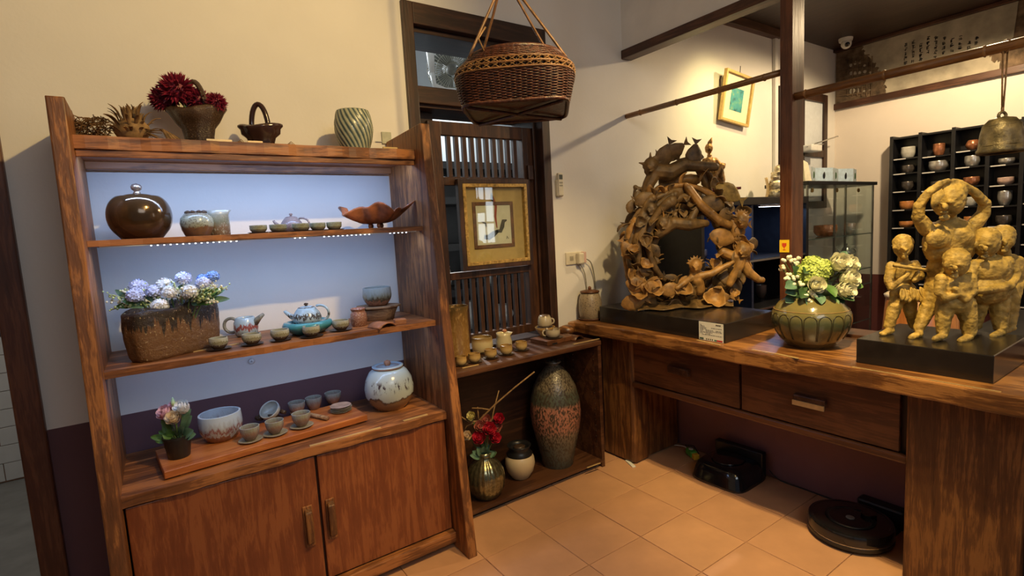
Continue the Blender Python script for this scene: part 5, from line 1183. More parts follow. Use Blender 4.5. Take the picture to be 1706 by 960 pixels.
def vp(a, h, e=0.0): return Vector(((vr(h)*KX*s+e)*math.cos(a), (vr(h)*KX*s+e)*math.sin(a), h*s))
NA = 18
M['archline'] = plain('dark_olive_line', (0.035, 0.03, 0.014), 0.3)
for k in range(NA):
    a = 2*PI*k/NA; hw = PI/NA*0.9; pts = [vp(a-hw, 16+i*5, 0.0005) for i in range(7)]
    pts += [vp(a-hw*math.cos(PI*i/8), 48+9*math.sin(PI*i/8), 0.0005) for i in range(1, 8)]
    pts += [vp(a+hw, 46-i*5, 0.0005) for i in range(7)]
    MB().tube(pts, 0.0019, 5).build('arch_line', M['archline'], t, True)
MB().tube([vp(2*PI*i/64, 62, 0.0005) for i in range(64)], 0.002, 6, True).build('shoulder_line', M['cup5'], t, True)
fb = thing('flower_arrangement', 'lime hydrangea and cream roses in the round green vase', 'flowers', p+Vector((0, 0, 78*s)), RZ)
random.seed(91); b0 = Vector((1350, 505))
def gp(x, y, dy=0): return Vector(((x-b0.x)*s, dy*s, (b0.y-y)*s))
def st(e, r=1.2): MB().tube([(0, 0, -8*s), e*0.5, e], r*s, 5).build('stem', M['stem'], fb)
for x, y, R, dy in ((1352, 468, 22, 0), (1364, 458, 18, -4), (1338, 461, 12, 2), (1353, 449, 14, 2)):
    mb = MB(); florets(mb, gp(x, y, dy), R*s, 110, 6*s, -0.5, 0.9); mb.ell(gp(x, y, dy), R*s*0.85, 12, 8); mb.build('hydrangea_head', M['limef'], fb); st(gp(x, y, dy))
for x, y, R, dy, d in ((1343, 480, 12, -26, (-.2, -1, .3)), (1384, 449, 15, -16, (.2, -1, .5)), (1403, 452, 14, -10, (.5, -.9, .5)), (1394, 473, 14, -26, (.4, -1, .3)), (1384, 490, 14, -32, (.3, -1, .2)), (1416, 476, 7, 0, (1, -.5, 0))):
    mb = MB(); rosehead(mb, gp(x, y, dy), R*s*1.05, d); mb.build('rose_bloom', M['creamp'], fb, True); st(gp(x, y, dy))
    MB().ell(gp(x, y, dy)+Vector(d).normalized()*R*s*0.72, (R*0.2*s,)*3, 8, 6).build('rose_centre', M['yellowb'], fb, True)
for x, y, dy in ((1307, 440, 4), (1314, 435, 4), (1320, 442, 0), (1303, 452, 0), (1311, 461, -4), (1306, 470, -8), (1318, 468, -10), (1325, 476, -18), (1312, 480, -14), (1332, 490, -26), (1325, 497, -28), (1338, 497, -30), (1330, 504, -30), (1328, 446, 6), (1426, 452, 4), (1418, 452, 4), (1420, 458, 2), (1334, 438, 8)):
    mb = MB(); c = gp(x, y, dy)
    for k in range(4): mb.ell(c+Vector((random.uniform(-3, 3)*s, random.uniform(-3, 3)*s, random.uniform(-3, 3)*s)), 3.0*s, 8, 6)
    mb.build('bud_cluster', M['creamp'], fb, True); MB().tube([c*0.35, c*0.7+Vector((0, 4*s, 0)), c], 0.8*s, 5).build('stem', M['stem'], fb)
for x0, y0, x1, y1, dy, w_, c in ((1320, 492, 1296, 492, -18, 9, 'leafb'), (1325, 485, 1300, 476, -10, 9, 'leafd'), (1335, 500, 1325, 516, -36, 8, 'leafb'), (1362, 498, 1368, 517, -40, 9, 'leaf'), (1372, 500, 1380, 512, -38, 8, 'leafd'), (1395, 470, 1426, 458, -6, 9, 'leaf'), (1400, 480, 1425, 466, -2, 7, 'leafd'), (1330, 470, 1318, 450, 0, 8, 'leafd'), (1350, 500, 1345, 514, -34, 7, 'leafd'), (1375, 500, 1400, 500, -20, 8, 'leafd'), (1315, 500, 1300, 508, -14, 8, 'leafb'), (1340, 455, 1330, 462, -14, 8, 'leafd'), (1400, 445, 1412, 432, 8, 7, 'leafb'), (1310, 460, 1298, 448, 4, 6, 'dry'), (1330, 488, 1312, 500, -34, 9, 'leafd'), (1345, 494, 1340, 510, -44, 9, 'leafb'), (1370, 492, 1392, 508, -44, 9, 'leafd'), (1395, 485, 1416, 488, -30, 9, 'leaf'), (1318, 478, 1294, 484, -22, 9, 'leafb'), (1360, 480, 1362, 500, -44, 8, 'leaf')):
    a_, b_ = gp(x0, y0, dy*0.5), gp(x1, y1, dy); MB().tube([(0, 0, -4*s), a_], 1*s, 5).build('stem', M['stem'], fb); leafm(a_, b_, w_*s, 0.15, (0, -1, 0.6)).build('leaf', M[c], fb, True)
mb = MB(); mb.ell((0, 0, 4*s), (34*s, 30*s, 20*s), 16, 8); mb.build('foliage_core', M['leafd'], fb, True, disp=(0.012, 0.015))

# --- plinth and figure group
root = thing('sculpture_plinth', 'black plinth under the yellow clay group of children', 'plinth', (2.5, 0.73, DZ))
MB().box(2.338, 2.77, 0.516, 0.943, DZ, DZ+PH).build('plinth_block', M['plinth'], root, w=True, bevel=0.003)
p = atz(1580, 558, SB); s = mpp(p); sx0, sy0 = 1580, 566
fg = thing('figure_group', 'yellow ochre clay group of a bare chested figure and four children', 'sculpture', p, RZ)
D0 = s*FPX; GY, GD = 563, 0
def G(x, y, dy=0):
    dw = (dy+GD)*s; return Vector(((x-853)/FPX*(D0+dw)-(sx0-853)/FPX*D0, dw, max((GY-y)/FPX*(D0+dw), 0.003)))
def clayfig(limbs, ells, head, vox=0.0035, hair=True):
    mb = MB()
    for pts, rad in limbs: limb(mb, [G(*a) for a in pts], [r*s for r in rad], 10)
    for (x, y, dy, rx, ry, rz_) in ells: mb.ell(G(x, y, dy), (rx*s, ry*s, rz_*s), 16, 10)
    x, y, dy, r, tx = head
    mb.ell(G(x, y, dy), (r*0.88*s, r*0.95*s, r*1.12*s), 16, 12)
    fx = x+tx*r*0.5; fy_ = dy-r*0.9*math.sqrt(max(0.1, 1-tx*tx*0.3))
    mb.ell(G(fx, y+r*0.18, fy_-r*0.05), (r*0.16*s, r*0.25*s, r*0.26*s), 8, 6)
    for sg in (-1, 1):
        mb.ell(G(fx+sg*r*0.36, y-r*0.05, fy_+r*0.08), (r*0.2*s, r*0.14*s, r*0.13*s), 8, 6)
        mb.ell(G(x+sg*r*0.9, y+r*0.1, dy), (r*0.14*s, r*0.2*s, r*0.28*s), 8, 6)
    mb.ell(G(fx, y+r*0.58, fy_+r*0.12), (r*0.3*s, r*0.14*s, r*0.1*s), 8, 6)
    mb.ell(G(fx, y+r*0.95, fy_+r*0.25), (r*0.35*s, r*0.25*s, r*0.22*s), 8, 6)
    if hair: mb.ell(G(x, y-r*0.35, dy+r*0.2), (r*0.98*s, r*0.95*s, r*0.9*s), 14, 8)
    return mb.build('figure', M['clay'], fg, True, remesh=vox, disp=(0.006, 0.015))
def foot(x, y, dy, tx=-8): return [(x+6, y-3, dy+2), (x+tx, y, dy-8)], [6, 5]
# tall bare chested figure, hands on the head
GY, GD = 560, -8
clayfig([([(1574, 372, 12), (1573, 356, 8)], [11, 10]), ([(1538, 384, 14), (1524, 362, 10), (1524, 344, 6)], [12, 9.5, 8]), ([(1524, 344, 6), (1538, 322, 0), (1558, 307, -4), (1570, 303, -6)], [8, 6.5, 5, 4]), ([(1614, 382, 14), (1630, 362, 10), (1632, 346, 6)], [12, 9.5, 8]), ([(1632, 346, 6), (1612, 324, 0), (1590, 308, -4), (1578, 304, -6)], [8, 6.5, 5, 4]),
         ([(1560, 470, 20), (1545, 515, 18), (1530, 548, 12)], [18, 13, 8]), foot(1526, 558, 4), ([(1592, 470, 22), (1606, 515, 24), (1612, 548, 22)], [18, 13, 8]), foot(1612, 556, 14, 2)],
        [(1577, 408, 14, 43, 25, 42), (1558, 396, -4, 20, 10, 16), (1596, 396, -4, 20, 10, 16), (1576, 450, 18, 34, 22, 30)], (1572, 336, 2, 25, -0.5))
# hair tuft / fish on the head
MB().add([G(1545, 322, -14), G(1556, 332, -20), G(1548, 345, -20), G(1543, 335, -16), G(1566, 322, -22), G(1560, 312, -18)], [(0, 1, 4, 5), (0, 3, 2, 1)]).build('hair_leaf', M['clay'], fg, True, solid=0.006)
# flute player
GY, GD = 553, 52
clayfig([([(1501, 432, -20), (1500, 422, -22)], [8, 7]), ([(1482, 440, -20), (1478, 462, -24), (1482, 474, -28)], [8, 7, 6]), ([(1482, 474, -28), (1496, 462, -36), (1508, 450, -38)], [6, 5, 4.5]), ([(1520, 440, -20), (1530, 458, -26), (1520, 462, -36), (1526, 450, -38)], [8, 7, 5, 4.5]),
         ([(1494, 492, -18), (1486, 520, -20), (1481, 540, -20)], [12, 10, 8]), foot(1478, 550, -24), ([(1512, 492, -16), (1516, 520, -16), (1522, 542, -14)], [12, 10, 8])],
        [(1502, 452, -18, 21, 14, 22), (1503, 486, -18, 22, 15, 20)], (1500, 408, -24, 16, 0.5))
MB().tube([G(1486, 434, -42), G(1530, 443, -42), G(1572, 453, -40)], [3*s, 2.8*s, 3.2*s], 8).build('flute', M['clay'], fg, True)
for k in range(7):
    a_ = G(1500+k*5, 474+(k % 3)*2, -34); leafm(a_, a_+Vector(((k-3)*1.5*s, -4*s, -22*s)), 5*s, 0.1, (0, -1, 0)).build('cloth_fold', M['clay'], fg, True, solid=0.004)
# child with crossed arms
GY, GD = 566, 0
clayfig([([(1588, 458, -30), (1588, 450, -32)], [9, 9]), ([(1564, 464, -30), (1562, 484, -34), (1572, 494, -40), (1594, 486, -46)], [9, 8, 7, 5]), ([(1612, 464, -30), (1616, 486, -34), (1604, 496, -44), (1588, 478, -46)], [9, 8, 7, 5]), ([(1574, 506, -26), (1570, 532, -28), (1570, 552, -28)], [15, 11, 9]), foot(1566, 561, -34), ([(1604, 508, -30), (1612, 534, -34), (1614, 554, -34)], [16, 12, 10]), foot(1608, 565, -40)],
        [(1588, 480, -28, 27, 17, 26), (1590, 506, -28, 28, 18, 18)], (1588, 438, -34, 19, -0.2))
# round bellied figure on the right
GY, GD = 565, 4
clayfig([([(1640, 436, -14), (1638, 428, -16)], [10, 10]), ([(1672, 446, -14), (1686, 468, -18), (1678, 482, -30), (1640, 484, -40), (1618, 484, -38)], [10, 9, 7.5, 6.5, 5]), ([(1618, 448, -14), (1612, 470, -20), (1618, 486, -34)], [10, 8, 6]), ([(1662, 510, -12), (1664, 536, -16), (1666, 552, -18)], [15, 12, 10]), foot(1662, 564, -24), ([(1630, 510, -6), (1628, 536, -4), (1626, 552, -2)], [13, 10, 8])],
        [(1645, 458, -14, 33, 20, 26), (1644, 490, -16, 34, 22, 24)], (1636, 412, -18, 20, -0.1))
# child behind, looking over the shoulder
GY, GD = 560, 12
clayfig([([(1668, 436, 8), (1664, 424, 4)], [9, 9]), ([(1690, 448, 8), (1698, 472, 6), (1692, 500, 0)], [9, 8, 6]), ([(1680, 505, 6), (1682, 535, 4), (1682, 550, 0)], [14, 11, 9]), foot(1680, 559, -6)],
        [(1676, 462, 8, 24, 16, 28), (1678, 494, 8, 20, 15, 18)], (1663, 408, 0, 18, 0.5))

# --- jar on a tray by the wall
p = atz(988, 533, DZ); p.y = 2.545; s = mpp(p)
t = thing('wooden_tray', 'small brown wooden tray under the speckled jar on the desk', 'tray', p, RZ)
MB().lathe(sc_([(0, 0), (18, 0), (21, 3), (20, 4), (16, 2), (0, 2)], s), 28).build('tray_dish', M['lowx'], t, True)
t = thing('speckled_jar', 'tall speckled beige jar with a lid in the wall corner', 'jar', p+Vector((0, 0, 2.5*s)), RZ)
MB().lathe(sc_([(0, 0), (17, 0), (18, 1), (19.5, 14), (19, 30), (16, 40), (14, 43), (0, 43)], s), 36).build('body', glaze('speckled_beige', [(0, (0.30, 0.23, 0.14)), (1, (0.36, 0.28, 0.18))], 0.2, 6, 0.6, 0.4, speck=(0.13, 0.09, 0.06), speck_scale=20, bump=0.3), t, True)
l = MB().lathe(sc_([(15, 43), (16, 43), (16, 45.5), (10, 47), (0, 48)], s), 30).build('lid', M['drawer'], t, True)
MB().ell((0, 0, 50*s), (3*s, 3*s, 3.5*s), 10, 7).build('knob', M['drawer'], l, True)

# ================================================================== FLOOR THINGS UNDER THE DESK
rc = Vector((2.535, 1.035, 0))
rv = thing('robot_vacuum', 'round black robot vacuum on the floor beside the desk leg', 'robot vacuum', rc, 2.6)
r_ = 0.172
MB().lathe([(0, 0.012), (r_*0.96, 0.012), (r_, 0.02), (r_, 0.034), (0, 0.034)], 64).build('lower_bumper', M['blackpl'], rv, True, ang=30)
MB().lathe([(0, 0.034), (r_*0.985, 0.034), (r_*0.985, 0.04), (0, 0.04)], 64).build('seam_ring', M['metal'], rv, True, ang=30)
MB().lathe([(0, 0.04), (r_, 0.04), (r_*1.0, 0.078), (r_*0.975, 0.086), (r_*0.9, 0.088), (r_*0.88, 0.086), (0, 0.086)], 64).build('shell', M['blackgl'], rv, True, ang=30)
MB().lathe([(r_*0.55, 0.086), (r_*0.58, 0.0885), (r_*0.50, 0.0885), (r_*0.48, 0.086)], 48).build('top_ring', M['blackpl'], rv, True)
MB().lathe([(0, 0.0855), (0.018, 0.0855), (0.018, 0.0885), (0.014, 0.089), (0, 0.089)], 24).build('button', plain('grey_button', (0.16, 0.15, 0.15), 0.35), rv, True)
MB().lathe([(0, 0.086), (0.03, 0.086), (0.032, 0.098), (0.028, 0.102), (0, 0.102)], 30, c=(-0.09, 0.0, 0)).build('sensor_turret', M['blackgl'], rv, True, ang=40)
for sg in (-1, 1): MB().lathe([(0, -0.012), (0.033, -0.012), (0.033, 0.012), (0, 0.012)], 20, rot=Euler((PI/2, 0, 0)).to_matrix(), c=(0, sg*0.11, 0.0335)).build('wheel', M['blackpl'], rv)
MB().box(0.06, 0.068, -0.05, 0.05, 0.0, 0.013).build('brush', M['blackpl'], rv)
dq = thing('charging_station', 'small black charging station behind the robot vacuum', 'charger', (2.765, 0.99, 0))
MB().box(-0.03, 0.035, -0.10, 0.10, 0, 0.095).build('tower', M['blackpl'], dq, bevel=0.012)
MB().box(-0.09, -0.03, -0.09, 0.09, 0, 0.006).build('foot_plate', M['blackpl'], dq, bevel=0.002)
dk2 = thing('docking_base', 'glossy black square docking base under the left drawer', 'docking base', (2.63, 1.72, 0), 0.04)
def rb(u, v):
    a = 2*PI*u; c_, s_ = math.cos(a), math.sin(a); n_ = 5; k = 1/((abs(c_)**n_+abs(s_)**n_)**(1/n_))
    hts = (0, 0.012, 0.02, 0.06, 0.092, 0.104, 0.108, 0.108); scl = (1.0, 1.0, 0.97, 0.92, 0.84, 0.74, 0.5, 0.0); i = int(round(v*7))
    return Vector((c_*k*0.165*scl[i], s_*k*0.165*scl[i], hts[i]))
MB().sheet(rb, 56, 7, closeu=True).build('body', M['blackgl'], dk2, True)
MB().lathe([(0.095, 0.108), (0.10, 0.112), (0.09, 0.115), (0, 0.116)], 48, sy=0.9).build('top_disc', M['blackgl'], dk2, True)
MB().box(0.10, 0.145, -0.15, 0.15, 0, 0.155).build('back_plate', M['blackpl'], dk2, bevel=0.008)
def cable(nm, lab, pts, r, m, cat='cable'):
    pts = [Vector(a) for a in pts]; b_ = pts[0].copy(); P = []
    ext = [pts[0]]+pts+[pts[-1]]
    for i in range(1, len(ext)-2):
        for k in range(6):
            t_ = k/6; a0, a1, a2, a3 = ext[i-1], ext[i], ext[i+1], ext[i+2]
            P.append(0.5*((2*a1)+(a2-a0)*t_+(2*a0-5*a1+4*a2-a3)*t_*t_+(3*a1-a0-3*a2+a3)*t_**3))
    P.append(pts[-1])
    o = MB().tube([a-b_ for a in P], r, 8).build(nm, m, None, True); o.location = b_; return tag(o, lab, cat)
cable('power_cable', 'black cable along the plum wall between the two floor devices', [(2.78, 1.56, 0.05), (2.79, 1.50, 0.006), (2.792, 1.35, 0.005), (2.788, 1.2, 0.005), (2.78, 1.10, 0.006)], 0.003, M['blackpl'])
pp = atz(1168, 750, 0); pp.x = min(pp.x, 2.74); pp = Vector((2.70, 2.03, 0))
t = thing('power_adapter', 'green and yellow power adapter plug left of the docking base', 'adapter', pp, 1.1)
MB().box(-0.045, 0.035, -0.022, 0.022, 0.004, 0.045).build('green_body', plain('bright_green_plastic', (0.10, 0.42, 0.06), 0.4), t, bevel=0.008)
MB().box(-0.08, -0.045, -0.018, 0.018, 0.006, 0.04).build('yellow_end', plain('yellow_plastic', (0.7, 0.45, 0.03), 0.4), t, bevel=0.005)
MB().lathe([(0, 0.045), (0.014, 0.045), (0.014, 0.048), (0, 0.048)], 20).build('round_mark', M['white'], t)
MB().tube([(0.035, 0, 0.03), (0.06, 0.01, 0.05), (0.02, -0.03, 0.055), (-0.05, -0.028, 0.03)], 0.003, 6).build('cord', M['blackpl'], t, True)
cable('power_cable', 'white cord running from the green adapter to the desk leg', [pp+Vector((0.02, 0.035, 0.02)), pp+Vector((0.03, 0.07, 0.03)), pp+Vector((0.03, 0.13, 0.02)), pp+Vector((0.035, 0.155, 0.01))], 0.0035, M['white'])
# ================================================================== HANGING BASKET
p = CPOS+ray(862, 188)*1.92; s = mpp(p)
hb = thing('hanging_basket', 'large round brown woven rattan basket hanging by cane straps', 'basket', p, RZ)
KXb = KX
# profile in px: square-ish bottom, round bulging side, shoulder, rim
Hb = 105; 
def brad(z):
    t_ = z/Hb
    if t_ < 0.12: return 84+3*t_/0.12
    if t_ < 0.70: return 87+8*math.sin(PI/2*(t_-0.12)/0.58)
    return 95-20*((t_-0.70)/0.30)**1.8
def sq(a, t_):      # squarish foot turning round at the top
    k = max(0, 1-t_*1.25); c_, s_ = abs(math.cos(a+0.08)), abs(math.sin(a+0.08)); n_ = 2+5*k; return 1/((c_**n_+s_**n_)**(1/n_))*(1-0.03*k)
def bp(a, z, e=0.0): r = (brad(z)*sq(a, z/Hb))*s+e; return Vector((r*math.cos(a), r*math.sin(a)*0.95, z*s*0.80))
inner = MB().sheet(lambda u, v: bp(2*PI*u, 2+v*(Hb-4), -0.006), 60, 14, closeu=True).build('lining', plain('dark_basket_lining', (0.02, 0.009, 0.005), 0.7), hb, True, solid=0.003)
bot = MB()
bot.lathe([(0, 3*s), (40*s, 3*s)], 60); bot.v = []; bot.f = []
ring_ = [bp(2*PI*i/60, 3, -0.006) for i in range(60)]; bot.add(ring_+[Vector((0, 0, 3*s))], [(i, (i+1) % 60, 60) for i in range(60)])
bot.build('bottom_panel', M['rattan'], hb)
NS = 72
stk = []
for k in range(NS):       # upright stakes
    a = 2*PI*k/NS; z0, z1 = 0, Hb
    MB().tube([bp(a, z0+(z1-z0)*i/9, 0.001*math.sin(i*PI+k*PI)) for i in range(10)], 0.0028, 5).build('stake', M['rattan'], hb, True)
zs = [3+2.35*i for i in range(24)]+[81.5+2.3*i for i in range(9)]
for i, z in enumerate(zs):   # weavers in and out of the stakes
    n = NS*4 if False else NS*2
    MB().tube([bp(2*PI*k/n, z, 0.0028*(1 if (k//2+i) % 2 else -0.4)+0.001) for k in range(n)], 0.0023, 5, True).build('weaver', M['rattan'], hb, True)
for z in (59, 69, 79): MB().tube([bp(2*PI*k/72, z, 0.004) for k in range(72)], 0.0042, 6, True).build('band_cane', M['cane'], hb, True)
for i, (z0, z1) in enumerate(((60, 69.5), (69.5, 79))):
    for k in range(48):
        a = 2*PI*k/48; b = 2*PI*(k+1)/48
        MB().tube([bp(a, z0, 0.005), bp((a+b)/2, (z0+z1)/2, 0.0075), bp(b, z1, 0.005)], 0.0015, 4).build('cross_lacing', M['rattanL'], hb)
        MB().tube([bp(b, z0, 0.005), bp((a+b)/2, (z0+z1)/2, 0.006), bp(a, z1, 0.005)], 0.0015, 4).build('cross_lacing', M['rattanL'], hb)
MB().tube([bp(2*PI*k/72, 104, 0.0) for k in range(72)], 0.010, 8, True).build('rim', M['rattan'], hb, True)
MB().tube([bp(2*PI*k/72, 2, 0.002) for k in range(72)], 0.007, 8, True).build('foot_rim', M['rattan'], hb, True)
for a in (-0.08+PI/4, -0.08+3*PI/4):
    MB().tube([bp(a, -2), Vector((0, 0, -3*s)), bp(a+PI, -2)], 0.006, 6).build('base_brace', M['rattan'], hb, True)
apex = Vector((0, 0, 190*s))+Vector((-8*s, 0, 0))
for a, dx, bow in ((-2.6, -4, 10), (-0.25, 4, 12), (0.5, 2, 6), (2.5, -6, 4)):
    e = bp(a, 98, 0.006); m_ = e.lerp(apex, 0.5)+Vector((math.cos(a), math.sin(a), 0))*bow*s*0.8
    pts = [e]+[((1-t_)**2*e+2*t_*(1-t_)*m_+t_*t_*(apex+Vector((dx*s, 0, 20*s)))) for t_ in [i/10 for i in range(1, 11)]]
    MB().tube(pts, 0.005, 7).build('cane_strap', M['cane'], hb, True)
MB().tube([apex+Vector((0, 0, 20*s)), Vector((apex.x, 0, 3.3-p.z))], 0.004, 6).build('hanging_cord', M['cane'], hb)
MB().tube([bp(-2.2, 100), bp(-2.2, 100)+Vector((-8*s, 0, 20*s)), bp(-2.2, 100)+Vector((4*s, 0, 36*s))], 0.003, 6).build('loose_end', M['rattanL'], hb, True)

# ================================================================== ON THE LONG WALL, RIGHT OF THE WINDOW
# framed ink picture hanging on the lattice
a_, b_, c_ = aty(757, 300, 2.692), aty(876, 300, 2.692), aty(766, 450, 2.692)
x0, x1, z1, z0 = aty(762, 300, 2.692).x, aty(880, 300, 2.692).x, 1.81, aty(820, 447, 2.692).z
x0, x1 = 1.478, 1.99
pc = thing('framed_painting', 'framed ink painting with gilt inner border hung on the lattice', 'picture', ((x0+x1)/2, 2.69, z0))
def fr(x0, x1, z0, z1, w, y0, y1, nm, m):
    for k, (ax, bx, az, bz) in enumerate(((x0, x0+w, z0, z1), (x1-w, x1, z0, z1), (x0+w, x1-w, z0, z0+w), (x0+w, x1-w, z1-w, z1))):
        MB().box(ax, bx, y0, y1, az, bz).build(nm, m, pc, w=True, bevel=0.002)
fr(x0, x1, z0, z1, 0.028, 2.655, 2.69, 'frame_rail', M['frame'])
gm = plain('gilt_border', (0.45, 0.29, 0.09), 0.35, 0.5, 0.3, 60, 0.3)
fr(x0+0.028, x1-0.028, z0+0.028, z1-0.028, 0.02, 2.652, 2.69, 'gilt_rail', gm)
xi0, xi1, zi0, zi1 = x0+0.048, x1-0.048, z0+0.048, z1-0.048
MB().box(xi0, xi1, 2.682, 2.69, zi0, zi1).build('mat_board', plain('tan_mat_board', (0.42, 0.27, 0.10), 0.7, var=0.06), pc, w=True)
ix0, ix1, iz0, iz1 = xi0+0.05, xi1-0.075, zi0+0.075, zi1-0.085
fr(ix0, ix1, iz0, iz1, 0.022, 2.676, 2.682, 'inner_rail', M['drawer'])
MB().box(ix0+0.02, ix1-0.02, 2.679, 2.682, iz0+0.02, iz1-0.02).build('paper', plain('rice_paper', (0.55, 0.50, 0.42), 0.7, var=0.05), pc, w=True)
ink = plain('black_ink', (0.03, 0.028, 0.026), 0.6); redi = plain('red_ink', (0.28, 0.05, 0.03), 0.6)
def brush(pts, rad, m, nm='brush_stroke'):
    mb = MB(); n = len(pts)
    L = []; Rr = []
    for i, (x, z) in enumerate(pts):
        d = Vector((pts[min(i+1, n-1)][0]-pts[max(i-1, 0)][0], pts[min(i+1, n-1)][1]-pts[max(i-1, 0)][1])); d.normalize(); r = rad[i]
        L.append((x-d.y*r, z+d.x*r)); Rr.append((x+d.y*r, z-d.x*r))
    vs = [(x, 2.6782, z) for x, z in L]+[(x, 2.6782, z) for x, z in Rr]+[(x, 2.6795, z) for x, z in L]+[(x, 2.6795, z) for x, z in Rr]
    fs = []
    for i in range(n-1): fs += [(i, i+1, n+i+1, n+i), (2*n+i, 3*n+i, 3*n+i+1, 2*n+i+1), (i, 2*n+i, 2*n+i+1, i+1), (n+i, n+i+1, 3*n+i+1, 3*n+i)]
    return MB().add(vs, fs).build(nm, m, pc, w=True)
icx = (ix0+ix1)/2; 
brush([(ix0+0.07, iz0+0.07), (ix0+0.10, iz0+0.065), (ix0+0.14, iz0+0.085), (ix0+0.17, iz0+0.10)], [0.012, 0.016, 0.017, 0.010], ink)
brush([(ix0+0.16, iz0+0.10), (ix0+0.19, iz0+0.10), (ix0+0.205, iz0+0.13), (ix0+0.215, iz0+0.16), (ix0+0.24, iz0+0.165)], [0.008, 0.013, 0.015, 0.013, 0.004], ink)
brush([(icx+0.02, iz0+0.12), (icx+0.012, iz0+0.19), (icx+0.02, iz0+0.25), (icx+0.004, iz0+0.31)], [0.003, 0.008, 0.009, 0.003], redi)
brush([(icx+0.0, iz0+0.27), (icx-0.004, iz0+0.30), (icx-0.006, iz0+0.33)], [0.004, 0.010, 0.003], ink)
brush([(ix0+0.06, iz0+0.16), (ix0+0.085, iz0+0.15), (ix0+0.088, iz0+0.13)], [0.002, 0.006, 0.003], ink)
brush([(ix1-0.06, iz0+0.05), (ix1-0.055, iz0+0.065), (ix1-0.045, iz0+0.05)], [0.002, 0.003, 0.002], ink, 'seal_mark')
MB().box(xi0, xi1, 2.668, 2.671, zi0, zi1).build('glass_pane', M['glass'], pc, w=True)
# air conditioner remote in a wall holder
p = aty(930, 328, W); 
t = thing('remote_control', 'cream air conditioner remote in a wall holder beside the window', 'remote', (p.x, W, p.z))
hz = aty(926, 289, W).z-p.z
MB().box(-0.026, 0.026, -0.026, -0.001, 0, hz*0.72).build('holder', M['cream'], t, bevel=0.006)
rm = MB().box(-0.021, 0.021, -0.034, -0.014, 0.004, hz).build('remote_body', M['cream'], t, bevel=0.005)
MB().box(-0.014, 0.014, -0.0348, -0.033, hz*0.72, hz*0.92).build('display', plain('grey_lcd', (0.07, 0.08, 0.07), 0.3), rm)
for i in range(2):
    for j in range(3): MB().box(-0.013+j*0.0095, -0.006+j*0.0095, -0.0355, -0.033, hz*(0.55-0.12*i), hz*(0.61-0.12*i)).build('button', plain('grey_key', (0.3, 0.28, 0.22), 0.5), rm)
# socket with plugs
a_, b_ = aty(941, 421, W), aty(971, 440, W)
t = thing('wall_socket', 'cream double wall socket with plugs right of the window', 'socket', (a_.x, W, b_.z))
wS, hS = b_.x-a_.x, a_.z-b_.z
MB().box(0, wS, -0.012, -0.001, 0.005, hS).build('socket_plate', M['cream'], t, bevel=0.004)
MB().box(wS*0.52, wS*0.82, -0.05, -0.012, 0.006, hS-0.008).build('plug', M['cream'], t, bevel=0.008)
MB().box(wS*0.84, wS*1.0, -0.04, -0.012, 0.01, hS-0.004).build('plug', plain('pink_switch', (0.6, 0.4, 0.35), 0.5), t, bevel=0.004)
MB().box(wS*0.2, wS*0.4, -0.0135, -0.012, hS*0.35, hS*0.7).build('outlet_face', plain('grey_outlet', (0.4, 0.36, 0.27), 0.5), t)
jx = 2.46
cable('socket_cable', 'light grey cord curving from the socket behind the speckled jar', [aty(972, 430, W-0.03), aty(984, 437, W-0.035), aty(990, 460, W-0.02), aty(993, 490, W-0.012), aty(995, 515, W-0.012)], 0.004, M['greyglz'])
cable('socket_cable', 'second grey cord hanging straight from the socket towards the jar', [aty(966, 440, W-0.03), aty(974, 455, W-0.02), aty(978, 485, W-0.012), aty(979, 505, W-0.012)], 0.003, M['greyglz'])
cable('thin_wire', 'thin white wire running down the wall beside the window frame', [aty(919, 449, W-0.004), aty(923, 490, W-0.004), aty(926, 520, W-0.004), aty(929, 542, W-0.006)], 0.004, M['white'])

# ================================================================== BAMBOO POLES AND BELL
t = thing('bamboo_pole', 'bamboo pole spanning the opening from the wall to the post', 'pole', (2.845, 2.07, 2.25))
MB().tube([(2.845, W-0.004, 2.25), (2.845, 1.517, 2.252)], 0.017, 14).build('cane', M['bamboo'], t, True, w=True)
for y in (2.5, 2.2, 1.9, 1.62): MB().lathe([(0.017, -0.006), (0.0205, 0), (0.017, 0.006)], 14, rot=Euler((PI/2, 0, 0)).to_matrix(), c=(2.845, y, 2.25)).build('node_ring', M['bamboo'], t, True, w=True)
MB().tube([(2.845, 1.89, 2.27), (2.845, 1.89, 2.31), (2.85, 1.885, 2.33)], 0.004, 6).build('hanging_loop', M['cane'], t, w=True)
t = thing('bamboo_pole', 'thicker bamboo pole running right from the post with the bell', 'pole', (2.843, 0.5, 2.11))
MB().tube([(2.843, 1.452, 2.11), (2.843, -0.9, 2.11)], 0.020, 14).build('cane', M['bamboo'], t, True, w=True)
for y in (1.40, 1.05, 0.7, 0.3): MB().lathe([(0.020, -0.006), (0.0245, 0), (0.020, 0.006)], 14, rot=Euler((PI/2, 0, 0)).to_matrix(), c=(2.843, y, 2.11)).build('node_ring', M['bamboo'], t, True, w=True)
p = Vector((2.843, 0.638, 1.70)); s = mpp(p)
bl = thing('hanging_bell', 'old bronze bell hanging on a cord from the bamboo pole', 'bell', p, RZ)
M['bell'] = plain('aged_bronze', (0.12, 0.09, 0.045), 0.45, 0.35, 0.5, 22, 0.7)
MB().lathe(sc_([(40, 0), (42, 1), (42, 5), (39, 8), (38, 20), (36, 34), (32, 46), (23, 54), (9, 57), (0, 57)], s), 40, mod=lambda a, z, k: 1+(0.012*math.sin(6*a+3) if k > 2 else 0)).build('bell_body', M['bell'], bl, True, solid=0.006)
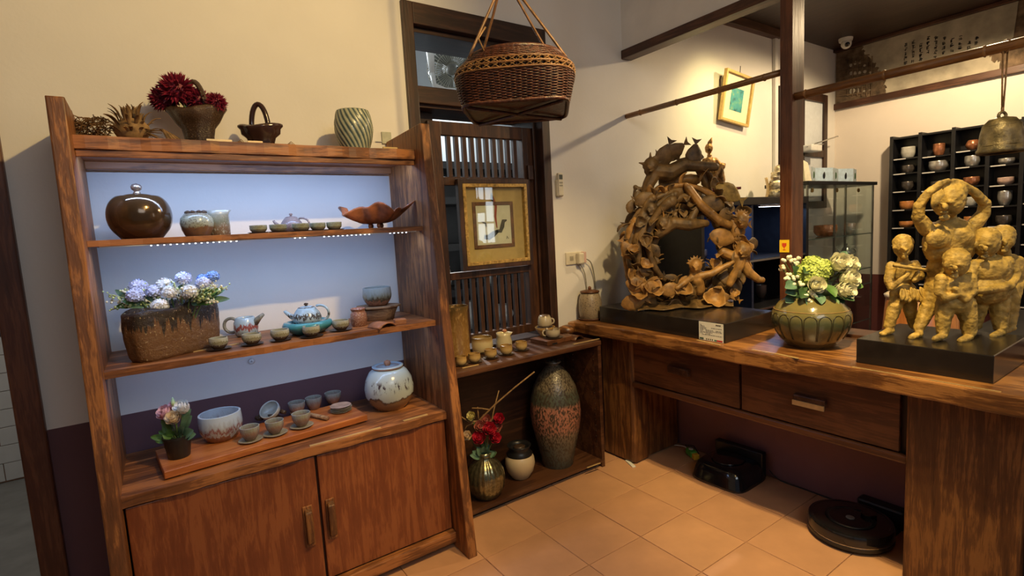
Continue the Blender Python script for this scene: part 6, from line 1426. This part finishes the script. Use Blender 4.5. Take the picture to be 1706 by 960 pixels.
MB().tube([Vector((6*s*math.cos(a), 0, 60*s+6*s*math.sin(a))) for a in [2*PI*i/16 for i in range(16)]], 2.4*s, 7, True).build('bell_loop', M['bell'], bl, True)
for h_, e in ((12, 39.2), (44, 33.2)): MB().tube([Vector((e*KX*s*math.cos(2*PI*i/40), e*KX*s*math.sin(2*PI*i/40), h_*s)) for i in range(40)], 1.2*s, 6, True).build('relief_band', M['bell'], bl, True)
zt_ = 2.11-p.z
for sg in (-1, 1): MB().tube([(sg*1.0*s, 0, 72*s), (sg*2.5*s, 0, 110*s), (sg*4*s, 0, zt_)], 1.3*s, 6).build('cord', M['rattanL'], bl, True)
MB().tube([(0, 0, 64*s), (0, 0, 74*s)], 2.2*s, 7).build('knot', M['cane'], bl, True)
MB().tube([Vector((0, 0.024*math.cos(a), zt_+0.024*math.sin(a))) for a in [2*PI*i/14 for i in range(14)]], 1.3*s, 6, True).build('cord_loop', M['rattanL'], bl)

# ================================================================== SECOND ROOM
# warning sticker on the post
t = thing('warning_sticker', 'small yellow sticker with a red fragile glass sign on the post', 'sticker', (PX, 1.49, 1.30))
yy = 1.487
MB().box(-0.0025, -0.0005, -0.026, 0.026, 0, 0.067).build('sticker_sheet', plain('yellow_sticker', (0.85, 0.55, 0.02), 0.5, var=0.03), t)
rd = plain('red_sticker_print', (0.6, 0.06, 0.02), 0.5, var=0.03)
MB().prism([(-0.012, 0.05), (0.012, 0.05), (0.012, 0.036), (0.003, 0.026), (-0.003, 0.026), (-0.012, 0.036)], 0, -0.0035, -0.0024).build('glass_sign', rd, t)
MB().box(-0.0035, -0.0024, -0.0015, 0.0015, 0.015, 0.026).build('sign_stem', rd, t); MB().box(-0.0035, -0.0024, -0.008, 0.008, 0.012, 0.015).build('sign_foot', rd, t)
# framed print on the wall
a_, b_ = aty(1197, 121, W), aty(1236, 209, W)
pc = thing('framed_print', 'small gold framed blue green print on the lit wall', 'picture', (4.09, W-0.02, 2.28))
pc.rotation_euler = (0.10, 0.10, 0)
wP, hP = 0.40, 0.40
gf = plain('pale_gold_frame', (0.62, 0.42, 0.15), 0.4, 0.2, 0.1)
def fr2(x0, x1, z0, z1, w, y0, y1, nm, m):
    for k, (ax, bx, az, bz) in enumerate(((x0, x0+w, z0, z1), (x1-w, x1, z0, z1), (x0+w, x1-w, z0, z0+w), (x0+w, x1-w, z1-w, z1))): MB().box(ax, bx, y0, y1, az, bz).build(nm, m, pc, bevel=0.003)
fr2(-wP/2, wP/2, 0, hP, 0.022, -0.03, 0.0, 'frame_rail', gf)
MB().box(-wP/2+0.02, wP/2-0.02, -0.012, -0.002, 0.02, hP-0.02).build('mat_board', plain('cream_mat', (0.75, 0.68, 0.50), 0.7, var=0.03), pc)
mt, nt, b = _mat('blue_green_print'); v_ = _coord(nt, 'Object'); f = _noise(nt, v_, 14, 4); r = _ramp(nt, [(0.35, (0.02, 0.10, 0.11)), (0.5, (0.05, 0.30, 0.34)), (0.6, (0.10, 0.36, 0.30)), (0.72, (0.42, 0.38, 0.10))]); nt.links.new(f, r.inputs[0]); nt.links.new(r.outputs[0], b.inputs['Base Color'])
MB().box(-0.085, 0.085, -0.0135, -0.012, 0.10, 0.28).build('print', mt, pc)
MB().tube([(0, -0.01, hP), (0, -0.005, hP+0.06)], 0.003, 6).build('hanger', M['black'], pc)
# black display cabinet with blue glow
BT = 1.64; by0 = 2.12
bx0, bx1 = 2.97, aty(1347, 400, by0).x
bc_ = thing('black_cabinet', 'black open display cabinet with dark blue lit niches', 'cabinet', ((bx0+bx1)/2, 2.44, 0))
M['navy'] = plain('navy_lining', (0.02, 0.034, 0.085), 0.5, var=0.1, nscale=10)
MB().box(bx0, bx1, by0, W-0.005, BT-0.055, BT).build('top_board', M['black'], bc_, w=True, bevel=0.003)
MB().box(bx0, bx0+0.03, by0, W-0.005, 0, BT-0.055).build('side_panel', M['black'], bc_, w=True)
MB().box(bx1-0.04, bx1, by0, W-0.005, 0, BT-0.055).build('side_panel', M['black'], bc_, w=True)
MB().box(bx0+0.03, bx1-0.04, W-0.02, W-0.006, 0, BT-0.055).build('back_panel', M['navy'], bc_, w=True)
xd = aty(1258, 400, by0).x
MB().box(xd-0.012, xd+0.012, by0+0.02, W-0.02, 0.05, BT-0.055).build('divider', M['navy'], bc_, w=True)
for z in (0.0, 0.40, 0.80, 1.17): MB().box(bx0+0.03, bx1-0.04, by0+0.01, W-0.02, z, z+0.02).build('shelf', M['black'], bc_, w=True)
for z in (0.80, 1.17): MB().box(bx0+0.03, bx1-0.04, by0+0.004, by0+0.010, z+0.004, z+0.016).build('shelf_edge_strip', M['metal'], bc_, w=True)
BLUE = (0.35, 0.55, 1.0)
for k, x in enumerate(((bx0+xd)/2, (xd+bx1)/2)):
    t = thing('led_bar', ('short led bar in the left niche of the black cabinet', 'short led bar in the right niche of the black cabinet')[k], 'led strip', (x, by0+0.10, BT-0.055))
    MB().box(-0.16, 0.16, -0.01, 0.01, -0.012, 0).build('led_housing', M['white'], t); MB().box(-0.15, 0.15, -0.008, 0.008, -0.015, -0.012).build('led_face', emit('led_blue_white%d' % k, (0.75, 0.87, 1.0), 9), t)
    lamp('niche_led_light', 'AREA', (x, by0+0.10, BT-0.075), 2.0, BLUE, target=(x, by0+0.2, BT-0.6), size=0.3, sy=0.02)
M['dkpot'] = glaze('dark_metallic_glaze', [(0, (0.05, 0.03, 0.02)), (0.5, (0.10, 0.07, 0.06)), (1, (0.15, 0.12, 0.11))], 0.2, 6, 0.5, 0.2, metal=0.3)
for k, (x, yb, z, r, h, lab) in enumerate(((1165, 418, 1.19, 22, 20, 'small dark bowl in the black cabinet seen through the ring sculpture'), (1222, 507, 0.82, 20, 16, 'pale small bowl low in the black cabinet by the ring sculpture'), (1268, 498, 0.82, 16, 22, 'dark cup low in the black cabinet left of the post'))):
    P = aty(x, yb, 2.40); P.z = z; s = mpp(P); cup(lab, P, r*s*0.6, h*s, M['dkpot'] if k != 1 else M['celadon'], None, 0.6, (1, 0.6), 'tea_cup')
# gilded seated statue on a red stand
zc = BT
P = py_(1192, 333, 2.40, zc); s = mpp(P)
t = thing('carved_stand', 'red lacquered carved stand on the black cabinet top', 'stand', P, RZ)
red = plain('red_lacquer', (0.16, 0.012, 0.015), 0.3, var=0.25, nscale=40)
MB().box(-36*s, 36*s, -16*s, 16*s, 15*s, 19*s).build('stand_top', red, t, bevel=0.002)
MB().box(-32*s, 32*s, -13*s, 13*s, 6*s, 15*s).build('carved_apron', red, t, bevel=0.003)
for sx_ in (-1, 1):
    for sy_ in (-1, 1): MB().tube([(sx_*28*s, sy_*11*s, 12*s), (sx_*31*s, sy_*12*s, 6*s), (sx_*28*s, sy_*11*s, 0.5*s)], [4*s, 3.4*s, 4*s], 8).build('leg', M['darksau'], t, True)
for k in range(6): MB().ell(((-26+k*10)*s, -13.2*s, 10*s), (2.2*s, 1*s, 2.2*s), 8, 6).build('gilt_flower', M['brass'], t, True)
M['gilt'] = plain('worn_gilt', (0.34, 0.19, 0.07), 0.35, 0.5, 0.5, 30, 0.4)
t = thing('seated_statue', 'gilded seated deity statue with a topknot on the red stand', 'statue', P+Vector((0, 0, 19*s)), RZ)
def B_(x, y, dy=0): return Vector(((x-1188)*s, dy*s, max((313-y)*s, 0.002)))
mb = MB()
mb.ell(B_(1178, 247, 0), (6.5*s, 7*s, 8.5*s), 12, 10); limb(mb, [B_(1180, 238), B_(1183, 231)], [4*s, 1.6*s]); limb(mb, [B_(1179, 258), B_(1179, 262)], [4*s, 4*s])
mb.ell(B_(1179, 270), (10.5*s, 7*s, 10*s), 12, 8); mb.ell(B_(1180, 284), (9*s, 7*s, 10*s), 12, 8); mb.ell(B_(1182, 300), (15*s, 11*s, 12*s), 12, 8)
limb(mb, [B_(1170, 266), B_(1168, 280, -2), B_(1172, 292, -5)], [4*s, 3.4*s, 3*s]); limb(mb, [B_(1188, 266), B_(1197, 276, -3), B_(1201, 275, -6)], [4*s, 3.2*s, 2.6*s])
limb(mb, [B_(1182, 298, -6), B_(1196, 278, -8), B_(1196, 300, -9), B_(1195, 310, -9)], [7*s, 6*s, 5*s, 4*s]); limb(mb, [B_(1172, 298, -4), B_(1166, 304, -8), B_(1178, 309, -10)], [6*s, 5*s, 4*s])
mb.ell(B_(1177, 248, -6.5), (1.3*s, 1.3*s, 1.8*s), 8, 6); mb.ell(B_(1174.5, 246, -5.8), (1.2*s, .8*s, .8*s), 8, 6); mb.ell(B_(1180.5, 246, -5.8), (1.2*s, .8*s, .8*s), 8, 6)
mb.ell(B_(1186, 311), (18*s, 13*s, 3*s), 14, 6)
mb.build('statue_body', M['gilt'], t, True, remesh=0.0045, disp=(0.004, 0.01))
for k in range(9):
    a = -PI/2+(k-4)*0.28; MB().tube([B_(1180+12*math.cos(a)*1.0, 278, 8*math.sin(a)), B_(1181+14*math.cos(a), 292, 10*math.sin(a)), B_(1182+16*math.cos(a), 306, 12*math.sin(a))], 1.1*s, 5).build('robe_fold', M['gilt'], t, True)
# second statue, silvery gilt, beside the post
P = py_(1294, 331, 2.42, zc); s = mpp(P)
t = thing('silver_statue', 'silvery gilt figure statue half hidden behind the post', 'statue', P, RZ)
sg_ = plain('silver_gilt', (0.5, 0.42, 0.30), 0.35, 0.4, 0.4, 40, 0.4); random.seed(5)
mb = MB(); mb.ell((0, 0, 8*s), (17*s, 12*s, 9*s), 14, 8); mb.ell((1*s, 0, 22*s), (15*s, 10*s, 12*s), 14, 8); mb.ell((2*s, 0, 36*s), (12*s, 9*s, 10*s), 14, 8); mb.ell((3*s, 0, 48*s), (7*s, 7*s, 8*s), 12, 8)
for k in range(14): a = random.uniform(0, 2*PI); z = random.uniform(6, 46); mb.ell((14*s*math.cos(a)*(1-z/90), 9*s*math.sin(a), z*s), (4.5*s, 3.5*s, 3*s), 8, 6)
mb.build('statue_body', sg_, t, True, remesh=0.004)
MB().sheet(lambda u, v: Vector(((-19+3*math.sin(PI*v)+2*u)*s, (-6+12*u)*s, v*36*s)), 3, 8).build('back_screen', M['gold'], t, True, solid=0.004)

# far wall mural
mu = thing('wall_mural', 'weathered plaster wall relic with columns of old handwriting', 'mural', (FX-0.012, 1.2, 2.60))
mb_ = plain('mud_wall', (0.15, 0.10, 0.06), 0.9, var=0.4, nscale=14, bump=0.6)
MB().box(FX-0.012, FX-0.001, -1.2, W-0.01, 2.60, 3.10).build('mud_backing', mb_, mu, w=True)
pst = plain('old_plaster', (0.42, 0.37, 0.28), 0.85, var=0.22, nscale=5, bump=0.3)
random.seed(9)
def ragged(pts, n=8, j=0.014):
    out = []
    for (a0, a1), (b0, b1) in zip(pts, pts[1:]):
        for i in range(n): u = i/n; out.append((a0+(b0-a0)*u+random.uniform(-j, j), a1+(b1-a1)*u+random.uniform(-j, j)))
    out.append(pts[-1]); return out
yl = lambda x, y: atx(x, y, FX-0.02)
def mp_(zx, zy): P = yl(1380+zx*326/1565, 60+zy*200/960); return (P.y, P.z)
edge = ragged([mp_(262, 70), mp_(300, 150), mp_(370, 220), mp_(420, 290), mp_(450, 360), mp_(460, 432)])
edge2 = ragged([mp_(1380, 215), mp_(1290, 190), mp_(1300, 130), mp_(1390, 60), mp_(1480, 10)])
poly = [(edge[0][0]-0.01, 3.099)]+edge+[(edge[-1][0], 2.601), (edge2[0][0], 2.601)]+edge2+[(edge2[-1][0]-0.02, 3.099)]
MB().prism(poly, 0, FX-0.02, FX-0.011).build('plaster_layer', pst, mu, w=True, recalc=True)
MB().prism([(edge2[-1][0]-0.05, 3.099)]+[(a-0.22, b) for a, b in edge2[::-1]]+[(edge2[0][0]-0.20, 2.601), (-1.19, 2.601), (-1.19, 3.099)], 0, FX-0.02, FX-0.011).build('plaster_layer', pst, mu, w=True, recalc=True)
# calligraphy columns: brush-stroke glyphs
inkm = plain('old_ink', (0.05, 0.045, 0.04), 0.8)
cols = [((620, 55), (620, 255)), ((680, 35), (680, 220)), ((740, 60), (740, 230)), ((800, 0), (800, 145)), ((860, 0), (860, 195)), ((925, 0), (925, 170)), ((990, 20), (990, 150)), ((1055, 0), (1055, 150)), ((1125, 35), (1125, 125)), ((1185, 0), (1185, 100))]
for a_, b_ in cols:
    y0, z1_ = mp_(*a_); y1, z0_ = mp_(*b_); mb = MB(); z = z1_; hgt = 0.036
    while z-hgt > z0_:
        for k in range(random.randint(5, 8)):
            if random.random() < 0.5: yy, zz, w_, h_ = y0+random.uniform(-0.008, 0.004), z-random.uniform(0.002, hgt-0.004), random.uniform(0.012, 0.022), 0.0048
            else: yy, zz, w_, h_ = y0+random.uniform(-0.009, 0.009), z-hgt+random.uniform(0.0, 0.008), 0.0048, random.uniform(0.014, 0.026)
            mb.box(FX-0.0215, FX-0.0195, yy-w_/2, yy+w_/2, zz, zz+h_)
        z -= hgt*1.12
    if mb.v: g = mb.build('text_column', inkm, mu, w=True); g['kind'] = 'stuff'
# lattice hole with lath strips
wp = plain('white_gap', (0.52, 0.47, 0.38), 0.8)
for (zx, zy, w_, h_) in ((178, 230, 26, 40), (212, 218, 24, 36), (250, 210, 26, 26), (288, 236, 26, 24), (180, 300, 26, 44), (212, 300, 26, 44), (248, 295, 28, 34), (290, 285, 30, 34), (335, 300, 24, 40), (190, 440, 50, 60), (232, 435, 26, 50), (285, 440, 26, 18), (330, 432, 30, 12), (205, 345, 26, 30), (248, 340, 26, 26), (290, 330, 26, 18)):
    y0, z0_ = mp_(zx-w_/2, zy+h_/2); y1, z1_ = mp_(zx+w_/2, zy-h_/2)
    poly = [((y0+y1)/2+(y0-y1)/2*0.92*math.cos(a)*(1+random.uniform(-.15, .1)), (z0_+z1_)/2+(z1_-z0_)/2*math.sin(a)*(1+random.uniform(-.15, .1))) for a in [2*PI*i/9 for i in range(9)]]
    MB().prism(poly, 0, FX-0.0165, FX-0.0115).build('wall_gap', wp, mu, w=True, recalc=True)
for k in range(7):
    y0, z0_ = mp_(70, 180+k*50); y1, z1_ = mp_(330, 150+k*50); MB().bar((FX-0.018, y0, z0_), (FX-0.018, y1, z1_), 0.008, 0.012).build('lath', mb_, mu, w=True)
for k in range(6):
    y0, z0_ = mp_(160+k*38, 160); y1, z1_ = mp_(155+k*38, 480); MB().bar((FX-0.02, y0, z0_), (FX-0.02, y1, z1_), 0.010, 0.008).build('lath', mb_, mu, w=True)
# dome camera
P = atx(1409, 60, 5.62); P.z = 3.13
t = thing('dome_camera', 'white dome security camera on the dark ceiling corner', 'camera', P)
MB().lathe([(0, -0.03), (0.055, -0.03), (0.06, -0.01), (0.06, 0), (0, 0)], 28).build('mount', M['white'], t, True, ang=40)
MB().ell((-0.01, -0.01, -0.055), (0.045, 0.045, 0.045), 20, 12).build('ball', M['white'], t, True)
MB().lathe([(0, 0), (0.022, 0), (0.02, 0.006), (0, 0.007)], 18, rot=Vector((-0.75, -0.55, -0.4)).to_track_quat('Z', 'Y').to_matrix(), c=Vector((-0.01, -0.01, -0.055))+Vector((-0.75, -0.55, -0.4)).normalized()*0.041).build('lens', M['blackgl'], t, True)
# small window in the second room
w2 = thing('window_2', 'small dark framed window at the end of the long wall', None, (5.5, W, 1.5), kind='structure')
for nm, x0, x1, z0, z1 in (('frame_stile', 5.63, 5.70, 1.55, 2.66), ('frame_stile', 4.80, 4.86, 1.55, 2.66), ('frame_head', 4.86, 5.63, 2.58, 2.66), ('frame_rail', 4.86, 5.63, 2.05, 2.12), ('frame_sill', 4.86, 5.63, 1.55, 1.62), ('mullion', 5.20, 5.25, 1.62, 2.58)):
    MB().box(x0, x1, W-0.04, W-0.001, z0, z1).build(nm, M['frame'], w2, w=True, bevel=0.004)
for x0, x1, z0, z1 in ((4.86, 5.2, 2.12, 2.58), (5.25, 5.63, 2.12, 2.58), (4.86, 5.2, 1.62, 2.05), (5.25, 5.63, 1.62, 2.05)):
    MB().box(x0, x1, W-0.02, W-0.014, z0, z1).build('pane', plain('frosted_pane', (0.62, 0.66, 0.7), 0.25, var=0.03), w2, w=True)
P = aty(1345, 244, W-0.12)
t = thing('rail_bracket', 'metal rail arm with a clamp before the far small window', 'bracket', P)
MB().tube([Vector((0, 0, 0)), aty(1396, 227, W-0.12)-P], 0.006, 8).build('arm', M['metal'], t, True)
MB().tube([Vector((0.02, 0, -0.005)), aty(1372, 240, W-0.12)-P], 0.004, 8).build('arm', M['metal'], t, True)
Q = aty(1356, 247, W-0.13)-P; MB().box(Q.x-0.10, Q.x+0.10, Q.y-0.03, Q.y+0.12, Q.z-0.03, Q.z+0.03).build('clamp', M['white'], t, bevel=0.01)
# glass display case
cy0, cy1 = 2.17, 2.5
cx0, cx1 = aty(1345, 305, cy0).x, aty(1460, 309, cy0).x
cx1 = min(cx1, 5.70); CT = 1.735
gc = thing('glass_case', 'tall glass display case with a black top and metal posts', 'display case', ((cx0+cx1)/2, 2.33, 0))
MB().box(cx0-0.02, cx1+0.02, cy0-0.02, cy1+0.02, CT, CT+0.03).build('top_panel', M['black'], gc, w=True, bevel=0.003)
MB().box(cx0-0.02, cx1+0.02, cy0-0.02, cy1+0.02, 0.0, 0.08).build('base_panel', M['black'], gc, w=True, bevel=0.003)
xm1, xm2 = aty(1390, 400, cy0).x, aty(1418, 400, cy0).x
for x0, x1 in ((cx0, xm1-0.01), (xm1+0.01, xm2+0.1), (xm2+0.12, cx1)): MB().box(x0, x1, cy0, cy0+0.006, 0.08, CT).build('glass_front', M['glass'], gc, w=True)
MB().box(cx0, cx0+0.006, cy0, cy1, 0.08, CT).build('glass_side', M['glass'], gc, w=True); MB().box(cx1-0.006, cx1, cy0, cy1, 0.08, CT).build('glass_side', M['glass'], gc, w=True)
for x, y in ((cx0, cy0), (xm1, cy0), (xm2, cy0+0.05), (cx1-0.02, cy0), (cx0, cy1), (cx1-0.02, cy1)): MB().box(x, x+0.02, y, y+0.012, 0.08, CT).build('metal_post', M['metal'], gc, w=True)
for z in (0.45, 0.80, 0.95, 1.28): MB().box(cx0+0.01, cx1-0.01, cy0+0.012, cy1-0.005, z, z+0.008).build('glass_shelf', M['glass'], gc, w=True); MB().box(cx0+0.01, cx1-0.01, cy0+0.006, cy0+0.012, z, z+0.008).build('shelf_edge', plain('dark_glass_edge', (0.10, 0.12, 0.11), 0.2), gc, w=True)
for x in (1354, 1395, 1431): P = aty(x, 317, cy0); MB().lathe([(0, -0.01), (0.018, -0.01), (0.018, 0.0), (0, 0.0)], 16, rot=Euler((PI/2, 0, 0)).to_matrix(), c=(P.x, cy0-0.001, P.z)).build('brass_hinge', M['brass'], gc, w=True)
M['silverp'] = plain('silver_glaze', (0.48, 0.46, 0.43), 0.25, 0.6, 0.2, 25)
M['copperp'] = plain('copper_glaze', (0.42, 0.17, 0.08), 0.25, 0.5, 0.3, 25)
for k, (x, yb, z, r, h, m_, lab) in enumerate(((1375, 382, 1.288, 20, 18, 'copperp', 'brown dish on the upper shelf of the glass case'), (1416, 379, 1.288, 9, 17, 'silverp', 'round silver pot on the upper shelf of the glass case'), (1375, 335, 1.4, 14, 12, None, ''), (1408, 452, 0.958, 16, 14, 'silverp', 'low silver dish under the kettle in the glass case'))):
    if m_ is None: continue
    P = aty(x, yb, 2.33); P.z = z; s = mpp(P); cup(lab, P, r*s, h*s, M[m_], None, 0.7, (1.02, 0.5), 'dish' if r > 12 else 'pot')
P = aty(1410, 440, 2.40); P.z = 0.958+0.09; s = mpp(P); P.z = 0.958+14*s*1.03
teapot('small silver kettle standing on the silver dish in the glass case', P, s, 10, 18, M['silverp'], 1, 0.5, 0.5)
# folding picture cards on top of the case
P = aty(1352, 306, cy0+0.05); P.z = CT+0.03; s = mpp(P)
t = thing('folding_cards', 'zigzag folded strip of small bird pictures on the glass case', 'cards', P)
n = 5; px_ = [1352, 1368, 1387, 1406, 1421, 1436]
bl_ = plain('pale_blue_card', (0.45, 0.58, 0.70), 0.6, var=0.1); 
for k in range(n):
    xa, xb = aty(px_[k], 300, cy0+0.05).x-P.x, aty(px_[k+1], 300, cy0+0.05).x-P.x; ya, yb_ = (0, 0.05) if k % 2 == 0 else (0.05, 0)
    MB().bar((xa, ya, 0.062), (xb, yb_, 0.062), 0.004, 0.124).build('card', bl_ if k % 2 else plain('grey_card%d' % k, (0.35, 0.42, 0.46), 0.6), t)
    xm_ = (xa+xb)/2; MB().ell((xm_, (ya+yb_)/2-0.004, 0.06), (0.018, 0.003, 0.03), 10, 6).build('bird_print', M['black'] if k % 2 else M['leafd'], t, True)
    MB().bar((xa, ya-0.001, 0.004), (xb, yb_-0.001, 0.004), 0.006, 0.008).build('card_border', M['black'], t)
P = aty(1344, 305, cy0+0.02); P.z = CT+0.03
o = MB().prism([(-0.05, 0), (0.06, 0), (0.03, 0.15), (-0.04, 0.17)], 1, -0.012, 0.012).build('paper_fan', plain('cream_paper', (0.7, 0.64, 0.48), 0.7, var=0.06)); o.location = P; o.rotation_euler = (-0.12, 0, 0); tag(o, 'cream folded paper standing at the left end of the glass case', 'paper')
# wall grid of cups
gx0, gx1 = 5.78, FX-0.002
gy = [2.066, 1.845, 1.607, 1.378, 1.168, 0.95]; gz = [2.15, 1.96, 1.824, 1.66, 1.49, 1.324, 1.162, 0.983, 0.814, 0.65]
gg = thing('cup_rack', 'tall black wall rack of small square niches holding cups', 'rack', (5.86, 1.5, 0.55))
for k, y in enumerate(gy): MB().box(gx0, gx1, y-0.014, y+0.014, 0.55, 2.17).build('upright', M['black'], gg, w=True, bevel=0.002)
for j in range(5):
    for i, z in enumerate(gz):
        dz_ = 0.012 if j % 2 else 0.0
        MB().box(gx0+0.004, gx1, gy[j+1]+0.014, gy[j]-0.014, z-0.012-(0 if i == 0 else dz_), z-(0 if i == 0 else dz_)).build('niche_shelf', M['black'], gg, w=True)
        if i: MB().box(gx0, gx0+0.004, gy[j]-0.115, gy[j]-0.022, z-0.011-dz_, z-0.002-dz_).build('niche_label', M['white'], gg, w=True)
MB().box(gx1-0.012, gx1-0.001, gy[-1], gy[0], 0.55, 2.17).build('back_panel', M['black'], gg, w=True)
M['whitec'] = plain('grey_white_glaze', (0.48, 0.47, 0.42), 0.35, var=0.1); M['orangec'] = plain('orange_glaze', (0.55, 0.22, 0.06), 0.3, var=0.15); M['pinkc'] = plain('pinkish_glaze', (0.52, 0.36, 0.30), 0.3, var=0.15); M['darkc'] = plain('dark_metal_glaze', (0.10, 0.085, 0.075), 0.25, 0.4, 0.3, 25)
coln = ('leftmost', 'second', 'third', 'fourth', 'fifth'); rown = ('top', 'second', 'third', 'fourth', 'fifth', 'sixth', 'seventh')
content = {(0, 1): ('whitec', 'straight grey white cup', 0.058, 0.10, 1.0), (0, 2): ('darkc', 'grey mug', 0.052, 0.07, 1.0), (0, 3): ('darkc', 'dark rounded mug', 0.05, 0.085, 0.8), (0, 4): ('orangec', 'orange cup', 0.06, 0.075, 1.0), (0, 5): ('orangec', 'low orange cup', 0.06, 0.055, 0.9), (0, 6): ('darkc', 'dark cup', 0.05, 0.08, 1.0),
 (1, 1): ('copperp', 'tall copper cup', 0.046, 0.105, 1.0), (1, 2): ('silverp', 'wide silver faceted bowl', 0.075, 0.09, 0.9), (1, 3): ('darkc', 'dark teapot shaped cup', 0.055, 0.075, 0.8), (1, 4): ('pinkc', 'pinkish cup', 0.05, 0.075, 1.0), (1, 5): ('pinkc', 'pale low cup', 0.06, 0.05, 0.9), (1, 6): ('darkc', 'dark mug', 0.05, 0.08, 1.0),
 (2, 1): ('copperp', 'rounded copper cup', 0.052, 0.085, 0.7), (2, 2): ('silverp', 'straight silver cup', 0.056, 0.09, 1.0), (2, 3): ('copperp', 'shiny copper bowl', 0.06, 0.075, 0.8), (2, 4): ('whitec', 'pale cup', 0.05, 0.075, 1.0), (2, 5): ('orangec', 'orange cup', 0.045, 0.075, 1.0), (2, 6): ('darkc', 'dark cup', 0.05, 0.08, 1.0),
 (3, 1): ('darkc', 'dark cup', 0.05, 0.08, 1.0), (3, 2): ('silverp', 'low silver bowl', 0.055, 0.05, 0.9), (3, 3): ('pinkc', 'pale pink low cup', 0.055, 0.06, 0.9), (3, 4): ('silverp', 'tall silver jar', 0.05, 0.12, 0.8), (3, 5): ('darkc', 'dark angular mug', 0.056, 0.085, 1.0), (3, 6): ('whitec', 'small white cup', 0.045, 0.06, 1.0), (3, 7): ('darkc', 'dark cup', 0.05, 0.08, 1.0),
 (4, 3): ('darkc', 'dark cup', 0.05, 0.08, 1.0), (4, 5): ('pinkc', 'pinkish cup', 0.05, 0.075, 1.0), (4, 6): ('darkc', 'dark mug', 0.05, 0.08, 1.0), (4, 7): ('pinkc', 'pink cup', 0.05, 0.07, 1.0)}
for (j, i), (m_, nm, r, h, ft) in content.items():
    z = gz[i]-(0.012 if j % 2 else 0); P = Vector((5.85, (gy[j]+gy[j+1])/2, z)); KX = 1.0; mpp(P); kx = KX; 
    t = thing('rack_cup', '%s in the %s column of the wall rack, %s row' % (nm, coln[j], rown[i-1]), 'cup', P, RZ, 'cups in the wall rack')
    MB().lathe(vessel(r*0.92, h, 0.75*ft, (1.03, 0.55), 1.0 if ft > 0.75 else 0.7), 24).build('body', M[m_], t, True)
    if 'mug' in nm or 'teapot' in nm or (j+i) % 3 == 0: MB().tube(arc((r*0.9, 0, h*0.5), h*0.3, PI*0.6, -PI*0.6, 10), 0.006, 6).build('handle', M[m_], t, True)
# round copper coloured stool behind the figure group
P = atx(1535, 505, 3.55); 
t = thing('round_stool', 'round orange wooden barrel stool behind the clay figure group', 'stool', (3.62, 1.13, 0))
ow = wood('orange_stool_wood', (0.34, 0.10, 0.02), (0.55, 0.19, 0.045), (0.68, 0.28, 0.08), 'z', 0.7, 0.3, 0.1, 0.3)
MB().lathe([(0, 0), (0.15, 0), (0.16, 0.02), (0.20, 0.5), (0.165, 0.98), (0.16, 0.985), (0, 0.985)], 40).build('barrel', ow, t, True)
MB().lathe([(0, 0.985), (0.17, 0.985), (0.175, 1.0), (0.16, 1.01), (0, 1.01)], 40).build('rim', M['peach'], t, True)
# low table with papers at the right edge of the second room
t = thing('side_table', 'dark low table with a white edge behind the right figure', 'table', (4.0, 0.55, 0))
MB().box(-0.45, 0.45, -0.5, 0.35, 0.80, 0.83).build('table_top', M['black'], t, bevel=0.003); MB().box(-0.46, -0.45, -0.5, 0.35, 0.805, 0.825).build('edge_strip', M['white'], t)
for x in (-0.4, 0.4):
    for y in (-0.45, 0.3): MB().box(x-0.02, x+0.02, y-0.02, y+0.02, 0, 0.80).build('leg', M['black'], t)
o = MB().box(-0.12, 0.12, -0.15, 0.15, 0, 0.06).build('cloth_bundle', plain('cream_cloth', (0.6, 0.53, 0.36), 0.8, var=0.15, bump=0.3), bevel=0.02); o.location = (3.8, 0.35, 0.83); tag(o, 'folded cream cloth bundle on the low dark table', 'cloth')
